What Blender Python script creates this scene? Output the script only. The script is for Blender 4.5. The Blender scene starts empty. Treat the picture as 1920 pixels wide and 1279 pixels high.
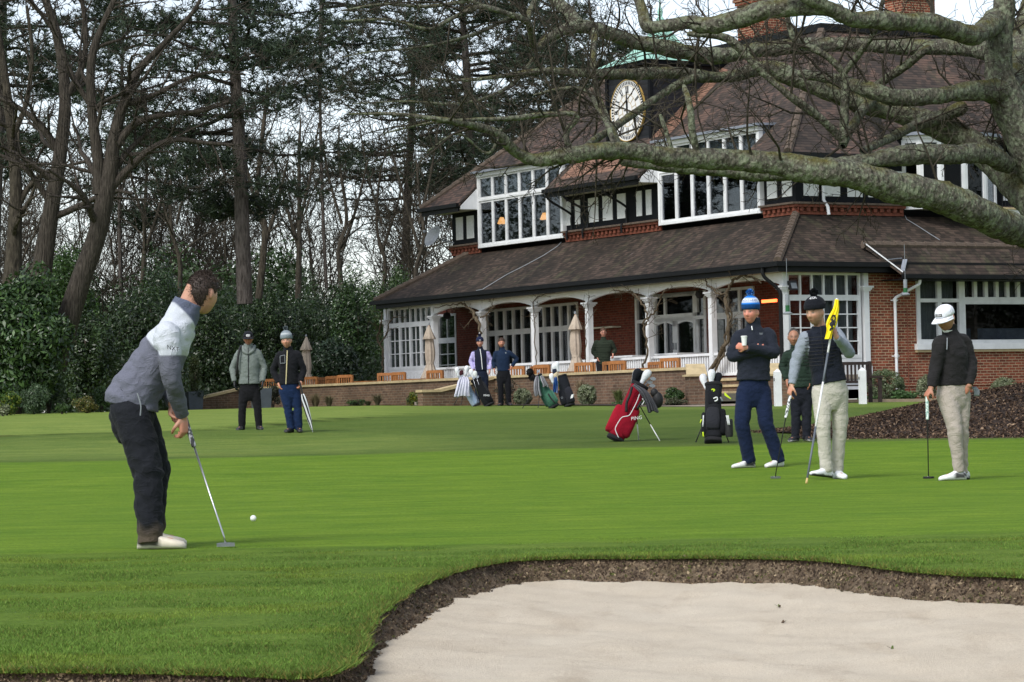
import bpy, bmesh, math, random
import numpy as np
from mathutils import Vector, Matrix, noise as mnoise
from mathutils.geometry import delaunay_2d_cdt
SC = bpy.context.scene
COL = SC.collection
R = math.radians
# ------------------------------------------------------------------ camera
F = 100.0 / 36.0 * 1920.0
CAMZ = 0.73
PITCH = math.atan(139.5 / F)
ROLL = R(-1.27)
cd = bpy.data.cameras.new('camera')
cd.lens = 100.0; cd.sensor_width = 36.0; cd.clip_start = 0.1; cd.clip_end = 2000.0
cam = bpy.data.objects.new('camera', cd); COL.objects.link(cam)
CM = Matrix.Translation((0, 0, CAMZ)) @ Matrix.Rotation(math.pi / 2 + PITCH, 4, 'X') @ Matrix.Rotation(ROLL, 4, 'Z')
cam.matrix_world = CM
SC.camera = cam
C3 = CM.to_3x3(); C3I = C3.inverted()
def ray(px, py):
 return C3 @ Vector(((px - 960.0) / F, -(py - 639.5) / F, -1.0))
def W(px, py, Y):
 """world point seen at photo pixel (px, py) at distance Y"""
 d = ray(px, py)
 return Vector((0, 0, CAMZ)) + d * (Y / d.y)
def proj(p):
 q = C3I @ (Vector(p) - Vector((0, 0, CAMZ)))
 return (960 + F * q.x / -q.z, 639.5 - F * q.y / -q.z)
# ------------------------------------------------------------------ ground height
_GY = np.array([-50, 0, 8, 14, 20, 27, 30, 33, 38, 43, 48, 53, 60, 70, 76, 90, 200, 900], float)
_GZ = np.array([-.3, -.1, -.02, 0, 0, 0, .03, .095, .185, .275, .41, .55, .72, .93, 1.02, 1.06, 1.3, 1.5], float)
_YY = np.linspace(-50, 900, 9501)
_ZZ = np.interp(_YY, _GY, _GZ)
_k = np.ones(31) / 31
_ZZ = np.convolve(np.pad(_ZZ, 15, mode='edge'), _k, mode='valid')
def sstep(a, b, x):
 t = np.clip((x - a) / (b - a), 0, 1)
 return t * t * (3 - 2 * t)
def step_y(x):          # front edge of the raised far lawn on the left
 return np.interp(x, [-40, -9.4, -7, -5, -4, -3, -2, 0], [51.5, 52, 53, 55.5, 59, 61, 66, 82]) + .25 * np.sin(x * 2.1)
def gz(x, y):
 x = np.asarray(x, float); y = np.asarray(y, float)
 z = np.interp(y, _YY, _ZZ)
 # low crest in front of the two men on the left
 z = z + .13 * np.exp(-((x + 6.0) / 4.5) ** 2 - ((y - 49.5) / 2.2) ** 2)
 z = z - .05 * np.exp(-((x + 5.0) / 6) ** 2 - ((y - 54.0) / 2.0) ** 2)
 # raised far lawn with a small step
 z = z + .055 * sstep(0, .35, y - step_y(x)) * (1 - sstep(-4.2, -1.5, x)) - .03 * (1 - sstep(-4, -1, x)) * np.exp(-((y - step_y(x) + .6) / .5) ** 2)
 z = z + .012 * np.sin(x * .55 + 1.3) * np.sin(y * .31) * sstep(14, 24, y)
 z = z - .012 * np.clip(x, 0, 11) * sstep(52, 72, y)
 return z
def gzf(x, y):
 return float(gz(x, y))
def G(px, py):
 """ground point seen at photo pixel"""
 d = ray(px, py); prev = None
 for Y in np.concatenate([np.arange(7, 60, .05), np.arange(60, 140, .2)]):
  p = Vector((0, 0, CAMZ)) + d * (Y / d.y)
  if p.z <= gzf(p.x, p.y):
   return Vector((p.x, p.y, gzf(p.x, p.y)))
 return p
def GX(px, Y):
 """ground point under photo column px at distance Y"""
 x = (px - 960.0) / F * Y
 for _ in range(6):
  p = Vector((x, Y, gzf(x, Y)))
  e = proj(p)[0] - px
  x -= e / F * Y
 return Vector((x, Y, gzf(x, Y)))
# ------------------------------------------------------------------ mesh helpers
def lin(c):
 return tuple((v / 12.92 if v <= .04045 else ((v + .055) / 1.055) ** 2.4) for v in c)
def S(r, g, b):
 return lin((r / 255., g / 255., b / 255.))
def link(o, parent=None):
 COL.objects.link(o)
 if parent is not None:
  o.parent = parent
 return o
def tag(o, label=None, cat=None, group=None, kind=None):
 if label: o['label'] = label
 if cat: o['category'] = cat
 if group: o['group'] = group
 if kind: o['kind'] = kind
 return o
def empty(name, loc=(0, 0, 0), rz=0.0, label=None, cat=None, group=None):
 o = bpy.data.objects.new(name, None); COL.objects.link(o)
 o.location = loc; o.rotation_euler = (0, 0, rz); o.empty_display_size = .1
 tag(o, label, cat, group)
 return o
def kids(o):
 return [c for c in COL.objects if c.parent == o]
def copy_tree(o, parent=None):
 c = o.copy(); COL.objects.link(c)
 if parent is not None: c.parent = parent
 for ch in list(o.children):
  copy_tree(ch, c)
 return c
def auto_uv(me):
 n = len(me.loops)
 if n == 0: return
 co = np.empty(len(me.vertices) * 3, 'f'); me.vertices.foreach_get('co', co); co = co.reshape(-1, 3)
 li = np.empty(n, 'i'); me.loops.foreach_get('vertex_index', li)
 pn = np.empty(len(me.polygons) * 3, 'f'); me.polygons.foreach_get('normal', pn); pn = pn.reshape(-1, 3)
 lt = np.empty(len(me.polygons), 'i'); me.polygons.foreach_get('loop_total', lt)
 N = np.repeat(pn, lt, axis=0)
 T = np.stack([-N[:, 1], N[:, 0], np.zeros(n)], 1)
 L = np.linalg.norm(T, axis=1)
 flat = L < .02
 T[flat] = (1, 0, 0); L[flat] = 1
 T /= L[:, None]
 B = np.cross(N, T)
 P = co[li]
 uv = np.stack([(P * T).sum(1), (P * B).sum(1)], 1)
 lay = me.uv_layers.new(name='UVMap')
 lay.data.foreach_set('uv', uv.astype('f').ravel())
def set_col(me, cols):
 a = me.color_attributes.new('Col', 'FLOAT_COLOR', 'POINT')
 c = np.ones((len(me.vertices), 4), 'f'); c[:, :3] = cols
 a.data.foreach_set('color', c.ravel())
def mesh_obj(name, V, Fc, mats, parent=None, smooth=False, mi=None, cols=None, uv=True, loc=None):
 me = bpy.data.meshes.new(name)
 V = np.asarray(V, 'f').reshape(-1, 3)
 if isinstance(Fc, np.ndarray):
  nf, k = Fc.shape
  me.vertices.add(len(V)); me.vertices.foreach_set('co', V.ravel())
  me.loops.add(nf * k); me.loops.foreach_set('vertex_index', Fc.astype('i').ravel())
  me.polygons.add(nf)
  me.polygons.foreach_set('loop_start', np.arange(0, nf * k, k, dtype='i'))
  me.polygons.foreach_set('loop_total', np.full(nf, k, 'i'))
  me.update(calc_edges=True)
 else:
  me.from_pydata(V.tolist(), [], [tuple(f) for f in Fc]); me.update()
 if not isinstance(mats, (list, tuple)): mats = [mats]
 for m in mats: me.materials.append(m)
 if mi is not None: me.polygons.foreach_set('material_index', np.asarray(mi, 'i'))
 if smooth: me.polygons.foreach_set('use_smooth', np.ones(len(me.polygons), bool))
 if cols is not None: set_col(me, cols)
 if uv: auto_uv(me)
 o = bpy.data.objects.new(name, me)
 if loc is not None: o.location = loc
 return link(o, parent)
def frames(P):
 """parallel transport frames along a polyline"""
 P = np.asarray(P, float); n = len(P)
 T = np.gradient(P, axis=0); T /= (np.linalg.norm(T, axis=1)[:, None] + 1e-12)
 a = np.array([0, 0, 1.]) if abs(T[0][2]) < .9 else np.array([1., 0, 0])
 U = np.empty((n, 3)); u = np.cross(T[0], a); u /= np.linalg.norm(u); U[0] = u
 for i in range(1, n):
  u = U[i - 1] - T[i] * np.dot(U[i - 1], T[i]); l = np.linalg.norm(u)
  U[i] = u / l if l > 1e-9 else U[i - 1]
 return T, U, np.cross(T, U)
def crom(P, per=4):
 """Catmull-Rom through points with any extra columns"""
 P = np.asarray(P, float)
 if len(P) < 3:
  t = np.linspace(0, 1, per + 1)[:, None]; return P[0] * (1 - t) + P[-1] * t
 Q = np.vstack([2 * P[0] - P[1], P, 2 * P[-1] - P[-2]]); out = []
 for i in range(1, len(Q) - 2):
  p0, p1, p2, p3 = Q[i - 1], Q[i], Q[i + 1], Q[i + 2]
  for t in np.arange(per) / per:
   out.append(.5 * (2 * p1 + (p2 - p0) * t + (2 * p0 - 5 * p1 + 4 * p2 - p3) * t * t + (3 * p1 - p0 - 3 * p2 + p3) * t ** 3))
 out.append(P[-1]); return np.array(out)
class MB:
 def __init__(s, dz=0.0):
  s.v = []; s.f = []; s.m = []; s.n = 0; s.dz = dz; s.c = []
 def add(s, V, Fc, mi=0, col=None):
  V = [tuple(v) for v in V]
  b = s.n
  s.v += V; s.n += len(V)
  s.f += [tuple(b + i for i in f) for f in Fc]; s.m += [mi] * len(Fc)
  if col is not None: s.c += [col] * len(V)
  return s
 def box(s, x0, x1, y0, y1, z0, z1, mi=0, col=None):
  V = [(x, y, z) for x in (x0, x1) for y in (y0, y1) for z in (z0, z1)]
  return s.add(V, [(0, 1, 3, 2), (4, 6, 7, 5), (0, 4, 5, 1), (2, 3, 7, 6), (0, 2, 6, 4), (1, 5, 7, 3)], mi, col)
 def obox(s, c, ax, ay, az, mi=0, col=None):
  c, ax, ay, az = (Vector(k) for k in (c, ax, ay, az))
  V = [c + ax * i + ay * j + az * k for i in (-1, 1) for j in (-1, 1) for k in (-1, 1)]
  return s.add(V, [(0, 1, 3, 2), (4, 6, 7, 5), (0, 4, 5, 1), (2, 3, 7, 6), (0, 2, 6, 4), (1, 5, 7, 3)], mi, col)
 def beam(s, p, q, w, h, mi=0, up=(0, 0, 1), col=None):
  p, q = Vector(p), Vector(q); d = (q - p); L = d.length; d.normalize()
  sd = d.cross(Vector(up))
  if sd.length < 1e-4: sd = d.cross(Vector((0, 1, 0)))
  sd.normalize(); u = sd.cross(d)
  return s.obox((p + q) / 2, d * L / 2, sd * w / 2, u * h / 2, mi, col)
 def tube(s, P, r, n=8, mi=0, cap=True, col=None):
  P = np.asarray(P, float)
  r = np.broadcast_to(np.asarray(r, float), (len(P),))
  T, U, B = frames(P)
  a = np.arange(n) * 2 * math.pi / n
  V = (P[:, None] + r[:, None, None] * (np.cos(a)[None, :, None] * U[:, None] + np.sin(a)[None, :, None] * B[:, None])).reshape(-1, 3)
  Fc = [(i * n + j, i * n + (j + 1) % n, (i + 1) * n + (j + 1) % n, (i + 1) * n + j) for i in range(len(P) - 1) for j in range(n)]
  if cap: Fc += [tuple(range(n - 1, -1, -1)), tuple((len(P) - 1) * n + j for j in range(n))]
  return s.add(V, Fc, mi, col)
 def lathe(s, prof, c=(0, 0, 0), n=16, mi=0, col=None, ax=None):
  V = []; c = Vector(c)
  for r_, z in prof:
   for j in range(n):
    a = 2 * math.pi * j / n
    V.append(c + Vector((r_ * math.cos(a), r_ * math.sin(a), z)))
  m = len(prof)
  Fc = [(i * n + j, i * n + (j + 1) % n, (i + 1) * n + (j + 1) % n, (i + 1) * n + j) for i in range(m - 1) for j in range(n)]
  Fc += [tuple(range(n - 1, -1, -1)), tuple((m - 1) * n + j for j in range(n))]
  return s.add(V, Fc, mi, col)
 def ell(s, c, rx, ry, rz, n=12, m=8, mi=0, col=None):
  V = []
  for i in range(m + 1):
   t = math.pi * i / m
   for j in range(n):
    a = 2 * math.pi * j / n
    V.append((c[0] + rx * math.sin(t) * math.cos(a), c[1] + ry * math.sin(t) * math.sin(a), c[2] + rz * math.cos(t)))
  Fc = [(i * n + j, (i + 1) * n + j, (i + 1) * n + (j + 1) % n, i * n + (j + 1) % n) for i in range(m) for j in range(n)]
  return s.add(V, Fc, mi, col)
 def poly(s, P, mi=0, col=None):
  return s.add(P, [tuple(range(len(P)))], mi, col)
 def slab(s, P, t, mi=0, col=None):
  """polygon P thickened by vector t"""
  P = [Vector(p) for p in P]; t = Vector(t); n = len(P)
  V = P + [p + t for p in P]
  Fc = [tuple(range(n))[::-1], tuple(range(n, 2 * n))] + [(i, (i + 1) % n, n + (i + 1) % n, n + i) for i in range(n)]
  return s.add(V, Fc, mi, col)
 def build(s, name, mats, parent=None, smooth=False, loc=None, fix=True):
  V = np.asarray(s.v, float)
  if s.dz: V[:, 2] -= s.dz
  o = mesh_obj(name, V, s.f, mats, parent, smooth, s.m, s.c if len(s.c) == len(s.v) and s.c else None, uv=False, loc=loc)
  if fix:
   bm = bmesh.new(); bm.from_mesh(o.data)
   bmesh.ops.recalc_face_normals(bm, faces=bm.faces); bm.to_mesh(o.data); bm.free()
  auto_uv(o.data)
  return o
def soft(o, ang=40):
 """smooth shading with sharp edges by angle"""
 me = o.data
 me.polygons.foreach_set('use_smooth', np.ones(len(me.polygons), bool))
 bm = bmesh.new(); bm.from_mesh(me)
 for e in bm.edges:
  if len(e.link_faces) == 2 and e.calc_face_angle(0) > R(ang): e.smooth = False
 bm.to_mesh(me); bm.free()
 return o
def text_mesh(s, size=1.0):
 """flat glyph mesh: (verts Nx2 centred, faces)"""
 cu = bpy.data.curves.new('t', 'FONT'); cu.body = s; cu.align_x = 'CENTER'; cu.align_y = 'CENTER'; cu.size = size
 cu.resolution_u = 3
 o = bpy.data.objects.new('t', cu); COL.objects.link(o)
 dg = bpy.context.evaluated_depsgraph_get()
 me = bpy.data.meshes.new_from_object(o.evaluated_get(dg))
 V = np.array([v.co[:2] for v in me.vertices]); Fc = [tuple(p.vertices) for p in me.polygons]
 bpy.data.objects.remove(o); bpy.data.curves.remove(cu); bpy.data.meshes.remove(me)
 return V, Fc
# ------------------------------------------------------------------ node helpers
def nd(nt, typ, ins=None, **at):
 n = nt.nodes.new(typ)
 for k, v in at.items(): setattr(n, k, v)
 for k, v in (ins or {}).items():
  sk = n.inputs[k]
  if hasattr(v, 'is_output') or isinstance(v, bpy.types.NodeSocket): nt.links.new(v, sk)
  else:
   if sk.type == 'RGBA' and len(v) == 3: v = tuple(v) + (1,)
   sk.default_value = v
 return n
def ramp(nt, fac, stops, interp='LINEAR'):
 n = nt.nodes.new('ShaderNodeValToRGB'); nt.links.new(fac, n.inputs[0])
 e = n.color_ramp.elements; n.color_ramp.interpolation = interp
 while len(e) < len(stops): e.new(.5)
 for i, (p, c) in enumerate(stops):
  e[i].position = p; e[i].color = tuple(c) + (1,) if len(c) == 3 else c
 return n.outputs[0]
def mix(nt, f, a, b, mode='MIX'):
 n = nt.nodes.new('ShaderNodeMix'); n.data_type = 'RGBA'; n.blend_type = mode
 for i, v in ((0, f), (6, a), (7, b)):
  if isinstance(v, bpy.types.NodeSocket): nt.links.new(v, n.inputs[i])
  else:
   n.inputs[i].default_value = v if i == 0 else (tuple(v) + (1,) if len(v) == 3 else v)
 return n.outputs[2]
def math_(nt, op, a, b=0.0, clamp=False):
 n = nt.nodes.new('ShaderNodeMath'); n.operation = op; n.use_clamp = clamp
 for i, v in ((0, a), (1, b)):
  if isinstance(v, bpy.types.NodeSocket): nt.links.new(v, n.inputs[i])
  else: n.inputs[i].default_value = v
 return n.outputs[0]
def noise(nt, vec, scale, detail=3, rough=.55, out='Fac'):
 n = nd(nt, 'ShaderNodeTexNoise', {'Scale': scale, 'Detail': detail, 'Roughness': rough, 'Vector': vec})
 return n.outputs[0 if out == 'Fac' else 1]
def mapping(nt, vec, sc=(1, 1, 1), rot=(0, 0, 0)):
 return nd(nt, 'ShaderNodeMapping', {'Vector': vec, 'Scale': sc, 'Rotation': rot}).outputs[0]
def newmat(name):
 m = bpy.data.materials.new(name); m.use_nodes = True
 nt = m.node_tree; nt.nodes.clear()
 out = nt.nodes.new('ShaderNodeOutputMaterial')
 p = nt.nodes.new('ShaderNodeBsdfPrincipled'); nt.links.new(p.outputs[0], out.inputs[0])
 tc = nt.nodes.new('ShaderNodeTexCoord')
 return m, nt, p, tc, out
def setp(nt, p, color=None, rough=None, bump=None, bstr=.3, bdist=.02, spec=None, metal=None):
 if color is not None:
  if isinstance(color, bpy.types.NodeSocket): nt.links.new(color, p.inputs['Base Color'])
  else: p.inputs['Base Color'].default_value = tuple(color) + (1,)
 if rough is not None:
  if isinstance(rough, bpy.types.NodeSocket): nt.links.new(rough, p.inputs['Roughness'])
  else: p.inputs['Roughness'].default_value = rough
 if spec is not None: p.inputs['Specular IOR Level'].default_value = spec
 if metal is not None: p.inputs['Metallic'].default_value = metal
 if bump is not None:
  b = nd(nt, 'ShaderNodeBump', {'Strength': bstr, 'Distance': bdist, 'Height': bump})
  nt.links.new(b.outputs[0], p.inputs['Normal'])
def simple(name, c, rough=.6, var=.18, scale=6, metal=0, spec=.4, bump=0.0, stretch=(1, 1, 1)):
 """one paint/fabric/metal with uneven tone"""
 m, nt, p, tc, out = newmat(name)
 v = mapping(nt, tc.outputs['Object'], stretch)
 n1 = noise(nt, v, scale, 4, .6)
 lo = tuple(k * (1 - var) for k in c); hi = tuple(min(1, k * (1 + var)) for k in c)
 cl = ramp(nt, n1, [(.3, lo), (.7, hi)])
 setp(nt, p, cl, rough, n1 if bump else None, bump, .01, spec, metal)
 return m
def attrmat(name, rough=.8, spec=.3, nscale=60, namp=.12, bump=.15, sheen=0, sub=0.0, transl=0.0, crease=0.0):
 """base colour from the mesh's own colours"""
 m, nt, p, tc, out = newmat(name)
 a = nd(nt, 'ShaderNodeVertexColor', layer_name='Col')
 n1 = noise(nt, tc.outputs['Object'], nscale, 3, .6)
 k = ramp(nt, n1, [(.25, (1 - namp,) * 3), (.75, (1 + namp,) * 3)])
 c = mix(nt, 1.0, a.outputs[0], k, 'MULTIPLY')
 setp(nt, p, c, rough, n1 if bump else None, bump, .004, spec)
 if crease:
  wv = nd(nt, 'ShaderNodeTexNoise', {'Scale': 7.0, 'Detail': 3.0, 'Distortion': 1.6, 'Vector': mapping(nt, tc.outputs['Object'], (1, 1, 1.5), (.5, .4, 0))}).outputs[0]
  rd = math_(nt, 'ABSOLUTE', math_(nt, 'SUBTRACT', wv, .5)); rd = ramp(nt, rd, [(0, (1, 1, 1)), (.07, (.25,) * 3), (.3, (0, 0, 0))])
  b1 = nd(nt, 'ShaderNodeBump', {'Strength': crease, 'Distance': .02, 'Height': rd, 'Normal': p.inputs['Normal'].links[0].from_socket}); nt.links.new(b1.outputs[0], p.inputs['Normal'])
 if sub: p.inputs['Subsurface Weight'].default_value = sub; p.inputs['Subsurface Radius'].default_value = (.012, .005, .003)
 if sheen: p.inputs['Sheen Weight'].default_value = sheen
 if transl:
  t = nd(nt, 'ShaderNodeBsdfTranslucent', {'Color': c})
  ms = nd(nt, 'ShaderNodeMixShader', {0: transl})
  nt.links.new(p.outputs[0], ms.inputs[1]); nt.links.new(t.outputs[0], ms.inputs[2]); nt.links.new(ms.outputs[0], out.inputs[0])
 return m
# ------------------------------------------------------------------ materials
def brick_mat(name, c1, c2, mortar, dirt=.25):
 m, nt, p, tc, out = newmat(name)
 uv = tc.outputs['UV']
 b = nd(nt, 'ShaderNodeTexBrick', {'Vector': uv, 'Color1': c1, 'Color2': c2, 'Mortar': mortar, 'Scale': 1.0, 'Mortar Size': .009,
          'Mortar Smooth': .2, 'Bias': -.1, 'Brick Width': .225, 'Row Height': .075})
 n1 = noise(nt, tc.outputs['Object'], 1.2, 4, .6); n2 = noise(nt, uv, 9, 3, .7)
 k = ramp(nt, n1, [(.3, (1 - dirt,) * 3), (.7, (1.1,) * 3)]); k2 = ramp(nt, n2, [(.25, (.62,) * 3), (.75, (1.25,) * 3)])
 c = mix(nt, 1.0, b.outputs[0], k, 'MULTIPLY'); c = mix(nt, 1.0, c, k2, 'MULTIPLY')
 h = math_(nt, 'SUBTRACT', 1.0, b.outputs[1])
 setp(nt, p, c, .85, h, .5, .008, .25)
 return m
def tile_mat(name, cols, w=.17, h=.105, moss=.4):
 """plain clay tiles in courses, patches of age, lichen streaks"""
 m, nt, p, tc, out = newmat(name)
 uv = tc.outputs['UV']
 wv = nd(nt, 'ShaderNodeVectorMath', {0: uv, 1: mapping(nt, noise(nt, uv, 6, 2, .5, 'Color'), (.022, .022, .022))}, operation='ADD').outputs[0]
 b = nd(nt, 'ShaderNodeTexBrick', {'Vector': wv, 'Color1': (0, 0, 0), 'Color2': (1, 1, 1), 'Mortar': (.5, .5, .5), 'Scale': 1.0, 'Mortar Size': .004,
          'Bias': 0.0, 'Brick Width': w, 'Row Height': h})
 big = noise(nt, mapping(nt, uv, (.5, .28, 1)), 1.0, 5, .65)
 f = math_(nt, 'ADD', math_(nt, 'MULTIPLY', b.outputs[0], .3), math_(nt, 'MULTIPLY', big, .9))
 c = ramp(nt, f, [(.3, cols[0]), (.48, cols[1]), (.62, cols[2]), (.8, cols[3])])
 # lichen and moss patches
 ms = noise(nt, mapping(nt, uv, (1.4, .5, 1)), 1.3, 5, .7)
 c = mix(nt, ramp(nt, ms, [(.54, (0, 0, 0)), (.72, (moss,) * 3)]), c, (.085, .085, .045))
 pale = noise(nt, mapping(nt, uv, (.8, .16, 1)), 3.0, 4, .75)
 c = mix(nt, ramp(nt, pale, [(.66, (0, 0, 0)), (.8, (.5,) * 3)]), c, (.24, .19, .18))
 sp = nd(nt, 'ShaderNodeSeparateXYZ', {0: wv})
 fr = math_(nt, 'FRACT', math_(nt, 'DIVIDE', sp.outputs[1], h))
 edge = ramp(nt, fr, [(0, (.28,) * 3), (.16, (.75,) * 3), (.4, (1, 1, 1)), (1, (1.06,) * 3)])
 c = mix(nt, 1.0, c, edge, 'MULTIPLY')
 hh = math_(nt, 'ADD', math_(nt, 'SUBTRACT', 1.0, fr), math_(nt, 'MULTIPLY', b.outputs[0], .25))
 setp(nt, p, c, .85, hh, .7, .02, .25)
 return m
def bark_mat(name, c0, c1, moss=0.0, lich=0.0, sc=14, ridge=(1, 1, .25)):
 m, nt, p, tc, out = newmat(name)
 ob = tc.outputs['Object']
 n1 = noise(nt, mapping(nt, ob, ridge), sc, 5, .65)
 c = ramp(nt, n1, [(.32, c0), (.68, c1)])
 if lich > .3:
  n2 = noise(nt, ob, 7.0, 7, .78)
  c = mix(nt, ramp(nt, n2, [(.47, (0, 0, 0)), (.58, (lich,) * 3)]), c, S(132, 140, 116))
  n3 = nd(nt, 'ShaderNodeTexVoronoi', {'Vector': ob, 'Scale': 15.0, 'Randomness': 1.0}).outputs[0]
  c = mix(nt, ramp(nt, n3, [(.12, (lich * .9,) * 3), (.22, (0, 0, 0))]), c, S(148, 156, 134))
 if moss:
  g = nd(nt, 'ShaderNodeNewGeometry'); z = nd(nt, 'ShaderNodeSeparateXYZ', {0: g.outputs['Normal']}).outputs[2]
  n4 = noise(nt, ob, 1.6, 5, .7)
  f = math_(nt, 'MULTIPLY', math_(nt, 'MULTIPLY', math_(nt, 'SUBTRACT', z, .15), 1.8, True), ramp(nt, n4, [(.46, (0, 0, 0)), (.6, (1, 1, 1))]))
  f = math_(nt, 'MULTIPLY', f, moss)
  c = mix(nt, f, c, mix(nt, noise(nt, ob, 12, 3), S(60, 62, 22), S(112, 104, 30)))
 v = nd(nt, 'ShaderNodeTexVoronoi', {'Vector': mapping(nt, ob, ridge), 'Scale': sc * .9}).outputs[0]
 hgt = math_(nt, 'ADD', n1, math_(nt, 'MULTIPLY', v, .8))
 setp(nt, p, c, .9, hgt, 1.0, .05, .1)
 return m
def ground_mat():
 m, nt, p, tc, out = newmat('lawn_grass')
 a = nd(nt, 'ShaderNodeVertexColor', layer_name='Col')
 ob = tc.outputs['Object']
 n1 = noise(nt, ob, 38, 5, .75)                       # blades
 n2 = noise(nt, mapping(nt, ob, (1, 1, 1)), 1.1, 4, .65)      # growth patches
 n3 = noise(nt, mapping(nt, ob, (.35, 3.2, 1)), 1.5, 4, .6)   # mowing grain across the green
 n4 = noise(nt, ob, 7, 4, .7)
 k = ramp(nt, n1, [(.3, (.58, .62, .5)), (.7, (1.42, 1.34, 1.4))])
 c = mix(nt, 1.0, a.outputs[0], k, 'MULTIPLY')
 c = mix(nt, 1.0, c, ramp(nt, n2, [(.3, (.82, .88, .8)), (.7, (1.2, 1.1, 1.05))]), 'MULTIPLY')
 c = mix(nt, 1.0, c, ramp(nt, n3, [(.32, (.80, .84, .74)), (.68, (1.18, 1.12, 1.2))]), 'MULTIPLY')
 c = mix(nt, 1.0, c, ramp(nt, n4, [(.25, (.82, .86, .8)), (.75, (1.16, 1.12, 1.12))]), 'MULTIPLY')
 setp(nt, p, c, .85, n1, .6, .02, .06)
 return m
def leaf_mat(name, rough=.45, transl=.25, spec=.4):
 return attrmat(name, rough, spec, 3, .15, 0, transl=transl)
MT = {}
MT['white'] = simple('white_paint', (.70, .71, .72), .5, .10, 2.5)
MT['white2'] = simple('white_trim', (.66, .67, .68), .55, .12, 3)
MT['render'] = simple('white_render', (.66, .67, .66), .9, .10, 14, bump=.5)
MT['black'] = simple('black_timber', (.006, .0068, .0088), .7, .3, 8, spec=.15)
MT['gutter'] = simple('black_gutter', (.006, .0065, .0075), .5, .3, 5, spec=.2)
MT['cream'] = simple('cream_soffit', (.55, .53, .42), .7, .1, 4)
MT['lead'] = simple('lead_sheet', (.20, .22, .26), .6, .2, 4)
MT['copper'] = simple('green_copper', S(150, 194, 178), .6, .14, 5)
MT['brick'] = brick_mat('red_brick', S(146, 78, 56), S(100, 52, 40), S(176, 156, 128))
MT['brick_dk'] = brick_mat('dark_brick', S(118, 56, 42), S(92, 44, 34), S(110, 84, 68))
MT['brick_br'] = brick_mat('brown_brick', S(118, 92, 74), S(94, 74, 62), S(126, 112, 96), .35)
MT['corbel'] = simple('corbel_brick', S(112, 62, 46), .85, .4, 9)
MT['stone'] = simple('sandstone_coping', S(178, 160, 124), .85, .2, 5, bump=.2)
MT['paving'] = simple('stone_paving', S(140, 130, 116), .85, .2, 3)
MT['kerb'] = simple('timber_edging', S(150, 132, 112), .85, .2, 4)
MT['tile'] = tile_mat('roof_tile', [(.0125, .0105, .0083), (.0225, .0175, .0132), (.036, .0262, .0198), (.076, .053, .041)], h=.125, moss=.6)
MT['tile_up'] = tile_mat('upper_roof_tile', [(.022, .0185, .0165), (.038, .030, .026), (.060, .044, .036), (.12, .075, .058)], h=.125, moss=.25)
MT['tile_or'] = tile_mat('orange_roof_tile', [(.09, .05, .034), (.15, .082, .056), (.21, .115, .08), (.28, .16, .11)], h=.125, moss=.15)
MT['ridge'] = simple('ridge_tile', S(88, 76, 66), .9, .3, 8, bump=.4)
MT['teak'] = simple('teak_wood', S(150, 98, 54), .6, .3, 12, stretch=(3, 3, .6))
MT['canvas'] = simple('beige_canvas', S(172, 158, 142), .9, .12, 9)
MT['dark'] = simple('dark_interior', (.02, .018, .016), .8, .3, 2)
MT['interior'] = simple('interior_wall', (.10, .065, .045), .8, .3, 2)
MT['curtain'] = simple('pale_curtain', (.42, .43, .40), .9, .3, 7, stretch=(6, 6, .4))
MT['blind'] = simple('grey_green_blind', (.26, .29, .28), .9, .25, 3, stretch=(1, 1, 7))
MT['steel'] = simple('steel', (.45, .46, .48), .3, .1, 20, metal=1)
MT['chrome'] = simple('dull_steel', (.30, .31, .33), .35, .15, 20, metal=1)
MT['blackrub'] = simple('black_rubber', (.015, .015, .016), .6, .2, 20)
MT['greyplastic'] = simple('grey_plastic', (.22, .24, .26), .5, .12, 5)
MT['whiteplastic'] = simple('white_plastic', (.75, .75, .75), .4, .05, 5)
MT['planter'] = simple('grey_planter', S(78, 84, 92), .7, .15, 4)
MT['darkwood'] = simple('dark_bench_wood', S(48, 36, 34), .6, .25, 9)
MT['cloth'] = attrmat('woven_cloth', .9, .12, 160, .14, .25, sheen=.04, crease=.27)
MT['skin'] = attrmat('skin', .5, .35, 40, .08, .1, sub=.08)
MT['hair'] = attrmat('hair', .6, .4, 120, .35, .5)
MT['shoe'] = attrmat('shoe_leather', .5, .4, 50, .08, .1)
MT['leaf'] = leaf_mat('leaf'); MT['gloss'] = leaf_mat('glossy_leaf', .35, .12, .5)
MT['needle'] = leaf_mat('pine_needle', .6, .1, .3)
MT['blade'] = leaf_mat('grass_blade', .7, .3, .2)
MT['chip'] = attrmat('bark_chip', .9, .2, 30, .2, 0)
MT['paint'] = attrmat('painted_surface', .5, .4, 30, .06, 0)
MT['bark'] = bark_mat('grey_bark', S(46, 42, 37), S(84, 78, 68), 0, .1)
MT['barkdk'] = bark_mat('dark_bark', S(34, 31, 28), S(62, 57, 50), 0, 0)
MT['barkred'] = bark_mat('brown_bark', S(44, 40, 36), S(82, 76, 69), 0, .1, 26, (1, 1, .12))
MT['barkpine'] = bark_mat('pine_bark', S(56, 51, 48), S(104, 97, 92), 0, .05, 16, (1, 1, .2))
MT['barkoak'] = bark_mat('oak_bark', S(52, 49, 43), S(110, 107, 96), .6, .72, 20, (1, 1, .6))
MT['vine'] = bark_mat('vine_bark', S(66, 57, 47), S(118, 106, 88), 0, 0, 20)
MT['soil'] = None
MT['mulch'] = simple('mulch_base', S(52, 40, 32), .95, .4, 30, bump=.8)
MT['bedsoil'] = simple('bed_soil', S(58, 46, 38), .95, .4, 12, bump=.8)
MT['path'] = simple('gravel_path', S(142, 130, 116), .95, .25, 25, bump=.4)
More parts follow.
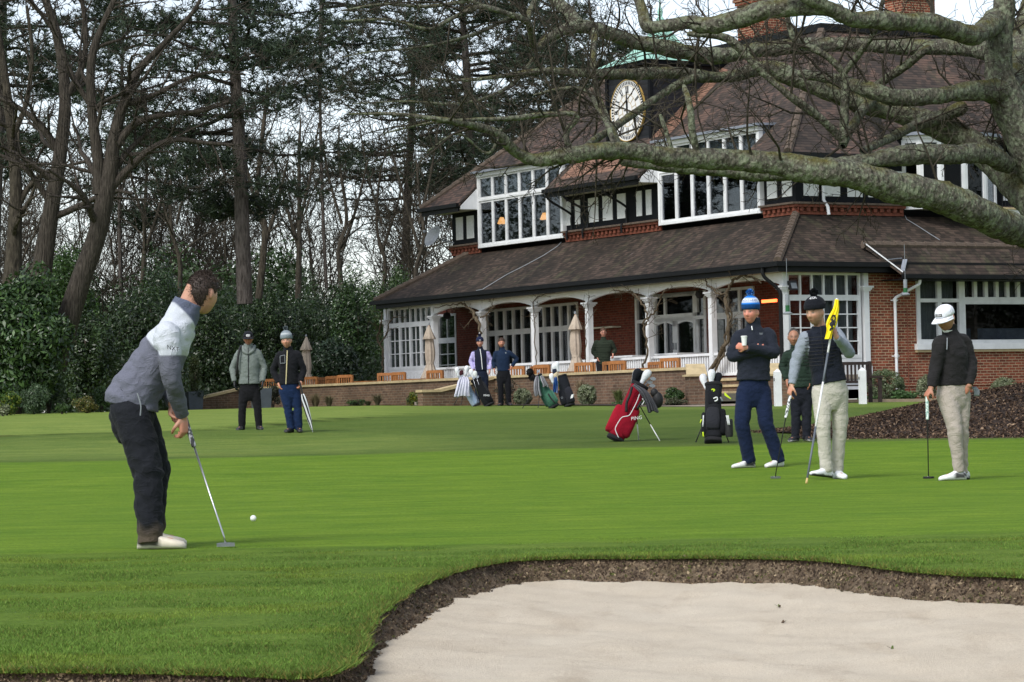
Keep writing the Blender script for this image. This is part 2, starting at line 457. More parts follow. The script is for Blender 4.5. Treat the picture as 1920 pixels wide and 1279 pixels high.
def glass_mat(name, tint, reflect=.35):
 m = bpy.data.materials.new(name); m.use_nodes = True; nt = m.node_tree; nt.nodes.clear()
 out = nt.nodes.new('ShaderNodeOutputMaterial')
 g = nd(nt, 'ShaderNodeBsdfGlossy', {'Color': (.9, .92, .95), 'Roughness': .015})
 t = nd(nt, 'ShaderNodeBsdfTransparent', {'Color': tint})
 fr = nd(nt, 'ShaderNodeFresnel', {'IOR': 1.33}).outputs[0]
 f = math_(nt, 'MULTIPLY', fr, reflect, True)
 ms = nd(nt, 'ShaderNodeMixShader', {0: f}); nt.links.new(t.outputs[0], ms.inputs[1]); nt.links.new(g.outputs[0], ms.inputs[2])
 nt.links.new(ms.outputs[0], out.inputs[0])
 return m
MT['glass'] = glass_mat('window_glass', (.62, .64, .66))
def emit_mat(name, c, s):
 m, nt, p, tc, out = newmat(name)
 p.inputs['Base Color'].default_value = tuple(c) + (1,)
 p.inputs['Emission Color'].default_value = tuple(c) + (1,); p.inputs['Emission Strength'].default_value = s
 return m
MT['lamp'] = emit_mat('lit_lamp_shade', (1, .48, .16), 1.6)
MT['heater'] = emit_mat('glowing_heater', (1, .12, .03), 3.0)
def soil_mat():
 m, nt, p, tc, out = newmat('bunker_soil'); ob = tc.outputs['Object']
 n1 = noise(nt, ob, 22, 6, .75); n2 = noise(nt, mapping(nt, ob, (1, 1, 3)), 4, 4, .6)
 c = ramp(nt, n1, [(.3, S(72, 61, 50)), (.52, S(124, 108, 90)), (.72, S(172, 154, 130))])
 c = mix(nt, ramp(nt, n2, [(.5, (0, 0, 0)), (.7, (.6,) * 3)]), c, S(88, 84, 52))
 setp(nt, p, c, .95, n1, 1.0, .05, .15); return m
MT['soil'] = soil_mat()
def sand_mat():
 m, nt, p, tc, out = newmat('bunker_sand'); ob = tc.outputs['Object']
 n1 = noise(nt, ob, 190, 3, .8); n2 = noise(nt, ob, 2.2, 5, .6); n3 = math_(nt, 'ADD', math_(nt, 'MULTIPLY', noise(nt, mapping(nt, ob, (1, .22, 1), (0, 0, .75)), 5, 4, .6), .62), math_(nt, 'MULTIPLY', noise(nt, ob, 75, 4, .8), .42))
 c = ramp(nt, n1, [(.25, S(182, 168, 148)), (.5, S(216, 204, 184)), (.8, S(234, 225, 208))])
 c = mix(nt, 1.0, c, ramp(nt, n2, [(.3, (.93, .91, .89)), (.7, (1.04, 1.04, 1.04))]), 'MULTIPLY')
 c = mix(nt, ramp(nt, n3, [(.54, (0, 0, 0)), (.70, (.5,) * 3)]), c, S(172, 152, 128))
 c = mix(nt, ramp(nt, noise(nt, ob, 48, 2, .6), [(.73, (0, 0, 0)), (.77, (.5,) * 3)]), c, S(130, 112, 94))
 hh = math_(nt, 'ADD', math_(nt, 'MULTIPLY', n1, .5), n3)
 setp(nt, p, c, .95, hh, .9, .02, .15); return m
MT['sand'] = sand_mat()
MT['ground'] = ground_mat()
# ------------------------------------------------------------------ bunker outline
_lip_px = [(2500, 1118), (2200, 1095), (2050, 1082), (1920, 1073), (1800, 1069), (1700, 1062), (1600, 1050), (1500, 1042), (1350, 1039), (1200, 1040),
   (1080, 1040), (960, 1045), (900, 1054), (850, 1066), (815, 1078), (790, 1088), (765, 1102), (740, 1118), (715, 1138), (692, 1162), (684, 1185), (676, 1203),
   (660, 1222), (638, 1237), (600, 1244), (560, 1247), (450, 1243), (300, 1240), (150, 1238), (0, 1240), (-200, 1244), (-500, 1250)]
def _z0(px, py):
 d = ray(px, py); t = -CAMZ / d.z
 return (d.x * t, d.y * t)
LIP = crom(np.array([_z0(*q) for q in _lip_px]), 14)
_rng = np.random.default_rng(3)
_w = np.array([mnoise.noise(Vector((p[0] * 5, p[1] * 5, 1))) * .03 + mnoise.noise(Vector((p[0] * 16, p[1] * 16, 5))) * .004 for p in LIP])
_t = np.gradient(LIP, axis=0); _t /= np.linalg.norm(_t, axis=1)[:, None]
LIPN = np.stack([_t[:, 1], -_t[:, 0]], 1)          # towards the sand?
_c = np.array([1.5, 9.5])
if ((LIPN * (_c - LIP)).sum(1)).mean() < 0: LIPN = -LIPN
LIP = LIP + LIPN * _w[:, None]
POLY = np.vstack([LIP, [(-9, 1.0), (14, 1.0)]])
def inside(P):
 x, y = P[:, 0], P[:, 1]; r = np.zeros(len(P), bool); j = len(POLY) - 1
 for i in range(len(POLY)):
  xi, yi = POLY[i]; xj, yj = POLY[j]
  if yi != yj:
   c = ((yi > y) != (yj > y)) & (x < (xj - xi) * (y - yi) / (yj - yi) + xi)
   r ^= c
  j = i
 return r
def lipdist(P):
 d = np.full(len(P), 1e9)
 for i in range(0, len(P), 4000):
  q = P[i:i + 4000]
  a = LIP[:-1]; b = LIP[1:] - a; L2 = (b ** 2).sum(1)
  t = np.clip(((q[:, None] - a[None]) * b[None]).sum(2) / L2, 0, 1)
  d[i:i + 4000] = np.sqrt((((a[None] + t[..., None] * b[None]) - q[:, None]) ** 2).sum(2)).min(1)
 return d
def lipz(d): return -.022 * np.exp(-(d / .05) ** 1.5)
C_GREEN = np.array([.113, .202, .021]); C_FRINGE = np.array([.098, .168, .024]); C_FAIR = np.array([.082, .132, .030]); C_LAWN = np.array([.160, .228, .056])
C_ROUGH = np.array([.098, .164, .028])
def zone_cols(x, y, d):
 w = np.array([mnoise.noise(Vector((a * .5, b * .5, 3.3))) for a, b in zip(x, y)])
 yf = 16.25 - .03 * x + .25 * w; yb = 40.5 + .7 * w + .05 * x
 g = (sstep(-.12, .12, y - yf) * (1 - sstep(-.4, .4, y - yb)))[:, None]
 near = C_ROUGH * (1 - sstep(.3, 2.2, d))[:, None] + C_FRINGE * sstep(.3, 2.2, d)[:, None]
 far = sstep(38, 39, y)[:, None]
 c = near * (1 - far) + C_FAIR * far
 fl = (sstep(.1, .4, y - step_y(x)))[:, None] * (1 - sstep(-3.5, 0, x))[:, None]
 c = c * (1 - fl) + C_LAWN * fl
 dk = (np.exp(-((y - step_y(x) - .15) / .2) ** 2) * (1 - sstep(-3.6, -1.5, x)))[:, None]; c = c * (1 - .65 * dk)  # step face darkened: shaded edge and longer grass put into the colour
 f2 = sstep(62, 66, y)[:, None] * (1 - fl); c = c * (1 - .5 * f2) + C_LAWN * .5 * f2
 fr = (sstep(40, 43, y) * (1 - sstep(46, 50, y)) * (1 - sstep(-3, 1, x)))[:, None]; c = c * (1 - .6 * fr) + C_LAWN * .6 * fr
 return c * (1 - g) + C_GREEN * g
def make_ground():
 pts = [];
 y = 7.4
 while y < 160:
  st = .1 if y < 17 else (.28 if y < 46 else (.3 if y < 68 else (1.6 if y < 95 else 6)))
  hw = .24 * y + 1.5
  sx = st if y < 17 else (.4 if y < 46 else (.8 if y < 68 else (2.0 if y < 95 else 8)))
  off = (int(y * 100) % 2) * sx / 2
  for x in np.arange(-hw, hw + sx, sx): pts.append((x + off * .5, y))
  y += st
 P = np.array(pts)
 ins = inside(P); d = lipdist(P)
 P = P[~ins & (d > .05)]
 outer = np.array([(-500, -40), (500, -40), (500, 900), (-500, 900), (-120, 160), (120, 160), (-250, 300), (250, 300), (-60, 60), (60, 60), (-20, 5), (20, 5), (-60, 110), (60, 110), (-12, 3), (0, 3), (7, 3)], float)
 L = POLY
 V = np.vstack([L, P, outer]); nl = len(L)
 E = [(i, (i + 1) % nl) for i in range(nl)]
 vv, ee, ff, _, _, _ = delaunay_2d_cdt([Vector(p) for p in V], E, [], 0, 1e-5)
 vv = np.array([(v.x, v.y) for v in vv]); ff = [tuple(f) for f in ff]
 ff = np.array(ff); cen = vv[ff].mean(1); keep = ~inside(cen); ff = ff[keep]
 d = np.full(len(vv), 9.0); nr = vv[:, 1] < 20; d[nr] = lipdist(vv[nr])
 z = gz(vv[:, 0], vv[:, 1]) + lipz(d)
 z += np.where(vv[:, 1] < 17, .012 * np.array([mnoise.noise(Vector((a[0] * 2.3, a[1] * 2.3, 0))) for a in vv]) * np.clip(d / .3, 0, 1), 0)
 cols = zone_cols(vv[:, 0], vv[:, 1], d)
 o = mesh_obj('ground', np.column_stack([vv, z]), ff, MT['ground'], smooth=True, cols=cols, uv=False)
 o['kind'] = 'structure'
 return o
make_ground()
def sandz(P):
 d = lipdist(P); ins = inside(P)
 hf = .115 + .02 * sstep(-1.5, 1.5, P[:, 0])
 n = np.array([mnoise.noise(Vector((p[0] * .9, p[1] * .9, 2))) for p in P]); n2 = np.array([mnoise.noise(Vector((p[0] * 4, p[1] * 4, 7))) for p in P])
 n3 = np.array([mnoise.noise(Vector((p[0] * 11, p[1] * 11, 9))) for p in P])
 r = (P[:, 0] * .83 + P[:, 1] * .56) * 9.0
 zi = -hf - .045 * d + .025 * n * np.clip(d, 0, 1) + .014 * n2 + .009 * n3 + .006 * np.sin(r + n * 3) * np.clip(d / .5, 0, 1)
 return np.where(ins, zi, -hf - .10 * np.clip(d, 0, 2))
def make_sand():
 xs = np.arange(-3.2, 5.6, .045); ys = np.arange(6.5, 15.4, .045)
 X, Y = np.meshgrid(xs, ys); P = np.column_stack([X.ravel(), Y.ravel()])
 z = sandz(P); nx = len(xs)
 i = np.arange(len(P)).reshape(X.shape)
 ff = np.stack([i[:-1, :-1], i[:-1, 1:], i[1:, 1:], i[1:, :-1]], -1).reshape(-1, 4)
 o = mesh_obj('bunker_sand', np.column_stack([P, z]), ff, MT['sand'], smooth=True, uv=False); o['kind'] = 'structure'
 # soil face under the turf
 rows = []; K = 8
 for k in range(K):
  t = k / (K - 1)
  nn = np.array([mnoise.noise(Vector((p[0] * 6, p[1] * 6, k * .7))) for p in LIP]); n5 = np.array([mnoise.noise(Vector((p[0] * 20, p[1] * 20, k * 1.7))) for p in LIP])
  q = LIP + LIPN * (-.03 + (.06 + .08 * sstep(10, 12, LIP[:, 1])) * t ** 1.4 + (.018 * nn + .006 * n5) * min(1, t * 2))[:, None]
  zb = sandz(LIP + LIPN * .06) - .022 + .012 * nn
  zt = gz(LIP[:, 0], LIP[:, 1]) - .012
  rows.append(np.column_stack([q, zt + (zb - zt) * t]))
 V = np.vstack(rows); n = len(LIP); i = np.arange(len(V)).reshape(K, n)
 ff = np.stack([i[:-1, :-1], i[:-1, 1:], i[1:, 1:], i[1:, :-1]], -1).reshape(-1, 4)
 o = mesh_obj('bunker_face', V, ff, MT['soil'], smooth=True, uv=False); o['kind'] = 'structure'
 rng = np.random.default_rng(5); q = 24000; a = rng.integers(0, n - 1, q); k = rng.integers(0, K - 1, q); u, v = rng.random(q)[:, None], rng.random(q)[:, None]; G3 = V.reshape(K, n, 3)
 p = (G3[k, a] * (1 - u) + G3[k, a + 1] * u) * (1 - v) + (G3[k + 1, a] * (1 - u) + G3[k + 1, a + 1] * u) * v; nn = np.column_stack([LIPN[a], np.full(q, .35)]); p = p + nn * .006; keep = (p[:, 1] > 8) & (abs(p[:, 0]) < 3.6); p, nn, a = p[keep], nn[keep], a[keep]; q = len(p)
 t = rng.normal(size=(q, 3)); t[:, 2] *= 1.4; t /= np.linalg.norm(t, axis=1)[:, None]; b = np.cross(t, nn); b /= np.linalg.norm(b, axis=1)[:, None]; L = (.004 + .009 * rng.random(q) ** 2)[:, None]; W2 = L * (.3 + .5 * rng.random(q))[:, None]
 c = np.array([S(70, 58, 48), S(104, 88, 72), S(136, 118, 96), S(168, 150, 122), S(88, 92, 48)])[rng.choice(5, q, p=[.34, .32, .18, .08, .08])] * (.7 + .5 * rng.random(q))[:, None]
 o = mesh_obj('soil_crumbs', np.stack([p - t * L, p + b * W2, p + t * L, p - b * W2], 1).reshape(-1, 3), np.arange(4 * q).reshape(-1, 4), MT['blade'], cols=np.repeat(c, 4, axis=0), uv=False); o['kind'] = 'stuff'
make_sand()
# ------------------------------------------------------------------ grass blades on the fringe and round the lip
def blades(name, P, z, h, w, cols, lean=.5, seed=1):
 rng = np.random.default_rng(seed); n = len(P)
 a = rng.uniform(0, 2 * np.pi, n); l = rng.normal(0, lean, n) ; l2 = rng.normal(0, lean, n)
 b = np.column_stack([P, z - .004]); s = np.column_stack([np.cos(a), np.sin(a), np.zeros(n)]) * (w / 2)[:, None]
 tip = b + np.column_stack([l * h, l2 * h, h])
 V = np.stack([b - s, b + s, tip], 1).reshape(-1, 3)
 ff = np.arange(3 * n).reshape(-1, 3)
 o = mesh_obj(name, V, ff, MT['blade'], cols=np.repeat(cols, 3, axis=0), uv=False); o['kind'] = 'stuff'
 return o
def make_blades():
 rng = np.random.default_rng(11)
 n = 430000
 y = 8.2 + 8.6 * rng.random(n) ** 1.15; x = (rng.random(n) * 2 - 1) * (.19 * y + .25)
 P = np.column_stack([x, y]); k = ~inside(P); P = P[k]
 d = lipdist(P); m = len(P)
 keep = rng.random(m) < (1 - .75 * sstep(15.4, 16.6, P[:, 1])) ; P = P[keep]; d = d[keep]; m = len(P)
 pn = np.array([mnoise.noise(Vector((p[0] * 1.2, p[1] * 1.2, 4))) for p in P])
 h = (.007 + .008 * rng.random(m)) * (1 + .5 * pn) * (1 + .9 * np.exp(-d / .10)) * (1 - .55 * sstep(15.2, 16.4, P[:, 1]))
 w = .003 + .003 * rng.random(m)
 base = C_ROUGH * 1.35
 c = base * (.55 + .85 * rng.random(m))[:, None] * (1 + .25 * pn)[:, None]
 yl = rng.random(m) < .06 + .18 * np.exp(-d / .06)
 pt = np.array([mnoise.noise(Vector((p[0] * .8, p[1] * 1.4, 9))) for p in P]); c = c * (1 + .3 * pt)[:, None] * np.where(pt[:, None] > .12, np.array([1.16, 1.0, .9]), 1)
 c[yl] = np.array([.20, .19, .05]) * (.6 + .7 * rng.random(yl.sum()))[:, None]
 blades('fringe_grass', P, gz(P[:, 0], P[:, 1]) + lipz(d), h, w, c, .55, 1)
 # longer tufts hanging over the soil
 n = 16000; i = rng.integers(0, len(LIP) - 1, n); t = rng.random(n)[:, None]
 q = LIP[i] * (1 - t) + LIP[i + 1] * t; q = q + LIPN[i] * rng.normal(-.015, .014, n)[:, None]
 k = (q[:, 1] > 8) & (np.abs(q[:, 0]) < 4); q = q[k]; i = i[k]; m = len(q)
 h = .012 + .020 * rng.random(m); w = .0035 + .003 * rng.random(m)
 c = np.where((rng.random(m) < .3)[:, None], np.array([.22, .20, .05]), C_ROUGH * 1.3) * (.5 + .8 * rng.random(m))[:, None]
 blades('overhanging_grass', q, gz(q[:, 0], q[:, 1]) - .016, h, w, c, .9, 2)
make_blades()
def bunker_bits():
 rng = np.random.default_rng(21); px = rng.uniform(.2, 3.2, 5) - .9; py = rng.uniform(10.5, 14.2, 5); P = np.column_stack([px, py]); P = P[inside(P) & (lipdist(P) > .15)]; V = []; C = []
 for p, z in zip(P, sandz(P)):
  for k in range(3):
   a = rng.random() * 6.28; d = np.array([math.cos(a), math.sin(a), .5]) * .022; s = np.array([-math.sin(a), math.cos(a), 0]) * .006; o = np.array([p[0], p[1], z + .002]); V += [o - s, o + s, o + d + s * .5, o + d - s * .5]; C += [(.10, .15, .03) if rng.random() < .6 else (.12, .08, .05)] * 4
 o = mesh_obj('leaf_scraps', V, np.arange(len(V)).reshape(-1, 4), MT['blade'], cols=np.array(C), uv=False); o['kind'] = 'stuff'
 d = ray(632, 1270); t = (-.13 - CAMZ) / d.z; me = MB(); me.ell((0, 0, .02), .030, .028, .034, 16, 10); r = empty('stone', (d.x * t, d.y * t, float(sandz(np.array([[d.x * t, d.y * t]]))[0])), 0, 'small pale stone lying in the sand at the foot of the grass edge', 'stone')
 o = me.build('stone_body', simple('pale_stone', S(176, 160, 132), .9, .2, 30), r, True)
bunker_bits()
# ------------------------------------------------------------------ clubhouse
E0 = W(1458, 491, 74.0)
ANG = math.atan2(.504, .863)
VV = Vector((math.cos(ANG), math.sin(ANG), 0)); UU = Vector((-math.sin(ANG), math.cos(ANG), 0))
HZ = 1.0
ZE = E0.z                     # veranda gutter height
club = empty('clubhouse', (E0.x, E0.y, HZ), ANG, 'long brick and black timber clubhouse with tiled roofs, white veranda and clock tower', 'clubhouse')
def CP(b, a, z): return Vector((E0.x, E0.y, 0)) + VV * b + UU * a + Vector((0, 0, z))
def ipx(px, b=None, a=None, z=4.0):
 """local coordinate along the facade (b given) or along the end wall (a given) seen at photo column px"""
 t = 8.0
 for _ in range(30):
  f = proj(CP(b, t, z) if b is not None else CP(t, a, z))[0] - px
  g = (proj(CP(b, t + .01, z) if b is not None else CP(t + .01, a, z))[0] - px - f) / .01
  s = f / g; t -= max(-3, min(3, s))
 return t
def cb(): return MB(dz=HZ)
class Plane:
 """wall plane helper: axis 'a' runs along the facade at b=const, axis 'b' along the end wall at a=const; d>0 is outwards"""
 def __init__(s, axis, c): s.axis = axis; s.c = c
 def box(s, mb, u0, u1, z0, z1, d0, d1, mi=0):
  if s.axis == 'a': mb.box(s.c - d1, s.c - d0, u0, u1, z0, z1, mi)
  else: mb.box(u0, u1, s.c - d1, s.c - d0, z0, z1, mi)
 def pt(s, u, z, d=0): return (s.c - d, u, z) if s.axis == 'a' else (u, s.c - d, z)
def wall(name, pl, u0, u1, z0, z1, ops, mat, th=.25, parent=None):
 mb = cb(); ops = sorted(ops); cur = u0
 for (a0, a1, b0, b1) in ops:
  if a0 > cur: pl.box(mb, cur, a0, z0, z1, -th, 0)
  if b0 > z0: pl.box(mb, a0, a1, z0, b0, -th, 0)
  if b1 < z1: pl.box(mb, a0, a1, b1, z1, -th, 0)
  cur = a1
 if cur < u1: pl.box(mb, cur, u1, z0, z1, -th, 0)
 return mb.build(name, mat, parent or club)
def window(pl, u0, u1, z0, z1, rows, nlights, fr=.07, bar=.05, proud=.03, name='window', minor=None, parent=None, mat='white2', glassin=.04, skip=()):
 """rows: list of (za, zb, number of lights or None); mullions between; glass as child"""
 mb = cb(); pl.box(mb, u0, u1, z0, z0 + fr, -.06, proud); pl.box(mb, u0, u1, z1 - fr, z1, -.06, proud)
 pl.box(mb, u0, u0 + fr, z0 + fr, z1 - fr, -.06, proud); pl.box(mb, u1 - fr, u1, z0 + fr, z1 - fr, -.06, proud)
 zs = sorted(set([r[0] for r in rows] + [r[1] for r in rows]))
 for i, (za, zb, n, sub) in enumerate(rows):
  w = (u1 - u0 - 2 * fr) / n
  lo = z0 + fr if i == 0 else za; hi = z1 - fr if i == len(rows) - 1 else zb
  for k in range(1, n):
   x = u0 + fr + k * w; pl.box(mb, x - bar / 2, x + bar / 2, lo, hi, -.05, proud - .005)
  if sub:                       # thin glazing bars inside each light
   nx, nz = sub
   for k in range(n):
    x0 = u0 + fr + k * w + bar * .5 * (k > 0); x1 = u0 + fr + (k + 1) * w - bar * .5 * (k < n - 1)
    for j in range(1, nx):
     x = x0 + (x1 - x0) * j / nx; pl.box(mb, x - .014, x + .014, lo, hi, -.03, proud - .02)
    for j in range(1, nz):
     z = lo + (hi - lo) * j / nz; pl.box(mb, x0, x1, z - .014, z + .014, -.03, proud - .018)
 for (r0, r1) in zip(rows[:-1], rows[1:]):
  pl.box(mb, u0 + fr, u1 - fr, r0[1], r1[0], -.055, proud + .004)
 w_ = mb.build(name, MT[mat], parent or club)
 g = cb(); pl.box(g, u0 + fr * .5, u1 - fr * .5, z0 + fr * .5, z1 - fr * .5, -glassin - .008, -glassin)
 g.build('pane', MT['glass'], w_)
 return w_
# ---- levels
ZF = 1.62          # veranda floor
ZB = ZE - .25      # underside of the black fascia
ZT = 6.02; BT = 2.3     # top of the veranda roof where it meets the upper wall
AL = 22.7          # left end of the eave
BR = 15.0          # how far the right end runs
# ---- veranda roof
mb = cb()
mb.slab([(0, 0, ZE), (0, AL, ZE), (BT, AL - BT, ZT), (BT, BT, ZT)], (0, 0, -.07))
mb.slab([(0, 0, ZE), (BT, BT, ZT), (BR, BT, ZT), (BR, 0, ZE)], (0, 0, -.07))
mb.slab([(0, AL, ZE), (6, AL, ZE), (6, AL - BT, ZT), (BT, AL - BT, ZT)], (0, 0, -.07))
vroof = mb.build('veranda_roof', MT['tile'], club)
mb = cb()
for (p, q) in (((0, 0, ZE), (BT, BT, ZT)), ((0, AL, ZE), (BT, AL - BT, ZT))):
 mb = cb(); p, q = Vector(p), Vector(q); n = 16
 for i in range(n):
  a = p + (q - p) * (i / n); b_ = p + (q - p) * ((i + 1.08) / n)
  mb.tube([a + Vector((0, 0, .03)), b_ + Vector((0, 0, .015))], [.12, .105], 8)
 mb.build('hip_ridge', MT['ridge'], vroof)
# gutter and black fascia
mb = cb()
mb.box(-.09, .06, -.09, AL + .09, ZE - .11, ZE + .015); mb.box(.061, BR, -.09, .06, ZE - .11, ZE + .015)
mb.box(.02, .10, .02, AL - .02, ZB, ZE - .112); mb.box(.10, BR, .02, .10, ZB, ZE - .112)
mb.box(-.09, 6, AL + .091, AL + .2, ZE - .11, ZE + .015)
mb.build('gutter', MT['gutter'], club)
mb = cb(); mb.box(.10, 2.9, .10, AL - .2, ZB + .02, ZB + .06); mb.build('veranda_ceiling', MT['cream'], club)
# ---- columns
BC = .5
cols_px = [726, 815, 905, 1003, 1105, 1218, 1336, 1470]
CA = [ipx(px, b=BC, z=3.3) for px in cols_px]
def column(a, b=BC):
 mb = cb(); w = .085
 mb.box(b - w, b + w, a - w, a + w, ZF, 3.84)
 mb.box(b - w - .03, b + w + .03, a - w - .03, a + w + .03, ZF - .02, ZF + .22)
 for k, (zz, e) in enumerate(((3.84, .03), (3.88, .06), (3.93, .095))):
  mb.box(b - w - e, b + w + e, a - w - e, a + w + e, zz, zz + .048)
 mb.box(b - w + .01, b + w - .01, a - w + .01, a + w - .01, 3.975, ZB)
 mb.build('column', MT['white'], club)
for a in CA: column(a)
# arched beams between the columns
def arch(a0, a1):
 n = 14; top = ZB; P = []
 for i in range(n + 1):
  t = i / n; P.append((BC - .05, a0 + (a1 - a0) * t, 4.02 + (ZB - .13 - 4.02) * (1 - abs(2 * t - 1) ** 2.2)))
 mb = cb()
 for i in range(n):
  p, q = P[i], P[i + 1]
  mb.slab([p, q, (q[0], q[1], top), (p[0], p[1], top)], (.1, 0, 0))
 mb.build('arched_beam', MT['white'], club)
for i in range(1, 7): arch(CA[i] - .075, CA[i + 1] + .075)
# ---- glazed screens at the two ends of the veranda
PA = Plane('a', BC); PB_ = Plane('b', BC)
a1, a0 = CA[0] - .1, CA[1] + .1
window(PA, a0, a1, 3.78, ZB, [(3.84, 4.25, 8, None)], 8, .06, .045)
window(PA, a0, a1, 2.3, 3.78, [(2.4, 3.66, 4, (2, 3))], 4, .10, .12)
wb0, wb1 = BC + .12, ipx(1612, a=BC)
window(PB_, wb0, wb1, 3.68, ZB, [(3.7, 4.3, 6, None)], 6, .06, .05)
window(PB_, wb0, wb1, 2.06, 3.68, [(2.1, 3.6, 3, (2, 4))], 3, .09, .1)
mb = cb(); PB_.box(mb, wb0, wb1, ZF - .4, 2.06, -.04, .02); mb.build('base_panel', MT['white2'], club); mb = cb(); PA.box(mb, a0, a1, ZF, 2.3, -.04, .02)
for k in range(26):
 y = a0 + (a1 - a0) * (k + .5) / 26; PA.box(mb, y - .03, y + .03, ZF, 2.22, .02, .035)
mb.build('base_panel', MT['white2'], club)
column(BC, ipx(1618, a=BC) + .05)
# ---- back wall of the veranda with its windows and doors
BW = 2.9; PW = Plane('a', BW)
def wa(px): return ipx(px, b=BW, z=2.8)
ops = []
def put(pxl, pxr, z0, z1): a_ = (wa(pxr), wa(pxl), z0, z1); ops.append(a_); return a_
o1 = put(822, 857, ZF + .02, 4.18); o2 = put(913, 999, ZF + .42, 4.2); o3 = put(1003.5, 1086, ZF + .42, 4.2); o4 = put(1193, 1326, ZF + .02, 4.22); o5 = put(1336, 1417, ZF + .42, 4.22)
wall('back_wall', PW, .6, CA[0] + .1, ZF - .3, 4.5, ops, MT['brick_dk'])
window(PW, o1[0], o1[1], o1[2], 3.3, [(o1[2] + .1, 3.2, 1, (2, 4))], 1, .1, .05); window(PW, o1[0], o1[1], 3.301, o1[3], [(3.4, 4.1, 1, (2, 1))], 1, .08, .05)
for o in (o2, o3):
 n = 5
 window(PW, o[0], o[1], o[2], 3.42, [(o[2] + .1, 3.35, n, None)], n, .09, .12); window(PW, o[0], o[1], 3.421, o[3], [(3.5, 4.1, n, None)], n, .08, .12)
# double doors with arched lights
dm = (wa(1228), wa(1306))
window(PW, dm[1] + .001, o4[1], o4[2], o4[3], [(o4[2] + .5, 3.4, 2, None), (3.5, 4.1, 2, None)], 2, .12, .1)
window(PW, o4[0], dm[0] - .001, o4[2] + .4, o4[3], [(o4[2] + .5, 3.4, 1, None), (3.5, 4.1, 1, None)], 1, .12, .1)
mb = cb(); PW.box(mb, o4[0], dm[0] - .001, o4[2], o4[2] + .399, -.05, .02); mb.build('base_panel', MT['white2'], club)
window(PW, dm[0], dm[1], 3.5, o4[3], [(3.6, 4.1, 1, None)], 1, .1, .1)
dw = (dm[1] - dm[0]) / 2
for k in range(2):
 d0 = dm[0] + k * dw + .004; d1 = d0 + dw - .008; mb = cb(); fr = .13
 PW.box(mb, d0, d0 + fr, o4[2], 3.499, -.05, .01); PW.box(mb, d1 - fr, d1, o4[2], 3.499, -.05, .01)
 PW.box(mb, d0 + fr, d1 - fr, o4[2], o4[2] + .55, -.05, .01)
 n = 10
 for i in range(n):
  t0, t1 = i / n, (i + 1) / n
  f = lambda t: 3.2 + .16 * math.sin(math.pi * t)
  x0, x1 = d0 + fr + (d1 - d0 - 2 * fr) * t0, d0 + fr + (d1 - d0 - 2 * fr) * t1
  mb.slab([(BW - .01, x0, f(t0)), (BW - .01, x1, f(t1)), (BW - .01, x1, 3.499), (BW - .01, x0, 3.499)], (.06, 0, 0))
 d = mb.build('door', MT['white2'], club)
 g = cb(); PW.box(g, d0 + .1, d1 - .1, o4[2] + .5, 3.4, -.035, -.028); g.build('pane', MT['glass'], d)
 h = cb(); x = d1 - .06 if k == 0 else d0 + .06; PW.box(h, x - .012, x + .012, 2.55, 2.75, .01, .05); h.build('handle', MT['chrome'], d)
n = 5
window(PW, o5[0], o5[1], o5[2], 3.45, [(o5[2] + .1, 3.35, 3, None)], 3, .1, .12); window(PW, o5[0], o5[1], 3.451, o5[3], [(3.5, 4.1, 3, None)], 3, .08, .12)
mb = cb(); a_ = ipx(1446, b=2.0, z=3.7); mb.box(1.9, 1.97, a_ - .32, a_ + .32, 3.66, 3.74); mb.build('patio_heater', MT['heater'], club)
mb = cb(); PW.box(mb, wa(1165), wa(1115), 3.32, 3.36, 0, .3); mb.build('wall_shelf', MT['cream'], club)
# veranda lamps
for px in (838, 1312):
 a_ = ipx(px, b=1.4, z=3.9); mb = cb(); mb.lathe([(.02, 4.3), (.02, 4.12), (.1, 4.1), (.13, 4.0), (.08, 3.9)], (1.4, a_, 0), 10)
 mb.build('lantern', MT['blackrub'], club)
# floor, plinth, railings, steps
mb = cb(); mb.box(.35, 2.9, .4, CA[0] + .15, ZF - .12, ZF); mb.build('veranda_floor', MT['paving'], club)
mb = cb(); mb.box(.42, .6, .45, CA[0] + .1, .6, ZF - .121); mb.build('veranda_base', MT['brick_br'], club)
def railing(a0, a1):
 mb = cb(); PA.box(mb, a0, a1, 2.24, 2.31, -.06, .06); PA.box(mb, a0, a1, ZF + .06, ZF + .13, -.04, .04)
 n = max(3, int((a1 - a0) / .115))
 for k in range(n):
  y = a0 + (a1 - a0) * (k + .5) / n; PA.box(mb, y - .03, y + .03, ZF + .131, 2.239, -.018, .018)
 mb.build('railing', MT['white'], club)
for i in range(1, 7): railing(CA[i + 1] + .1, CA[i] - .1)
st = ipx(1395, b=BC, z=2.0)
# ---- right lower wall (brick) and bay window
PE = Plane('b', BC); b_ = ipx(1622, a=BC, z=3)
wl0, wl1, wm = ipx(1718, a=BC, z=3), 12.0, ipx(1803.5, a=BC, z=3)
wz0, wz1 = .73 + (762 - 642) / 71.0, ZE - .30
wall('brick_wall', PE, b_ + .12, BR, .5, ZB, [(wl0, wl1, wz0, wz1)], MT['brick'])
mb = cb(); PE.box(mb, b_ + .12, BR, .4, 1.28, .001, .06); PE.box(mb, b_ + .12, BR, 1.28, 1.33, .001, .09); mb.build('plinth', MT['brick'], club)
zt_ = .73 + (762 - 557) / 71.5
window(PE, wl0, wm - .001, wz0, wz1, [(wz0 + .12, zt_ - .05, 2, None), (zt_ + .05, wz1 - .1, 2, None)], 2, .12, .14, .05)
window(PE, wm, wl1, wz0, zt_, [(wz0 + .1, zt_ - .1, 2, None)], 2, .1, .1, .05)
window(PE, wm, wl1, zt_ + .001, wz1, [(zt_ + .1, wz1 - .1, int((wl1 - wm) / .38), None)], 1, .09, .11, .05)
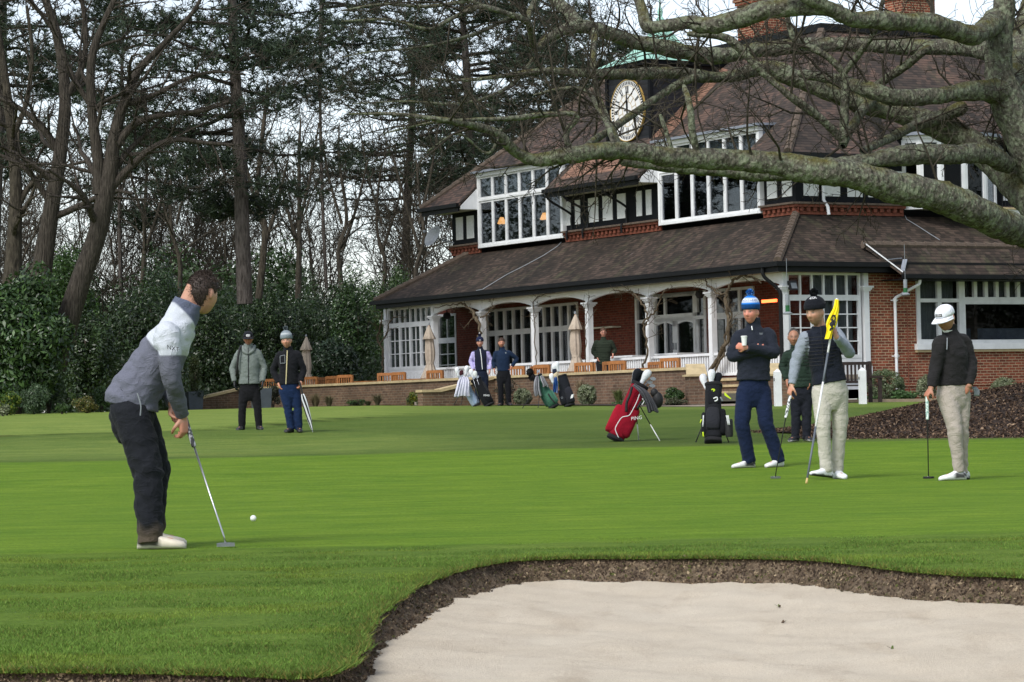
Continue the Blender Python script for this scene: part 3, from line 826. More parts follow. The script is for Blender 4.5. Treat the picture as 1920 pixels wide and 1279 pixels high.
mb = cb(); PE.box(mb, wl0 - .08, wl1, wz0 - .16, wz0 - .001, -.05, .13); mb.build('window_sill', MT['white'], club)
mb = cb(); PE.box(mb, wl0 - .06, wl1, wz0 - .23, wz0 - .161, -.05, .09); mb.build('window_sill', MT['stone'], club)
# curtains behind the right window
rngc = random.Random(4)
def curtain(pl, u0, u1, z0, z1, d=-.14, mat='curtain', fold=.05):
 n = max(6, int((u1 - u0) / .04)); V = []; ph = rngc.random() * 6
 for i in range(n + 1):
  u = u0 + (u1 - u0) * i / n; dd = d + fold * .5 * math.sin(i * 1.3 + ph) + fold * .3 * math.sin(i * .47)
  V += [pl.pt(u, z0, dd), pl.pt(u, z1, dd)]
 mb = cb(); mb.add(V, [(2 * i, 2 * i + 2, 2 * i + 3, 2 * i + 1) for i in range(n)])
 return mb.build('curtain', MT[mat], club, fix=False)
curtain(PE, wl0 + .1, wm - .1, wz0 + .1, wz1 - .1, -.25)
curtain(PE, wm + .4, wl1, zt_ - .1, wz1 - .1, -.3)
# veranda end curtains
curtain(PB_, wb0 + .85, wb1 - .05, 2.2, 4.28, -.16)
for zz in ((wm, wl1),):
 mb = cb(); PE.box(mb, zz[0] + .1, zz[1], wz0 + .02, wz0 + .42, -.3, -.28); mb.build('window_screen', MT['lead'], club)
# low roof over the right bay
zr = .73 + (763 - 452) / 71.2; ze2 = .73 + (761 - 506) / 72.6
bl0 = ipx(1692, a=-.35, z=ze2); bl1 = ipx(1622, a=.45, z=zr)
mb = cb(); mb.slab([(bl0, -.42, ze2), (BR, -.42, ze2), (BR, .55, zr), (bl1, .55, zr)], (0, 0, -.06))
bayr = mb.build('bay_roof', MT['tile'], club)
mb = cb(); n = 34
for i in range(n):
 x0 = bl1 + (BR - bl1) * i / n; mb.tube([(x0, .55, zr + .0), (x0 + (BR - bl1) / n * 1.05, .55, zr - .012)], [.11, .095], 8)
mb.build('ridge_tiles', MT['ridge'], bayr)
mb = cb(); mb.box(bl0 - .05, BR, -.50, -.38, ze2 - .10, ze2 + .01); mb.box(bl0 - .05, BR, -.38, BC, ze2 - .13, ze2 - .101); mb.build('gutter', MT['gutter'], club)
mb = cb(); mb.beam((bl1, .5, zr + .05), (bl0, -.38, ze2 + .07), .022, .03); mb.build('valley_lead', MT['white2'], club)
mb = cb(); mb.beam((bl0 + .05, -.3, ze2 + .10), (bl0 + .3, -.1, ze2 + .42), .12, .03); mb.beam((bl0 - .25, -.1, ze2 + .42), (bl0 + .2, -.05, ze2 + .46), .09, .02); mb.build('lead_flashing', MT['lead'], club)
# white downpipe
x = ipx(1679, a=.38, z=3); x2 = ipx(1703, a=.2, z=4.1)
mb = cb(); P = crom(np.array([(x2, -.30, ze2 - .02), (x2, -.28, ze2 - .22), (x2 - .08, -.2, ze2 - .3), (x + .1, .3, ze2 - .52), (x, .38, ze2 - .62), (x, .38, ze2 - .9), (x, .38, .9)]), 5)
mb.tube(P, .042, 10)
for z in (3.55, 2.05): mb.tube([(x, .38, z), (x, .38, z + .1)], .055, 10); mb.box(x - .1, x + .1, .37, .45, z + .03, z + .06)
soft(mb.build('downpipe', MT['white'], club))
x = ipx(1703, a=.4, z=2.5); mb = cb(); mb.tube([(x, .42, .9), (x, .42, 3.4)], .013, 6); mb.build('cable_conduit', MT['corbel'], club)
# black downpipe at the veranda corner
mb = cb(); mb.tube(crom(np.array([(-.02, .65, ZE - .1), (.0, .62, ZE - .35), (.28, .5, ZE - .62), (.36, .42, ZE - .8), (.36, .42, ZE - 1.2), (.36, .42, 1.2)]), 5), .05, 8); soft(mb.build('downpipe', MT['gutter'], club))
# floodlight on the glazed end
u = ipx(1483, a=.35, z=4); mb = cb(); mb.obox((u, .28, 3.98), (.12, 0, 0), (0, .05, 0), (0, .03, .12)); fl = mb.build('floodlight', MT['blackrub'], club)
mb = cb(); mb.obox((u, .215, 3.97), (.085, 0, 0), (0, .01, 0), (0, .03, .075)); mb.build('lamp_glass', MT['greyplastic'], fl)
# ---- interiors behind the glass
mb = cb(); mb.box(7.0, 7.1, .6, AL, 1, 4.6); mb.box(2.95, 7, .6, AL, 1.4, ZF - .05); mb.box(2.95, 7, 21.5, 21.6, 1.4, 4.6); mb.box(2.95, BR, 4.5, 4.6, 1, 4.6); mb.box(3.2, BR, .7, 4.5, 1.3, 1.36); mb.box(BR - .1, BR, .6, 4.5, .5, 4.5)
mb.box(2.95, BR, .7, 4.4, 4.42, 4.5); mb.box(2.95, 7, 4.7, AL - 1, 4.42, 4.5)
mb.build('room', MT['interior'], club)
# ---- upper storey
ZU = 7.62; EO = 1.5; SL = .87
def rz(b): return ZU + SL * (b - EO)
PU = Plane('a', BT); PV = Plane('b', BT)
d1a = (ipx(1054, b=BT - .15, z=7), ipx(895, b=BT - .15, z=7)); d2a = (ipx(1424, b=BT - .15, z=7), ipx(1233, b=BT - .15, z=7))
DZ0, DZ1, DZM = 6.16, 8.45, 7.70
bw0, bw1 = ipx(1700, a=BT - .2, z=7), ipx(1872, a=BT - .2, z=7)
AUL = ipx(848, b=BT, z=7)
for u0_, u1_ in ((BT - .001, d2a[0]), (d2a[1], d1a[0]), (d1a[1], AUL)): wall('upper_wall', PU, u0_, u1_, ZT - .1, ZU + .6, [], MT['black'], .2)
for u0_, u1_ in ((BT + .2, bw0), (bw1, BR)): wall('upper_wall', PV, u0_, u1_, ZT - .1, ZU + .6, [], MT['black'], .2)
mb = cb(); mb.box(BT + .2, 6, AUL - .2, AUL, ZT - .1, ZU + .4); mb.build('upper_wall', MT['black'], club)
# white render panels between the timbers
def panels(pl, lst, z0=6.53, z1=7.27):
 for (p0, p1) in lst:
  mb = cb(); u = sorted((ipx(p0, b=BT, z=6.9), ipx(p1, b=BT, z=6.9))) if pl is PU else sorted((ipx(p0, a=BT, z=6.9), ipx(p1, a=BT, z=6.9)))
  pl.box(mb, u[0], u[1], z0, z1, .002, .022); mb.build('render_panel', MT['render'], club)
panels(PU, [(856, 868.5), (876, 889), (1062, 1071), (1079, 1088.5), (1104, 1122.5), (1131, 1149), (1158, 1174), (1194, 1204), (1212, 1222), (1439, 1457), (1467, 1485)])
panels(PV, [(1506, 1534), (1545, 1574), (1588, 1616), (1627, 1654), (1666, 1693), (1880, 1892), (1902, 1916)])
# brick corbel courses under the panels
def corbel(pl, u0, u1):
 mb = cb(); pl.box(mb, u0, u1, ZT + .0, ZT + .09, .004, .06); pl.box(mb, u0, u1, ZT + .20, ZT + .275, .004, .16)
 n = int((u1 - u0) / .225)
 for k in range(n):
  y = u0 + (u1 - u0) * (k + .5) / n; pl.box(mb, y - .056, y + .056, ZT + .091, ZT + .199, .004, .12)
 o = mb.build('brick_corbel', MT['corbel'], club)
 mb = cb(); pl.box(mb, u0 - .03, u1 + .03, ZT + .276, ZT + .33, .004, .22); mb.build('coping', MT['ridge'], o)
 mb = cb(); pl.box(mb, u0, u1, ZT + .101, ZT + .19, .003, .03); mb.build('shadow_gap', MT['brick_dk'], o)
corbel(PU, d1a[1] + .02, AUL); corbel(PU, d2a[1] + .02, d1a[0] - .02); corbel(PU, BT - .15, d2a[0] - .02); corbel(PV, BT + .001, bw0 - .02); corbel(PV, bw1 + .02, BR)
def dormer(u0, u1, n):
 pl = Plane('a', BT - .12)
 root = cb(); pl.box(root, u0, u0 + .1, DZ0, DZ1, -.12, .02); pl.box(root, u1 - .1, u1, DZ0, DZ1, -.12, .02)
 pl.box(root, u0 + .1, u1 - .1, DZ0, DZ0 + .08, -.12, .05); pl.box(root, u0 - .02, u1 + .02, DZ1, DZ1 + .12, -.12, .06)
 d = root.build('dormer', MT['white'], club)
 def win(z0, z1):
  mb = cb(); w = (u1 - u0 - .2) / n
  for k in range(n):
   x0, x1 = u0 + .1 + k * w, u0 + .1 + (k + 1) * w
   f = .065
   pl.box(mb, x0 + .012, x0 + f, z0, z1, -.06, .0); pl.box(mb, x1 - f, x1 - .012, z0, z1, -.06, .0)
   pl.box(mb, x0 + f, x1 - f, z0, z0 + f, -.06, .0); pl.box(mb, x0 + f, x1 - f, z1 - f, z1, -.06, .0)
   pl.box(mb, x0 - .012, x0 + .012, z0, z1, -.09, .016)
  o = mb.build('window_frame', MT['white2'], d)
  return o
 win(DZ0 + .08, DZM - .03); win(DZM + .03, DZ1)
 mb = cb(); pl.box(mb, u0 + .1, u1 - .1, DZM - .03, DZM + .03, -.09, .03); mb.build('transom', MT['white'], d)
 mb = cb(); pl.box(mb, u0 + .1, u1 - .1, DZ0 + .08, DZ1, -.045, -.037); mb.build('pane', MT['glass'], d)
 mb = cb(); pl.box(mb, u0 + .1, u1 - .1, DZM - .02, DZ1, -.13, -.12); mb.build('blind', MT['blind'], d)
 bb = EO + (DZ1 + .1 - ZU) / SL + .25
 mb = cb(); mb.slab([(BT - .30, u0 - .12, DZ1 + .12), (BT - .30, u1 + .12, DZ1 + .12), (bb, u1 + .12, DZ1 + .15), (bb, u0 - .12, DZ1 + .15)], (0, 0, .07)); mb.build('lead_roof', MT['lead'], d)
 for (x0, x1) in ((u0 + .012, u0 + .05), (u1 - .05, u1 - .012)):
  mb = cb(); mb.slab([(BT - .02, x0, ZU - .2), (bb, x0, ZU - .2), (bb, x0, DZ1 + .119), (BT - .02, x0, DZ1 + .119)], (0, x1 - x0, 0))
  mb.build('cheek', MT['lead'], d)
dormer(d1a[0], d1a[1], 6); dormer(d2a[0], d2a[1], 6)
# lamps glowing inside the upstairs rooms
for (px, b, z) in ((941, 3.2, 7.0), (1021, 3.2, 6.95)):
 a_ = ipx(px, b=b, z=z); mb = cb(); mb.lathe([(.06, z + .2), (.15, z), (.13, z - .02)], (b, a_, 0), 12); l = mb.build('lamp_shade', MT['lamp'], club); soft(l)
 mb = cb(); mb.tube([(b, a_, z - .02), (b, a_, z - .6)], .03, 6); mb.build('lamp_base', MT['dark'], l)
mb = cb(); a_ = ipx(1255, b=3.9, z=3.55); mb.ell((3.9, a_, 3.55), .05, .05, .10); mb.build('lit_lamp', MT['lamp'], club)
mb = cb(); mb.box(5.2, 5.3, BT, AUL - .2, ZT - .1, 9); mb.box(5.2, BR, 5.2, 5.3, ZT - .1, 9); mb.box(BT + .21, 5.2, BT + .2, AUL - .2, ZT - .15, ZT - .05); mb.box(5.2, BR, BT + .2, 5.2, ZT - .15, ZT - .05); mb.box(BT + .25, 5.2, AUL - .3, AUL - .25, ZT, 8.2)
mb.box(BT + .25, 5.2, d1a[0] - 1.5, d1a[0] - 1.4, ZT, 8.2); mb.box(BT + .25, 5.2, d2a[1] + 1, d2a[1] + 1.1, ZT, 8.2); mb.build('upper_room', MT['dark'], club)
# bow window on the right upper wall
def bow():
 z0, z1 = 6.3, 8.15; n = 4; cx = (bw0 + bw1) / 2; hw = (bw1 - bw0) / 2
 P = [(bw0, BT)] + [(cx + hw * .93 * math.sin(t), BT - .12 - .62 * math.cos(t) ** .8) for t in np.linspace(-1.1, 1.1, n + 1)] + [(bw1, BT)]
 d = cb(); g = cb(); bl = cb(); sill = cb()
 for i in range(len(P) - 1):
  p, q = Vector((*P[i], 0)), Vector((*P[i + 1], 0)); t = (q - p).normalized(); nn = Vector((t.y, -t.x, 0))
  L = (q - p).length
  for (x0, x1, za, zb) in ((0, .10, z0, z1), (L - .10, L, z0, z1), (.1, L - .1, z0, z0 + .1), (.1, L - .1, z1 - .1, z1), (.1, L - .1, 7.62, 7.72)):
   a, b = p + t * x0, p + t * x1
   d.slab([(a.x, a.y, za), (b.x, b.y, za), (b.x, b.y, zb), (a.x, a.y, zb)], tuple(-nn * .08))
  a, b = p + t * .05 - nn * .035, q - t * .05 - nn * .035
  g.slab([(a.x, a.y, z0 + .05), (b.x, b.y, z0 + .05), (b.x, b.y, z1 - .05), (a.x, a.y, z1 - .05)], tuple(-nn * .008))
  a, b = p + t * .05 - nn * .12, q - t * .05 - nn * .12
  bl.slab([(a.x, a.y, 7.66), (b.x, b.y, 7.66), (b.x, b.y, z1 - .05), (a.x, a.y, z1 - .05)], tuple(-nn * .008))
 w = d.build('bow_window', MT['white'], club); g.build('pane', MT['glass'], w); bl.build('blind', MT['blind'], w)
 top = [(x, y - .22, z1 + .1) for x, y in P[1:-1]]; top = [(bw0 - .3, BT - .05, z1 + .1)] + top + [(bw1 + .3, BT - .05, z1 + .1), (bw1 + .3, BT + 1.2, z1 + .1), (bw0 - .3, BT + 1.2, z1 + .1)]
 m = cb(); m.slab(top, (0, 0, .09)); m.build('lead_roof', MT['lead'], w)
 m = cb(); m.slab([(x, y - .05, z1 + .002) for x, y, _ in [(p[0], p[1], 0) for p in P]], (0, 0, .095)); m.build('fascia', MT['white'], w)
 m = cb(); m.slab([(x, y - .08, z0 - .1) for x, y in P], (0, 0, .098)); m.build('window_sill', MT['white'], w)
bow()
# white parapet and thin black balcony rail at the far right
mb = cb(); x0 = ipx(1880, a=BT - 1.2, z=5.9); mb.box(x0, BR, BT - 1.3, BT - 1.1, 4.9, ZT + .15); mb.build('balcony_wall', MT['render'], club)
mb = cb(); mb.box(x0 - .05, BR, BT - 1.35, BT - 1.05, ZT + .151, ZT + .2); mb.build('coping', MT['stone'], club)
mb = cb(); mb.tube([(x0, BT - 1.2, ZT + .75), (BR, BT - 1.2, ZT + .75)], .015, 6)
for k in range(40): mb.tube([(x0 + k * .12, BT - 1.2, ZT + .2), (x0 + k * .12, BT - 1.2, ZT + .75)], .008, 4)
mb.build('balcony_rail', MT['gutter'], club)
# ---- main roof: hips and ridge, cut back round the dormers
BRDG = 6.3; ZR = rz(BRDG); AE = ipx(790, b=EO, z=ZU); bC = EO + (DZ1 + .1 - ZU) / SL; zC = rz(bC)
mb = cb(); th = (0, 0, -.09)
mb.slab([(EO, EO, ZU), (EO, d2a[0] - .02, ZU), (bC, d2a[0] - .02, zC), (bC, bC, zC)], th)
mb.slab([(EO, d2a[1] + .02, ZU), (EO, d1a[0] - .02, ZU), (bC, d1a[0] - .02, zC), (bC, d2a[1] + .02, zC)], th)
mb.slab([(EO, d1a[1] + .02, ZU), (EO, AE, ZU), (bC, AE - (bC - EO), zC), (bC, d1a[1] + .02, zC)], th)
mb.slab([(bC, bC, zC), (bC, AE - (bC - EO), zC), (BRDG, AE - (BRDG - EO), ZR), (BRDG, BRDG, ZR)], th)
BX = BR + 3
mb.slab([(EO, EO, ZU), (bC, bC, zC), (bw0 - .35, bC, zC), (bw0 - .35, EO, ZU)], th); mb.slab([(bw1 + .35, EO, ZU), (bw1 + .35, bC, zC), (BX, bC, zC), (BX, EO, ZU)], th)
mb.slab([(bC, bC, zC), (BRDG, BRDG, ZR), (BX, BRDG, ZR), (BX, bC, zC)], th)
mb.slab([(EO, AE, ZU), (2 * BRDG - EO, AE, ZU), (BRDG, AE - (BRDG - EO), ZR)], th)
mb.slab([(BRDG, BRDG, ZR), (BRDG, AE - (BRDG - EO), ZR), (2 * BRDG - EO, AE, ZU), (2 * BRDG - EO, 2 * BRDG - EO, ZU)], th)
mb.slab([(BRDG, BRDG, ZR), (2 * BRDG - EO, 2 * BRDG - EO, ZU), (BX, 2 * BRDG - EO, ZU), (BX, BRDG, ZR)], th)
mroof = mb.build('main_roof', MT['tile_up'], club)
mb = cb()
def ridge(p, q, r=.13, st=.42):
 p, q = Vector(p), Vector(q); n = max(2, int((q - p).length / st))
 for i in range(n):
  a = p + (q - p) * (i / n); b2 = p + (q - p) * ((i + 1.06) / n); mb.tube([a, b2 - Vector((0, 0, .015))], [r, r * .88], 8)
ridge((EO, EO, ZU), (BRDG, BRDG, ZR)); mb.build('hip_ridge', MT['ridge'], mroof); mb = cb(); ridge((EO, AE, ZU), (BRDG, AE - (BRDG - EO), ZR))
mb.build('hip_ridge', MT['ridge'], mroof)
mb = cb(); mb.box(BRDG - .16, BRDG + .16, BRDG - .16, AE - (BRDG - EO), ZR - .08, ZR + .14); mb.box(BRDG + .161, BX, BRDG - .16, BRDG + .16, ZR - .08, ZR + .14); mb.build('lead_ridge', MT['gutter'], mroof)
# eaves
for (u0, u1) in ((EO - .05, d2a[0] - .05), (d2a[1] + .03, d1a[0] - .03), (d1a[1] + .05, AE + .05)):
 mb = cb(); mb.box(EO - .10, EO + .03, u0, u1, ZU - .12, ZU + .0); mb.box(EO + .0, EO + .06, u0 + .06, u1 - .06, ZU - .26, ZU - .121); mb.build('gutter', MT['gutter'], club)
 mb = cb(); mb.box(EO + .061, BT, u0 + .06, u1 - .06, ZU - .2, ZU - .16); mb.build('soffit', MT['cream'], club)
for (u0, u1) in ((EO + .04, bw0 - .36), (bw1 + .36, BX)):
 mb = cb(); mb.box(u0, u1, EO - .10, EO + .03, ZU - .12, ZU); mb.box(u0, u1, EO + .0, EO + .06, ZU - .26, ZU - .121); mb.build('gutter', MT['gutter'], club)
 mb = cb(); mb.box(u0, u1, EO + .061, BT, ZU - .2, ZU - .16); mb.build('soffit', MT['cream'], club)
mb = cb(); mb.box(EO - .1, 2 * BRDG - EO, AE + .051, AE + .16, ZU - .12, ZU); mb.build('gutter', MT['gutter'], club)
# white triangular boards where the eaves meet the dormers
for u in (d1a[1] + .03, d2a[1] + .01):
 mb = cb(); mb.slab([(EO + .05, u, ZU - .2), (BT, u, ZU - .2), (BT, u, rz(BT) - .1), (EO + .05, u, ZU - .1)], (0, -.025, 0)); mb.build('barge_board', MT['white'], club)
# eaves brackets and downpipes on the black wall
for px in (1105, 1178, 1075):
 a_ = ipx(px, b=BT, z=6.8); mb = cb(); mb.tube(crom(np.array([(EO - .02, a_ + .25, ZU - .15), (EO + .1, a_ + .2, ZU - .35), (BT - .1, a_, ZU - .75), (BT - .08, a_, ZU - .9), (BT - .08, a_, ZT + .35), (BT - .25, a_, ZT + .3), (BT - .25, a_, ZT + .05)]), 4), .035, 6); mb.build('downpipe', MT['gutter'], club)
x = ipx(1545, a=BT - .1, z=6.5); mb = cb(); mb.tube([(x, BT - .3, ZT - .02), (x, BT - .26, ZT + .2), (x, BT - .08, ZT + .4), (x, BT - .08, ZU - .1)], .045, 8); mb.build('downpipe', MT['white'], club)
# cables on the roofs
def roofpt(px, py, end=False, off=.03):
 lo = None
 for k in range(60):
  b = BT * k / 59.0; z = ZE + (ZT - ZE) * b / BT + off
  if end: t = ipx(px, a=b, z=z); e = abs(proj(CP(t, b, z))[1] - py); p = (t, b, z)
  else: t = ipx(px, b=b, z=z); e = abs(proj(CP(b, t, z))[1] - py); p = (b, t, z)
  if lo is None or e < lo[0]: lo = (e, p)
 return lo[1]
mb = cb(); mb.tube([roofpt(*q) for q in ((1053, 452), (1045, 462), (1020, 478), (985, 497), (950, 515), (925, 530), (905, 543), (893, 551))], .013, 5); mb.build('roof_cable', MT['greyplastic'], club)
mb = cb(); mb.tube([roofpt(*q, end=True) for q in ((1697, 402), (1700, 411), (1722, 424), (1745, 440), (1762, 450))], .011, 5); mb.build('roof_cable', MT['greyplastic'], club)
# ---- clock tower
tb0 = 3.0; ta0, ta1 = ipx(1221, b=tb0, z=9.5), ipx(1141, b=tb0, z=9.5); tw = ta1 - ta0; TZ1 = .73 + (774 - 122) / 62.3
m, nt, p, tc, out = newmat('weatherboard'); uvs = nd(nt, 'ShaderNodeSeparateXYZ', {0: tc.outputs['UV']}); fr = math_(nt, 'FRACT', math_(nt, 'DIVIDE', uvs.outputs[1], .17))
c = ramp(nt, fr, [(0, (.002, .002, .003)), (.12, (.010, .011, .015)), (1, (.019, .021, .028))]); setp(nt, p, c, .6, fr, .8, .02, .4); MT['board'] = m
mb = cb(); mb.box(tb0, tb0 + tw, ta0, ta1, 7.6, TZ1); tower = mb.build('clock_tower', MT['board'], club)
for (x, y) in ((tb0, ta0), (tb0, ta1), (tb0 + tw, ta0)):
 mb = cb(); mb.box(x - .06, x + .06, y - .06, y + .06, 7.6, TZ1 - .001); mb.build('corner_board', MT['black'], tower)
# concave copper roof
mb = cb(); cxb, cya = tb0 + tw / 2, (ta0 + ta1) / 2; H = 1.35
prof = [(tw / 2 + .32, 0), (tw / 2 + .05, .13), (tw * .33, .38), (tw * .17, .75), (.10, H)]
V = []
for hw, z in prof: V += [(cxb - hw, cya - hw, TZ1 + .02 + z), (cxb + hw, cya - hw, TZ1 + .02 + z), (cxb + hw, cya + hw, TZ1 + .02 + z), (cxb - hw, cya + hw, TZ1 + .02 + z)]
mb.add(V, [(0, 3, 2, 1), (16, 17, 18, 19)] + [(4 * i + j, 4 * i + (j + 1) % 4, 4 * i + 4 + (j + 1) % 4, 4 * i + 4 + j) for i in range(4) for j in range(4)])
cr = mb.build('copper_roof', MT['copper'], tower)
mb = cb(); mb.lathe([(.10, TZ1 + H - .02), (.13, TZ1 + H + .1), (.06, TZ1 + H + .2), (.09, TZ1 + H + .35), (.03, TZ1 + H + .5), (.015, TZ1 + H + 1.1)], (cxb, cya, 0), 8); mb.build('finial', MT['copper'], cr)
mb = cb(); mb.box(tb0 - .25, tb0 + tw + .25, ta0 - .25, ta1 + .25, TZ1 - .10, TZ1 + .02); mb.build('tower_eave', MT['black'], tower)
# dial
cyk = cya; czk = .73 + (773.5 - 207) / 62.2; CR = .93
def ring(mb, r0, r1, x, th, n=64, mi=0):
 for i in range(n):
  t0, t1 = 2 * math.pi * i / n, 2 * math.pi * (i + 1) / n
  q = [(r0, t0), (r1, t0), (r1, t1), (r0, t1)]
  mb.slab([(x, cyk + r * math.sin(t), czk + r * math.cos(t)) for r, t in q], (-th, 0, 0), mi)
mb = cb(); n = 64; mb.slab([(tb0 - .02, cyk + (CR - .015) * math.sin(2 * math.pi * i / n), czk + (CR - .015) * math.cos(2 * math.pi * i / n)) for i in range(n)], (-.05, 0, 0))
dial = mb.build('clock_dial', MT['whiteplastic'], tower)
gold = simple('gilded_metal', S(168, 140, 80), .45, .15, 8)
mb = cb(); ring(mb, CR - .015, CR + .008, tb0 - .02, .075); ring(mb, CR * .80, CR * .81, tb0 - .071, .008); ring(mb, CR * .52, CR * .53, tb0 - .071, .008); ring(mb, CR * .28, CR * .29, tb0 - .071, .008)
for k in range(12):
 t = 2 * math.pi * (k + .5) / 12; d = Vector((0, math.sin(t), math.cos(t))); s_ = Vector((0, math.cos(t), -math.sin(t)))
 c0 = Vector((tb0 - .075, cyk, czk)); mb.obox(c0 + d * CR * .4, d * CR * .12, s_ * .006, Vector((.003, 0, 0)))
mb.build('gilt_rings', gold, dial)
mb = cb()
for k in range(60):
 if k % 1 == 0:
  t = 2 * math.pi * k / 60; d = Vector((0, math.sin(t), math.cos(t))); s_ = Vector((0, math.cos(t), -math.sin(t)))
  mb.obox(Vector((tb0 - .074, cyk, czk)) + d * CR * .89, d * CR * .05, s_ * .022, Vector((.003, 0, 0)))
mb.build('minute_track', MT['black'], dial)
NUM = ['XII', 'I', 'II', 'III', 'IIII', 'V', 'VI', 'VII', 'VIII', 'IX', 'X', 'XI']
for k, s in enumerate(NUM):
 mb = cb(); t = 2 * math.pi * k / 12; sg = -1          # seen from outside, +a runs to the viewer's left
 d = Vector((0, -math.sin(t), math.cos(t))); sd = Vector((0, -math.cos(t), -math.sin(t)))
 wd = {'I': .045, 'V': .10, 'X': .10}; tot = sum(wd[c] for c in s); x = -tot / 2
 c0 = Vector((tb0 - .075, cyk, czk)) + d * CR * .67; hh = CR * .115
 for ch in s:
  w = wd[ch]; m_ = x + w / 2
  def bar(xa, xb, th):
   pa = c0 + sd * (m_ + xa) + d * hh; pb = c0 + sd * (m_ + xb) - d * hh; ax = (pb - pa)
   nrm = ax.normalized().cross(Vector((1, 0, 0))); mb.obox((pa + pb) / 2, ax / 2, nrm * th / 2, Vector((.003, 0, 0)))
  if ch == 'I': bar(0, 0, .026)
  elif ch == 'V': bar(-.035, 0, .028); bar(.035, 0, .012)
  else: bar(-.035, .035, .028); bar(.035, -.035, .012)
  x += w
 mb.build('numeral', MT['black'], dial)
for (t, L, w) in ((2 * math.pi * .995, CR * .72, .05), (2 * math.pi * 11.94 / 12, CR * .48, .09)):
 mb = cb(); d = Vector((0, -math.sin(t), math.cos(t))); s_ = Vector((0, -math.cos(t), -math.sin(t))); c0 = Vector((tb0 - .085, cyk, czk))
 mb.slab([c0 - d * .15 - s_ * w * .3, c0 + d * L * .6 - s_ * w * .5, c0 + d * L, c0 + d * L * .6 + s_ * w * .5, c0 - d * .15 + s_ * w * .3], (-.008, 0, 0)); mb.build('clock_hand', MT['black'], dial)
# newer orange tiles beside the tower
mb = cb(); off = .012
mb.slab([(2.95, ta0 - .05, rz(2.95) + off), (2.95, ta0 - 1.0, rz(2.95) + off), (5.3, ta0 - .75, rz(5.3) + off), (5.5, ta0 - .05, rz(5.5) + off)], (0, 0, -.01))
mb.slab([(EO + .02, d2a[1] + .3, rz(EO) + off), (EO + .02, d1a[0] - .4, rz(EO) + off), (bC, d1a[0] - .4, zC + off), (bC, d2a[1] + .3, zC + off)], (0, 0, -.01))
mb.build('newer_tiles', MT['tile_or'], mroof)
# ---- chimneys
def chimney(px, py0, b, a, w, h):
 c = Vector((b, a, 0)); z0 = 9.0; s = 61.0; zt = .73 + (766 - py0) / s
 mb = cb(); mb.box(b - w, b + w, a - w * .7, a + w * .7, z0, zt)
 for k, e in enumerate((.05, .1, .06)): mb.box(b - w - e, b + w + e, a - w * .7 - e, a + w * .7 + e, zt + .1 * k, zt + .1 * (k + 1) - .002)
 ch = mb.build('chimney', MT['brick'], club)
 mb = cb()
 for k in (-.4, .4): mb.lathe([(.13, zt + .29), (.12, zt + .8), (.15, zt + .82), (.14, zt + .9)], (b + k * w, a, 0), 10)
 mb.build('chimney_pot', MT['corbel'], ch)
chimney(1430, 12, 7.2, ipx(1430, b=7.2, z=12), .62, 0); chimney(1707, 16, ipx(1707, a=7.6, z=12), 7.6, .62, 0)
# ---- satellite dish on the left end
a_ = AUL; mb = cb(); c = Vector((BT - .55, AUL + .1, 6.62)); nrm = Vector((-.75, .0, .35)).normalized(); t1 = nrm.cross(Vector((0, 0, 1))).normalized(); t2 = nrm.cross(t1)
V = [c]; n = 20
for k, r in ((1, .22), (2, .46)):
 for i in range(n): V.append(c + (t1 * math.cos(6.2832 * i / n) + t2 * .8 * math.sin(6.2832 * i / n)) * r + nrm * (.16 * r * r / .2))
Fc = [(0, 1 + i, 1 + (i + 1) % n) for i in range(n)] + [(1 + i, 1 + n + i, 1 + n + (i + 1) % n, 1 + (i + 1) % n) for i in range(n)]
mb.add(V, Fc); mb.tube([c, c + Vector((.3, -.05, -.1)), Vector((BT, AUL - .1, 6.45))], .025, 6); mb.tube([c - t2 * .4, c + nrm * .5], .012, 5); mb.ell(tuple(c + nrm * .5), .05, .05, .05, 8, 6)
mb.build('satellite_dish', MT['greyplastic'], club, fix=False)
# ------------------------------------------------------------------ terrace in front of the clubhouse
TZ = 1.84
TR = W(1297, 688, 71.0); TR.z = 0
def wallpt(t, d=0.0, z=0.0):
 """t metres along the terrace wall from its right end, d metres behind its front face"""
 return Vector((TR.x, TR.y, 0)) + UU * t + VV * d + Vector((0, 0, z))
def wall_t(px, d=0.0, z=1.6):
 t = 8.0
 for _ in range(30):
  f = proj(wallpt(t, d, z))[0] - px; g = (proj(wallpt(t + .01, d, z))[0] - px - f) / .01
  t -= max(-3, min(3, f / g))
 return t
TLEN = wall_t(452)
TF = 1.17
def at_wall(name, t, d, z, label, cat, group=None):
 p = wallpt(t, d, z); return empty(name, p, ANG, label, cat, group)
tw_ = at_wall('terrace_wall', 0, 0, .8, 'long low brown brick terrace wall with stone coping below the wooden chairs', 'wall')
mb = MB(dz=.8); mb.box(0, .32, 0, TLEN, .5, TZ - .07); mb.build('wall_body', MT['brick_br'], tw_)
mb = MB(dz=.8); n = 28
for k in range(n): mb.box(-.05, .37, TLEN * k / n + .004, TLEN * (k + 1) / n - .004, TZ - .069, TZ)
mb.build('coping', MT['stone'], tw_)
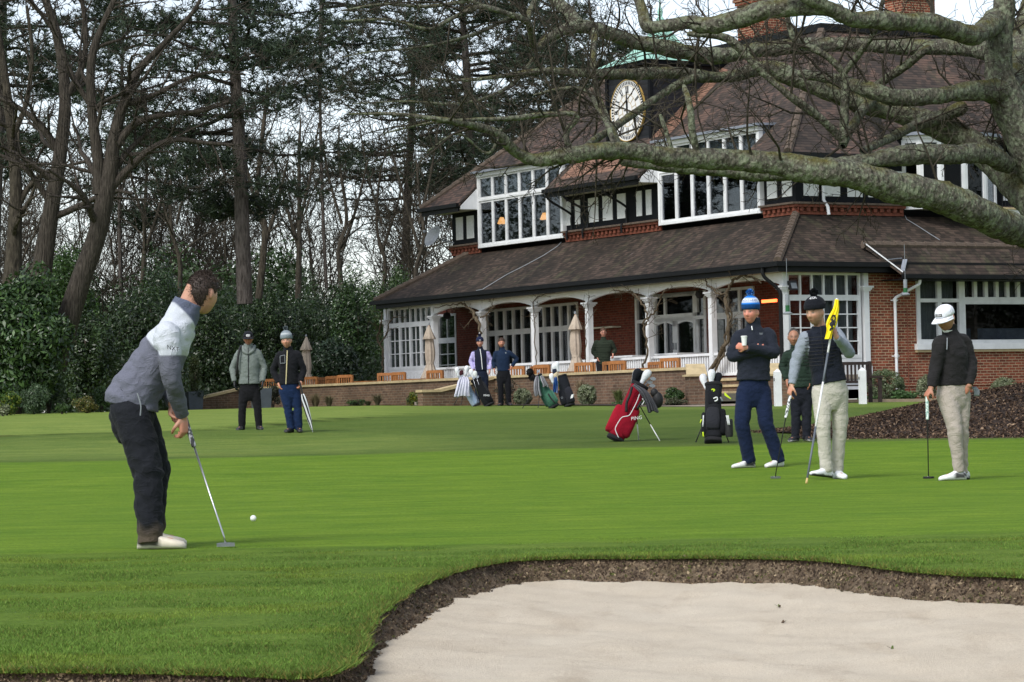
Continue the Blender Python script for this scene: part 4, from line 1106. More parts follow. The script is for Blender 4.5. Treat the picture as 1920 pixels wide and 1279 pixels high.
def stair_wall(px, L, zlow, label):
 t = wall_t(px); r = at_wall('stair_wall', t, 0, .8, label, 'wall', 'sloping stair walls')
 mb = MB(dz=.8); f = .55
 for y0 in (0,):
  mb.slab([(-.002, 0, .5), (-L, 0, .5), (-L, 0, zlow), (-L + f, 0, zlow), (-.002, 0, TZ - .10)], (0, .30, 0))
 mb.build('wall_body', MT['brick_br'], r)
 mb = MB(dz=.8); mb.slab([(-L + f, -.04, zlow), (-.054, -.04, TZ - .09), (-.054, -.04, TZ - .01), (-L + f, -.04, zlow + .085)], (0, .38, 0)); mb.box(-L - .04, -L + f - .002, -.04, .34, zlow + .001, zlow + .07)
 mb.build('coping', MT['stone'], r)
 mb = MB(dz=.8)
 for k in range(4): mb.box(-L + .3 + k * .35, -.002, .301, 1.7, .6, 1.04 + k * .13 if k else 1.03)
 mb.build('steps', MT['paving'], r)
stair_wall(928, 2.3, 1.42, 'sloping stair wall with stone coping behind the man in the navy vest')
stair_wall(450, 2.1, 1.46, 'sloping stair wall with pale coping left of the man in the grey jacket')
# terrace floor, path and edging
P = [wallpt(0, .3), wallpt(TLEN + 2, .3), CP(.35, AL + 2, 0), CP(.35, .45, 0)]
mb = MB(); mb.slab([(p.x, p.y, TF - .2) for p in P], (0, 0, .2)); o = mb.build('terrace_paving', MT['paving']); o['kind'] = 'structure'
p0, p1 = GX(1225, 68.5), GX(1470, 67.5)
def strip(name, pts, w, mat, dz=.006, kind='structure'):
 V = []; 
 for i, p in enumerate(pts):
  q = pts[min(i + 1, len(pts) - 1)] - pts[max(i - 1, 0)]; s = Vector((-q.y, q.x, 0)).normalized() * w / 2
  for k in range(9):
   r = p + s * (k / 4 - 1); V.append((r.x, r.y, gzf(r.x, r.y) + dz))
 Fc = [(i * 9 + k, i * 9 + k + 1, (i + 1) * 9 + k + 1, (i + 1) * 9 + k) for i in range(len(pts) - 1) for k in range(8)]
 o = mesh_obj(name, V, Fc, mat, smooth=True); o['kind'] = kind; return o
strip('gravel_path', [GX(px, y) for px, y in ((1228, 71), (1262, 69.6), (1300, 69.2), (1350, 69.6), (1400, 70.2), (1460, 71), (1500, 72), (1530, 73.5))], 2.4, MT['path'], .012)
strip('flower_bed', [GX(px, y) for px, y in ((470, 88.5), (580, 85.5), (700, 82), (790, 80))], 2.0, MT['bedsoil'], .02)
strip('flower_bed', [GX(px, y) for px, y in ((945, 76.5), (1060, 74), (1170, 71.8), (1290, 69.9))], 2.2, MT['bedsoil'], .02)
strip('flower_bed', [GX(px, y) for px, y in ((1560, 74.2), (1660, 74.8), (1760, 75.5), (1930, 76.4), (2100, 77.5))], 2.6, MT['bedsoil'], .02)
kb = empty('bed_edging', GX(1700, 73.2), 0, 'pale timber edging along the flower bed in front of the brick wall', 'edging')
mb = MB(); q = [GX(px, y) - kb.location for px, y in ((1530, 72.4), (1620, 72.8), (1700, 73.2), (1800, 73.8), (1930, 74.6), (2100, 75.8))]
for a, b in zip(q[:-1], q[1:]): mb.beam(a + Vector((0, 0, .0)), b + Vector((0, 0, .0)), .05, .16)
mb.build('edging_board', MT['kerb'], kb)
# steps up to the veranda beside the pier
s_ = empty('veranda_steps', CP(-.2, 2.0, 0.9), ANG, 'brick steps with stone treads up to the white veranda', 'steps')
for k in range(4):
 mb = MB(dz=0); mb.box(-1.3 + k * .33, .5, -1.3, 1.3, -.2 if k == 0 else -.03 + .17 * k - .06, .17 * (k + 1) - .06); mb.build('riser', MT['brick_br'], s_)
 mb = MB(); mb.box(-1.34 + k * .33, -.9 + k * .33 + (.5 if k == 3 else 0), -1.33, 1.33, .17 * (k + 1) - .059, .17 * (k + 1)); mb.build('tread', MT['stone'], s_)
# piers with sloping stone tops
for px, Y, lab in ((1307, 70.6, 'brick pier with sloping sandstone top at the right end of the terrace wall'), (1456, 69.5, 'brick pier with sandstone top behind the white post by the bald man')):
 p = GX(px, Y); r = empty('brick_pier', (p.x, p.y, p.z - .05), ANG * .3, lab, 'pier')
 mb = MB(); mb.box(-.24, .24, -.22, .22, 0, .76); mb.build('pier_body', MT['brick_br'], r)
 mb = MB(); mb.slab([(-.30, -.27, .761), (.30, -.27, .761), (.30, .27, .761), (-.30, .27, .761)], (0, 0, .05)); mb.slab([(-.29, -.25, .812), (.22, -.25, .812), (.27, .25, 1.08), (-.2, .25, 1.08)], (0, .09, .0)); mb.build('stone_cap', MT['stone'], r)
# white posts
for px, Y, lab in ((1459, 68.0, 'white square post between the man in the blue hat and the bald man'), (1618, 69.5, 'white square post right of the man holding the flag, before the dark bench')):
 p = GX(px, Y); r = empty('white_post', p, .2, lab, 'post', 'white posts')
 mb = MB(); w = .078; mb.box(-w, w, -w, w, -.1, .82); mb.add([(-w, -w, .82), (w, -w, .82), (w, w, .82), (-w, w, .82), (0, 0, .90)], [(0, 1, 4), (1, 2, 4), (2, 3, 4), (3, 0, 4)]); mb.build('post_body', MT['white'], r)
 mb = MB(); mb.box(-w - .012, -w, -.02, .02, .60, .67); mb.build('hinge', MT['blackrub'], r)
# dark bench
p = GX(1592, 72.0); b = empty('garden_bench', p, ANG - .15, 'dark wooden garden bench behind the man holding the flag', 'bench')
for x in (-.75, .75):
 mb = MB(); mb.box(x - .04, x + .04, .2, .28, 0, 1.05); mb.build('leg', MT['darkwood'], b); mb = MB(); mb.box(x - .04, x + .04, -.3, -.22, 0, .62); mb.build('leg', MT['darkwood'], b)
 mb = MB(); mb.box(x - .045, x + .045, -.36, .2, .621, .67); mb.build('arm', MT['darkwood'], b)
mb = MB()
for k in range(5): mb.box(-.71, .71, -.26 + k * .09, -.19 + k * .09, .42, .45)
mb.build('seat', MT['darkwood'], b)
mb = MB(); mb.box(-.71, .71, .21, .27, .96, 1.04); mb.box(-.71, .71, .21, .27, .5, .56)
for k in range(13): mb.box(-.68 + k * .11, -.64 + k * .11, .22, .26, .561, .959)
mb.build('backrest', MT['darkwood'], b)
# ---- teak chairs and tables
def chair_proto():
 r = empty('garden_chair'); W_ = .29
 for x in (-W_, W_):
  mb = MB(); mb.box(x - .025, x + .025, .22, .28, 0, .93); mb.build('leg', MT['teak'], r); mb = MB(); mb.box(x - .025, x + .025, -.26, -.21, 0, .65); mb.build('leg', MT['teak'], r)
  mb = MB(); mb.box(x - .032, x + .032, -.29, .22, .651, .68); mb.build('arm', MT['teak'], r)
 mb = MB()
 for k in range(6): mb.box(-W_ + .027, W_ - .027, -.25 + k * .08, -.185 + k * .08, .42, .445)
 mb.build('seat', MT['teak'], r)
 mb = MB(); mb.box(-W_ + .026, W_ - .026, .225, .275, .85, .94); mb.box(-W_ + .026, W_ - .026, .225, .275, .5, .56)
 for k in range(6): mb.box(-.225 + k * .09 - .019, -.225 + k * .09 + .019, .235, .262, .561, .849)
 mb.build('backrest', MT['teak'], r); return r
def table_proto():
 r = empty('garden_table')
 mb = MB()
 for k in range(10): mb.box(-.6, .6, -.5 + k * .1 + .004, -.4 + k * .1 - .004, .71, .74)
 mb.box(-.57, .57, -.44, -.40, .66, .709); mb.box(-.57, .57, .40, .44, .66, .709); mb.build('tabletop', MT['teak'], r)
 for x in (-.53, .53):
  for y in (-.42, .42):
   mb = MB(); mb.box(x - .03, x + .03, y - .03, y + .03, 0, .66); mb.build('leg', MT['teak'], r)
 return r
cp = chair_proto(); tp = table_proto()
chairs = [(513, .9, .3, 'teak chair half hidden behind the man in the black jacket and pom-pom hat'), (590, .8, .1, 'teak chair just right of the closed parasol behind the pom-pom hat man'),
 (616, 1.9, -1.5, 'teak chair seen side-on, left of the empty terrace corner table'), (634, 1.3, -.2, 'teak chair between two others left of the first terrace table'), (657, .8, .05, 'teak chair at the left end of the leftmost visible terrace table'),
 (730, .8, .5, 'teak chair turned a little, right of the leftmost terrace table, below the white glazed screen'), (759, .8, -.1, 'teak chair below the white glazed screen, left of the closed parasol at the veranda end'), (826, .8, 0, 'teak chair directly right of the closed parasol at the left end of the veranda'),
 (846, 1.5, -.9, 'teak chair turned sideways left of the man in the navy vest'), (976, .8, .1, 'teak chair beside the elbow of the man in the navy sweater'), (1003, 1.6, 1.3, 'teak chair seen side-on above the green golf bag'),
 (1028, .8, -.1, 'teak chair above the black golf bag with the white headcovers'), (1106, .7, 0, 'teak chair with its back to the lawn right below the closed parasol in mid-terrace'), (1130, 1.5, -.8, 'teak chair turned away in front of the man on the terrace'),
 (1147, 1.0, .9, 'teak chair angled left at the hand of the man on the terrace'), (1171, .8, -.15, 'teak chair with its back to the lawn right of the man on the terrace'), (1213, 2.6, 3.1, 'teak chair on the far side of the rightmost terrace table'), (1268, .7, -.05, 'teak chair with its back to the lawn near the right end of the terrace'),
 (1292, 1.4, -.9, 'rightmost teak chair on the terrace, beside the sloping stone pier')]
for i, (px, d, rz_, lab) in enumerate(chairs):
 o = cp if i == 0 else copy_tree(cp); o.location = wallpt(wall_t(px, d, 1.9), d, TF); o.rotation_euler = (0, 0, ANG + math.pi / 2 + rz_ + .35 if abs(rz_) < 2 else ANG - math.pi / 2); tag(o, lab, 'chair', 'teak chairs on the terrace')
for i, (px, d, lab) in enumerate([(697, 1.7, 'teak table leftmost on the terrace'), (791, 1.8, 'teak table under the closed parasol at the left end of the veranda'), (1069, 1.7, 'teak table below the closed parasol in mid-terrace'), (1218, 1.8, 'teak table at the right end of the terrace near the white railing')]):
 o = tp if i == 0 else copy_tree(tp); o.location = wallpt(wall_t(px, d, 1.9), d, TF); o.rotation_euler = (0, 0, ANG + math.pi / 2); tag(o, lab, 'table', 'teak tables on the terrace')
# white tables on the veranda
for i, (px, lab) in enumerate(((1192, 'white slatted table on the veranda behind the vine'), (1275, 'white slatted table on the veranda before the double doors'))):
 a_ = ipx(px, b=1.5, z=2.4); r = empty('veranda_table', CP(1.5, a_, ZF), ANG, lab, 'table', 'white veranda tables')
 mb = MB(); mb.box(-.5, .5, -.6, .6, .72, .77); mb.build('tabletop', MT['white2'], r)
 for x in (-.42, .42):
  for y in (-.52, .52): mb = MB(); mb.box(x - .04, x + .04, y - .04, y + .04, 0, .72); mb.build('leg', MT['white2'], r)
 mb = MB()
 for k in range(8): mb.box(-.44, -.42, -.46 + k * .12, -.40 + k * .12, .3, .719)
 mb.build('side_slats', MT['white2'], r)
# ---- closed parasols
def parasol(px, d, ztop, lab):
 t = wall_t(px, d, 2.5); r = empty('closed_parasol', wallpt(t, d, TF), 0, lab, 'parasol', 'closed beige parasols')
 H = ztop - TF; mb = MB(); mb.tube([(0, 0, 0), (0, 0, H - .02)], .022, 8); mb.build('pole', MT['teak'], r)
 mb = MB(); mb.box(-.25, .25, -.25, .25, 0, .06); mb.build('base', MT['greyplastic'], r)
 n = 48; prof = [(.02, 0, 0), (.07, -.10, .02), (.13, -.26, .06), (.185, -.42, .12), (.18, -.44, .13), (.125, -.43, .05), (.135, -.6, .10), (.15, -.85, .13), (.135, -1.08, .13), (.115, -1.2, .06), (.15, -1.34, .13), (.2, -1.5, .16), (.25, -1.66, .2), (.235, -1.72, .22), (.1, -1.7, .1)]
 V = []; ph = px * .1
 for (rad, z, pl) in prof:
  for j in range(n):
   a = 2 * math.pi * j / n; rr = rad * (1 + pl * math.cos(8 * a + ph + z * .6) + .25 * pl * math.sin(19 * a + z * 3)); V.append((rr * math.cos(a) + .012 * math.sin(z * 4 + ph), rr * math.sin(a), H - .04 + z + (.05 * math.cos(8 * a + ph) if z < -1.6 else 0)))
 m = len(prof); Fc = [(i * n + j, i * n + (j + 1) % n, (i + 1) * n + (j + 1) % n, (i + 1) * n + j) for i in range(m - 1) for j in range(n)]
 o = mesh_obj('canopy', V, Fc, MT['canvas'], r, smooth=True)
 mb = MB(); mb.lathe([(.125, H - 1.27), (.13, H - 1.24), (.125, H - 1.21)], (0, 0, 0), 16); mb.build('tie_strap', MT['canvas'], r)
 mb = MB(); mb.lathe([(.02, H - .04), (.035, H - .02), (.012, H + .05)], (0, 0, 0), 8); mb.build('finial', MT['greyplastic'], r)
parasol(806, 3.2, 3.66, 'closed beige parasol in front of the white glazed screen, left of the navy vest man')
parasol(1080, 2.6, 3.60, 'closed beige parasol between two veranda columns above the green golf bag')
parasol(575, 1.6, 3.50, 'closed beige parasol behind the man in the black jacket, against the dark hedge')
# ---- bird feeders
for (px, py0, py1, Y, lab) in ((1477, 552, 592, 70.5, 'clear and green bird feeder hanging by the glazed corner of the veranda'), (1698, 524, 556, 73.2, 'clear and green bird feeder on a thin wire beside the white downpipe')):
 p = W(px, py0, Y); q = W(px, py1, Y); r = empty('bird_feeder', q, 0, lab, 'bird feeder', 'bird feeders'); h = p.z - q.z
 mb = MB(); mb.lathe([(.05, h * .5), (.05, h)], (0, 0, 0), 10); mb.build('seed_tube', MT['greyplastic'], r)
 mb = MB(); mb.lathe([(.055, .1), (.055, h * .49)], (0, 0, 0), 10); mb.build('green_tube', simple('feeder_green', S(30, 92, 48), .5), r)
 mb = MB(); mb.lathe([(.11, .03), (.12, .06), (.06, .1)], (0, 0, 0), 12); mb.build('tray', MT['greyplastic'], r)
 mb = MB(); mb.tube([(0, 0, h), (0, 0, h + .9)], .006, 4); mb.build('hanging_wire', MT['greyplastic'], r)
# ---- planters
for px, Y, w, h, lab in ((364, 86, .24, .55, 'tall grey square planter holding the narrow conifer left of the stair wall'), (490, 84, .26, .60, 'tall grey planter behind the legs of the man in the grey jacket')):
 p = GX(px, Y); r = empty('planter', p, .4, lab, 'planter', 'grey planters')
 mb = MB(); mb.add([(-w * .85, -w * .85, -.05), (w * .85, -w * .85, -.05), (w * .85, w * .85, -.05), (-w * .85, w * .85, -.05), (-w, -w, h), (w, -w, h), (w, w, h), (-w, w, h)], [(3, 2, 1, 0), (0, 1, 5, 4), (1, 2, 6, 5), (2, 3, 7, 6), (3, 0, 4, 7)]); mb.build('planter_box', MT['planter'], r)
 mb = MB(); mb.box(-w + .02, w - .02, -w + .02, w - .02, h - .05, h - .02); mb.build('soil', MT['bedsoil'], r)
# ------------------------------------------------------------------ plants
def leaf_quads(P, N, L, Wd, rng, jit=.7, up=0.0):
 n = len(P); nn = N + jit * rng.normal(size=(n, 3)); nn[:, 2] += up; nn /= np.linalg.norm(nn, axis=1)[:, None] + 1e-9
 t = rng.normal(size=(n, 3)); t -= nn * (t * nn).sum(1)[:, None]; t /= np.linalg.norm(t, axis=1)[:, None] + 1e-9
 b = np.cross(nn, t); L = np.broadcast_to(L, n)[:, None]; Wd = np.broadcast_to(Wd, n)[:, None]
 return np.stack([P - t * L / 2, P + b * Wd / 2 + t * L * .05, P + t * L / 2, P - b * Wd / 2 + t * L * .05], 1).reshape(-1, 3)
def clump_cloud(rng, n, half, K, rel=.42, shell=.35, ball=False):
 """points on the shells of K clumps filling an ellipsoid of half sizes `half` sitting on z=0"""
 C = rng.normal(size=(K, 3)); C /= np.linalg.norm(C, axis=1)[:, None]; C *= (rng.random(K) ** .4)[:, None] * (1 - rel * .75)
 R_ = rel * (.6 + .7 * rng.random(K))
 if ball: C = C / np.linalg.norm(C, axis=1)[:, None] * (1 - rel * .9); R_ = rel * (.85 + .3 * rng.random(K))
 k = rng.integers(0, K, n); d = rng.normal(size=(n, 3)); d /= np.linalg.norm(d, axis=1)[:, None]
 r = R_[k] * (1 - shell * rng.random(n) ** 1.5)
 Q = C[k] + d * r[:, None]
 P = Q * np.asarray(half); P[:, 2] += half[2] * .92; ok = P[:, 2] > .02
 N = d / np.asarray(half); N /= np.linalg.norm(N, axis=1)[:, None]
 return P[ok], N[ok], k[ok], np.linalg.norm(Q, axis=1)[ok]
def shrub_mesh(rng, half, n, K, leaf, cols, var=.35, rel=.42, jit=.7, up=.3, wr=.45, shell=.35, mat='leaf', parent=None, tips=None, ball=False):
 P, N, k, rr = clump_cloud(rng, n, half, K, rel, shell, ball)
 m = len(P); L = leaf * (.6 + .8 * rng.random(m)); V = leaf_quads(P, N, L, L * wr, rng, jit, up)
 cols = np.asarray(cols); cc = cols[rng.integers(0, len(cols), m)] * (1 - var + 2 * var * rng.random(m))[:, None]
 kc = (.75 + .5 * rng.random(K))[k]; cc = cc * kc[:, None]
 if tips is not None:
  s = (rng.random(m) < tips[0]) & (rr > .8); cc[s] = np.asarray(tips[1]) * (.7 + .6 * rng.random(s.sum()))[:, None]
 return mesh_obj('foliage', V, np.arange(4 * m).reshape(-1, 4), MT[mat], parent, cols=np.repeat(cc, 4, axis=0), uv=False)
def stems(rng, h, w, n=5, r=.03, parent=None, mat='bark'):
 mb = MB()
 for i in range(n):
  a = rng.random() * 6.28; mb.tube(crom(np.array([(0, 0, -.05), (math.cos(a) * w * .15, math.sin(a) * w * .15, h * .35), (math.cos(a) * w * .45, math.sin(a) * w * .45, h * .8)]), 3), np.linspace(r, r * .4, 7), 5)
 return mb.build('stem', MT[mat], parent, True, fix=False)
G_DK = [(.020, .038, .013), (.028, .052, .017), (.040, .068, .021)]
G_LAU = [(.036, .072, .020), (.052, .096, .026), (.026, .054, .018)]
G_BOX = [(.11, .145, .065), (.17, .20, .10), (.30, .32, .21)]
G_MID = [(.040, .080, .020), (.055, .10, .026)]
G_YEL = [(.09, .12, .02), (.22, .22, .02), (.05, .09, .02)]
def plant(name, px, Y, wpx, hpx, label, cat, group=None, seed=0, n=2500, K=14, leaf=.07, cols=G_MID, up=0.0, base=None, z=None, **kw):
 rng = np.random.default_rng(seed + int(px) + 31); p = GX(px, Y); s = F / Y
 if z is not None: p.z = z
 r = empty(name, p, rng.random() * 6, label, cat, group); w, h = wpx / s / 2, hpx / s
 shrub_mesh(rng, (w, w, h / 1.92), n, K, leaf, cols, parent=r, **kw); stems(rng, h * .75, w, parent=r)
 return r
BB = dict(n=7500, K=90, leaf=.042, cols=G_BOX, rel=.26, shell=.25, jit=.5, var=.3, ball=True)
plant('box_ball', 981, 76.2, 36, 32, 'clipped variegated box ball left of the green golf bag', 'shrub', 'clipped box balls', **BB)
plant('box_ball', 1101, 73.2, 38, 40, 'clipped variegated box ball below the wall, right of the black golf bag', 'shrub', 'clipped box balls', **BB)
plant('box_ball', 1738, 75.2, 40, 50, 'clipped variegated box ball behind the arm of the man in the white cap', 'shrub', 'clipped box balls', **BB)
plant('box_ball', 1884, 75.4, 52, 42, 'clipped variegated box ball at the right edge by the brick wall', 'shrub', 'clipped box balls', **BB)
plant('box_ball', 1661, 74.2, 74, 62, 'large clipped box ball by the brick wall right of the white post', 'shrub', 'clipped box balls', **{**BB, 'n': 14000, 'K': 140, 'rel': .2, 'cols': [(.075, .11, .045), (.11, .15, .065), (.19, .22, .13)]})
plant('yellow_shrub', 772, 80.5, 30, 32, 'small yellow and green variegated shrub in front of the terrace wall', 'shrub', n=1600, leaf=.06, cols=G_YEL)
plant('wall_shrub', 1266, 70.6, 46, 36, 'dark green bush against the terrace wall beside the brick pier', 'shrub', n=3000, leaf=.06, cols=G_LAU, rel=.3, K=24)
plant('low_shrub', 1266, 70.0, 52, 16, 'low brownish shrub at the foot of the wall beside the brick pier', 'shrub', n=1800, leaf=.05, cols=[(.07, .07, .035), (.05, .06, .03)])
plant('ground_cover', 1185, 70.8, 90, 12, 'low spreading green plant below the terrace wall behind the red golf bag', 'plant', n=2200, leaf=.05, cols=G_MID)
plant('ground_cover', 1690, 73.9, 70, 22, 'low leafy green plant in the bed right of the large box ball', 'plant', n=1800, leaf=.09, cols=[(.05, .10, .03), (.08, .14, .05)])
plant('ground_cover', 1632, 73.4, 50, 14, 'low leafy green plant below the large box ball', 'plant', n=1200, leaf=.08, cols=G_MID)
plant('wall_shrub', 950, 77.5, 60, 50, 'loose purplish bush behind the two standing men by the stair wall', 'shrub', n=2200, leaf=.05, cols=[(.05, .045, .035), (.07, .05, .045), (.04, .06, .03)])
plant('wall_shrub', 512, 87.5, 40, 50, 'dark loose bush behind the two men on the left', 'shrub', n=2000, leaf=.06, cols=[(.03, .035, .02), (.045, .05, .028)])
plant('low_shrub', 668, 83.2, 42, 16, 'low grey-green clump at the wall foot left of the yellow shrub', 'shrub', n=900, leaf=.05, cols=G_MID)
plant('low_shrub', 795, 80.0, 30, 14, 'small green clump right of the yellow shrub', 'shrub', n=700, leaf=.05, cols=G_MID)
plant('narrow_conifer', 367, 86, 24, 88, 'narrow upright conifer in the grey planter left of the stair wall', 'shrub', n=3500, K=40, leaf=.06, cols=[(.05, .07, .02), (.07, .085, .03), (.035, .055, .018)], z=1.45, rel=.25)
plant('planter_shrub', 372, 85.9, 46, 18, 'trailing grey-green plant spilling over the planter rim', 'plant', n=900, leaf=.05, cols=[(.06, .09, .06), (.05, .08, .045)], z=1.45)
# bed along the left edge
plant('yellow_shrub', 14, 72, 64, 46, 'bright yellow-green flowering shrub at the left edge', 'shrub', n=2600, leaf=.08, cols=[(.06, .12, .02), (.20, .24, .03), (.05, .10, .02)])
plant('low_shrub', 6, 70.5, 32, 24, 'small round brown-green shrub in the left corner of the bed', 'shrub', n=900, leaf=.05, cols=G_BOX)
plant('fern_shrub', 64, 73.5, 62, 66, 'feathery pale green shrub right of the yellow flowering one', 'shrub', n=3600, leaf=.09, cols=[(.06, .10, .045), (.04, .075, .03), (.08, .12, .06)], wr=.22)
plant('low_shrub', 117, 72.5, 30, 22, 'small round clipped shrub in the bed at the left', 'shrub', n=1300, leaf=.04, cols=G_MID, K=30, rel=.3)
plant('golden_shrub', 163, 73.5, 50, 34, 'golden-leaved low shrub in the left bed', 'shrub', n=2200, leaf=.06, cols=[(.16, .13, .03), (.10, .10, .03), (.06, .08, .02)])
plant('low_shrub', 190, 76.5, 44, 58, 'rounded dark green shrub behind the golden one', 'shrub', n=2600, leaf=.06, cols=G_LAU)
plant('low_shrub', 92, 76, 70, 84, 'grey-green loose shrub under the leaning tree', 'shrub', n=3200, leaf=.08, cols=[(.035, .06, .028), (.05, .075, .035)])
def grass_tuft(px, Y, wpx, hpx, col, lab, seed, group='ornamental grasses', n=240):
 rng = np.random.default_rng(seed); p = GX(px, Y); s = F / Y; h = hpx / s; w = wpx / s / 2
 r = empty('ornamental_grass', p, 0, lab, 'grass tuft', group)
 a = rng.random(n) * 6.28; b = np.column_stack([np.cos(a), np.sin(a), np.zeros(n)]); hh = h * (.5 + .6 * rng.random(n)); sp = w * (.2 + .9 * rng.random(n))
 base = b * .04; mid = b * (sp * .4)[:, None] + np.array([0, 0, 1]) * (hh * .7)[:, None]; tip = b * sp[:, None] + np.array([0, 0, 1]) * hh[:, None]; side = np.cross(b, (0, 0, 1)) * .009
 V = np.stack([base - side, base + side, mid + side, mid - side, tip], 1).reshape(-1, 3); i = np.arange(n)[:, None] * 5
 ff = [tuple(f) for f in (i + np.array([0, 1, 2, 3])).tolist()] + [tuple(f) for f in (i + np.array([3, 2, 4])).tolist()]
 cc = np.asarray(col) * (.6 + .8 * rng.random(n))[:, None]
 mesh_obj('blades', V, ff, MT['blade'], r, cols=np.repeat(cc, 5, axis=0), uv=False)
STRAW = (.20, .17, .09)
grass_tuft(592, 84.5, 40, 26, STRAW, 'straw-coloured grass tuft right of the striped umbrella', 1)
grass_tuft(617, 84, 32, 22, (.15, .14, .07), 'greener straw grass tuft beside the one near the umbrella', 2)
grass_tuft(708, 82.2, 36, 22, (.16, .15, .08), 'straw grass tuft in front of the middle of the left terrace wall', 3)
grass_tuft(690, 82.6, 26, 10, (.10, .11, .05), 'short dull grass tuft left of the straw tuft by the left wall', 6)
grass_tuft(1090, 74.0, 44, 46, (.26, .20, .12), 'tall wispy beige grass behind the box ball by the black golf bag', 4)
grass_tuft(1160, 71.6, 40, 30, (.12, .15, .05), 'green arching grass tuft behind the red golf bag', 5)
# ------------------------------------------------------------------ trees
def tubes_mesh(name, branches, mat, parent=None, kind=None, loc=None):
 """branches: list of (points Nx3, radii N); sides by thickness"""
 VS = []; FS = []; off = 0
 for P, r in branches:
  P = np.asarray(P, float); r = np.asarray(r, float); n = 12 if r[0] > .12 else (8 if r[0] > .05 else (5 if r[0] > .02 else 3))
  T = np.gradient(P, axis=0); T /= np.linalg.norm(T, axis=1)[:, None] + 1e-9
  a = np.array([.31, .87, .38]); U = np.cross(T, a); U /= np.linalg.norm(U, axis=1)[:, None] + 1e-9
  for i in range(1, len(U)):
   u = U[i - 1] - T[i] * np.dot(U[i - 1], T[i]); l = np.linalg.norm(u)
   if l > 1e-6: U[i] = u / l
  B = np.cross(T, U); an = np.arange(n) * 2 * np.pi / n
  V = P[:, None] + r[:, None, None] * (np.cos(an)[None, :, None] * U[:, None] + np.sin(an)[None, :, None] * B[:, None])
  VS.append(V.reshape(-1, 3)); m = len(P); i = np.arange(m * n).reshape(m, n) + off
  FS.append(np.stack([i[:-1], np.roll(i[:-1], -1, 1), np.roll(i[1:], -1, 1), i[1:]], -1).reshape(-1, 4)); off += m * n
 return mesh_obj(name, np.vstack(VS), np.vstack(FS), MT[mat] if isinstance(mat, str) else mat, parent, smooth=True, uv=False, loc=loc)
def grow(rng, out, p, d, L, r, lvl, maxl, kids_=(7, 6, 5, 4), wig=.16, trop=.05, rmin=.008, ang=(.5, 1.0), lr=(.4, .7), taper=.35, start=.25):
 n = max(4, min(12, int(L / .35))); st = L / n; P = [np.array(p)]; d = np.array(d, float); D = [d]
 for i in range(n):
  d = d + rng.normal(0, wig, 3); d[2] += trop; d /= np.linalg.norm(d); P.append(P[-1] + d * st); D.append(d)
 rr = np.maximum(rmin, r * np.linspace(1, taper, n + 1)); out.append((np.array(P), rr))
 if lvl < maxl: spawn(rng, out, P, rr, D, L, lvl, maxl, kids_, wig, trop, rmin, ang, lr, taper, start)
def spawn(rng, out, P, rr, D, L, lvl, maxl, kids_=(7, 6, 5, 4), wig=.16, trop=.05, rmin=.008, ang=(.5, 1.0), lr=(.4, .7), taper=.35, start=.25):
 k = kids_[min(lvl, len(kids_) - 1)]; n = len(P) - 1
 for j in range(k):
  t = start + (1 - start) * (j + rng.random()) / k; x = min(t * n, n - .001); i = int(x); q = np.array(P[i]) + (np.array(P[i + 1]) - np.array(P[i])) * (x - i)
  d = np.array(D[i]); a = rng.uniform(*ang); ax = np.cross(d, rng.normal(size=3)); ax /= np.linalg.norm(ax) + 1e-9
  nd_ = d * math.cos(a) + ax * math.sin(a)
  grow(rng, out, q, nd_, L * rng.uniform(*lr) * (1.1 - .4 * t), max(rmin, rr[i] * .62), lvl + 1, maxl, kids_, wig, trop, rmin, ang, lr, taper, start)
def traced(pts, Y0, jit=0.0):
 """photo trace (px, py, radius px[, depth offset]) -> points and radii in the world at distance Y0"""
 P = []; r = []
 for q in pts:
  Y = Y0 + (q[3] if len(q) > 3 else 0); P.append(W(q[0], q[1], Y)); r.append(q[2] / F * Y)
 A = crom(np.column_stack([np.array(P), r]), 5); return A[:, :3], np.maximum(A[:, 3], .006)
def dirs(P):
 T = np.gradient(np.asarray(P), axis=0); return T / (np.linalg.norm(T, axis=1)[:, None] + 1e-9)
def bare_tree_px(name, limbs, Y, label, cat='tree', group=None, seed=0, mat='bark', kids_=(9, 6, 5, 4), maxl=4, Lf=.5, rmin=.008, trop=.04, start=.2, lv0=1):
 rng = np.random.default_rng(seed); main = []; tw = []
 for L in limbs:
  P, r = traced(L, Y); main.append((P, r)); ln = np.linalg.norm(np.diff(P, axis=0), axis=1).sum()
  spawn(rng, tw, list(P), r * .75, list(dirs(P)), min(ln, 6.5) * Lf * 1.6, lv0, maxl, kids_, .17, trop, rmin, (.5, 1.15), (.35, .65), .3, start)
 b = main[0][0][0]; r_ = empty(name, b, 0, label, cat, group)
 for lst, nm in ((main, 'trunk'), (tw, 'branches')):
  lst2 = [(p - b, r) for p, r in lst]; tubes_mesh(nm, lst2, mat, r_)
 return r_
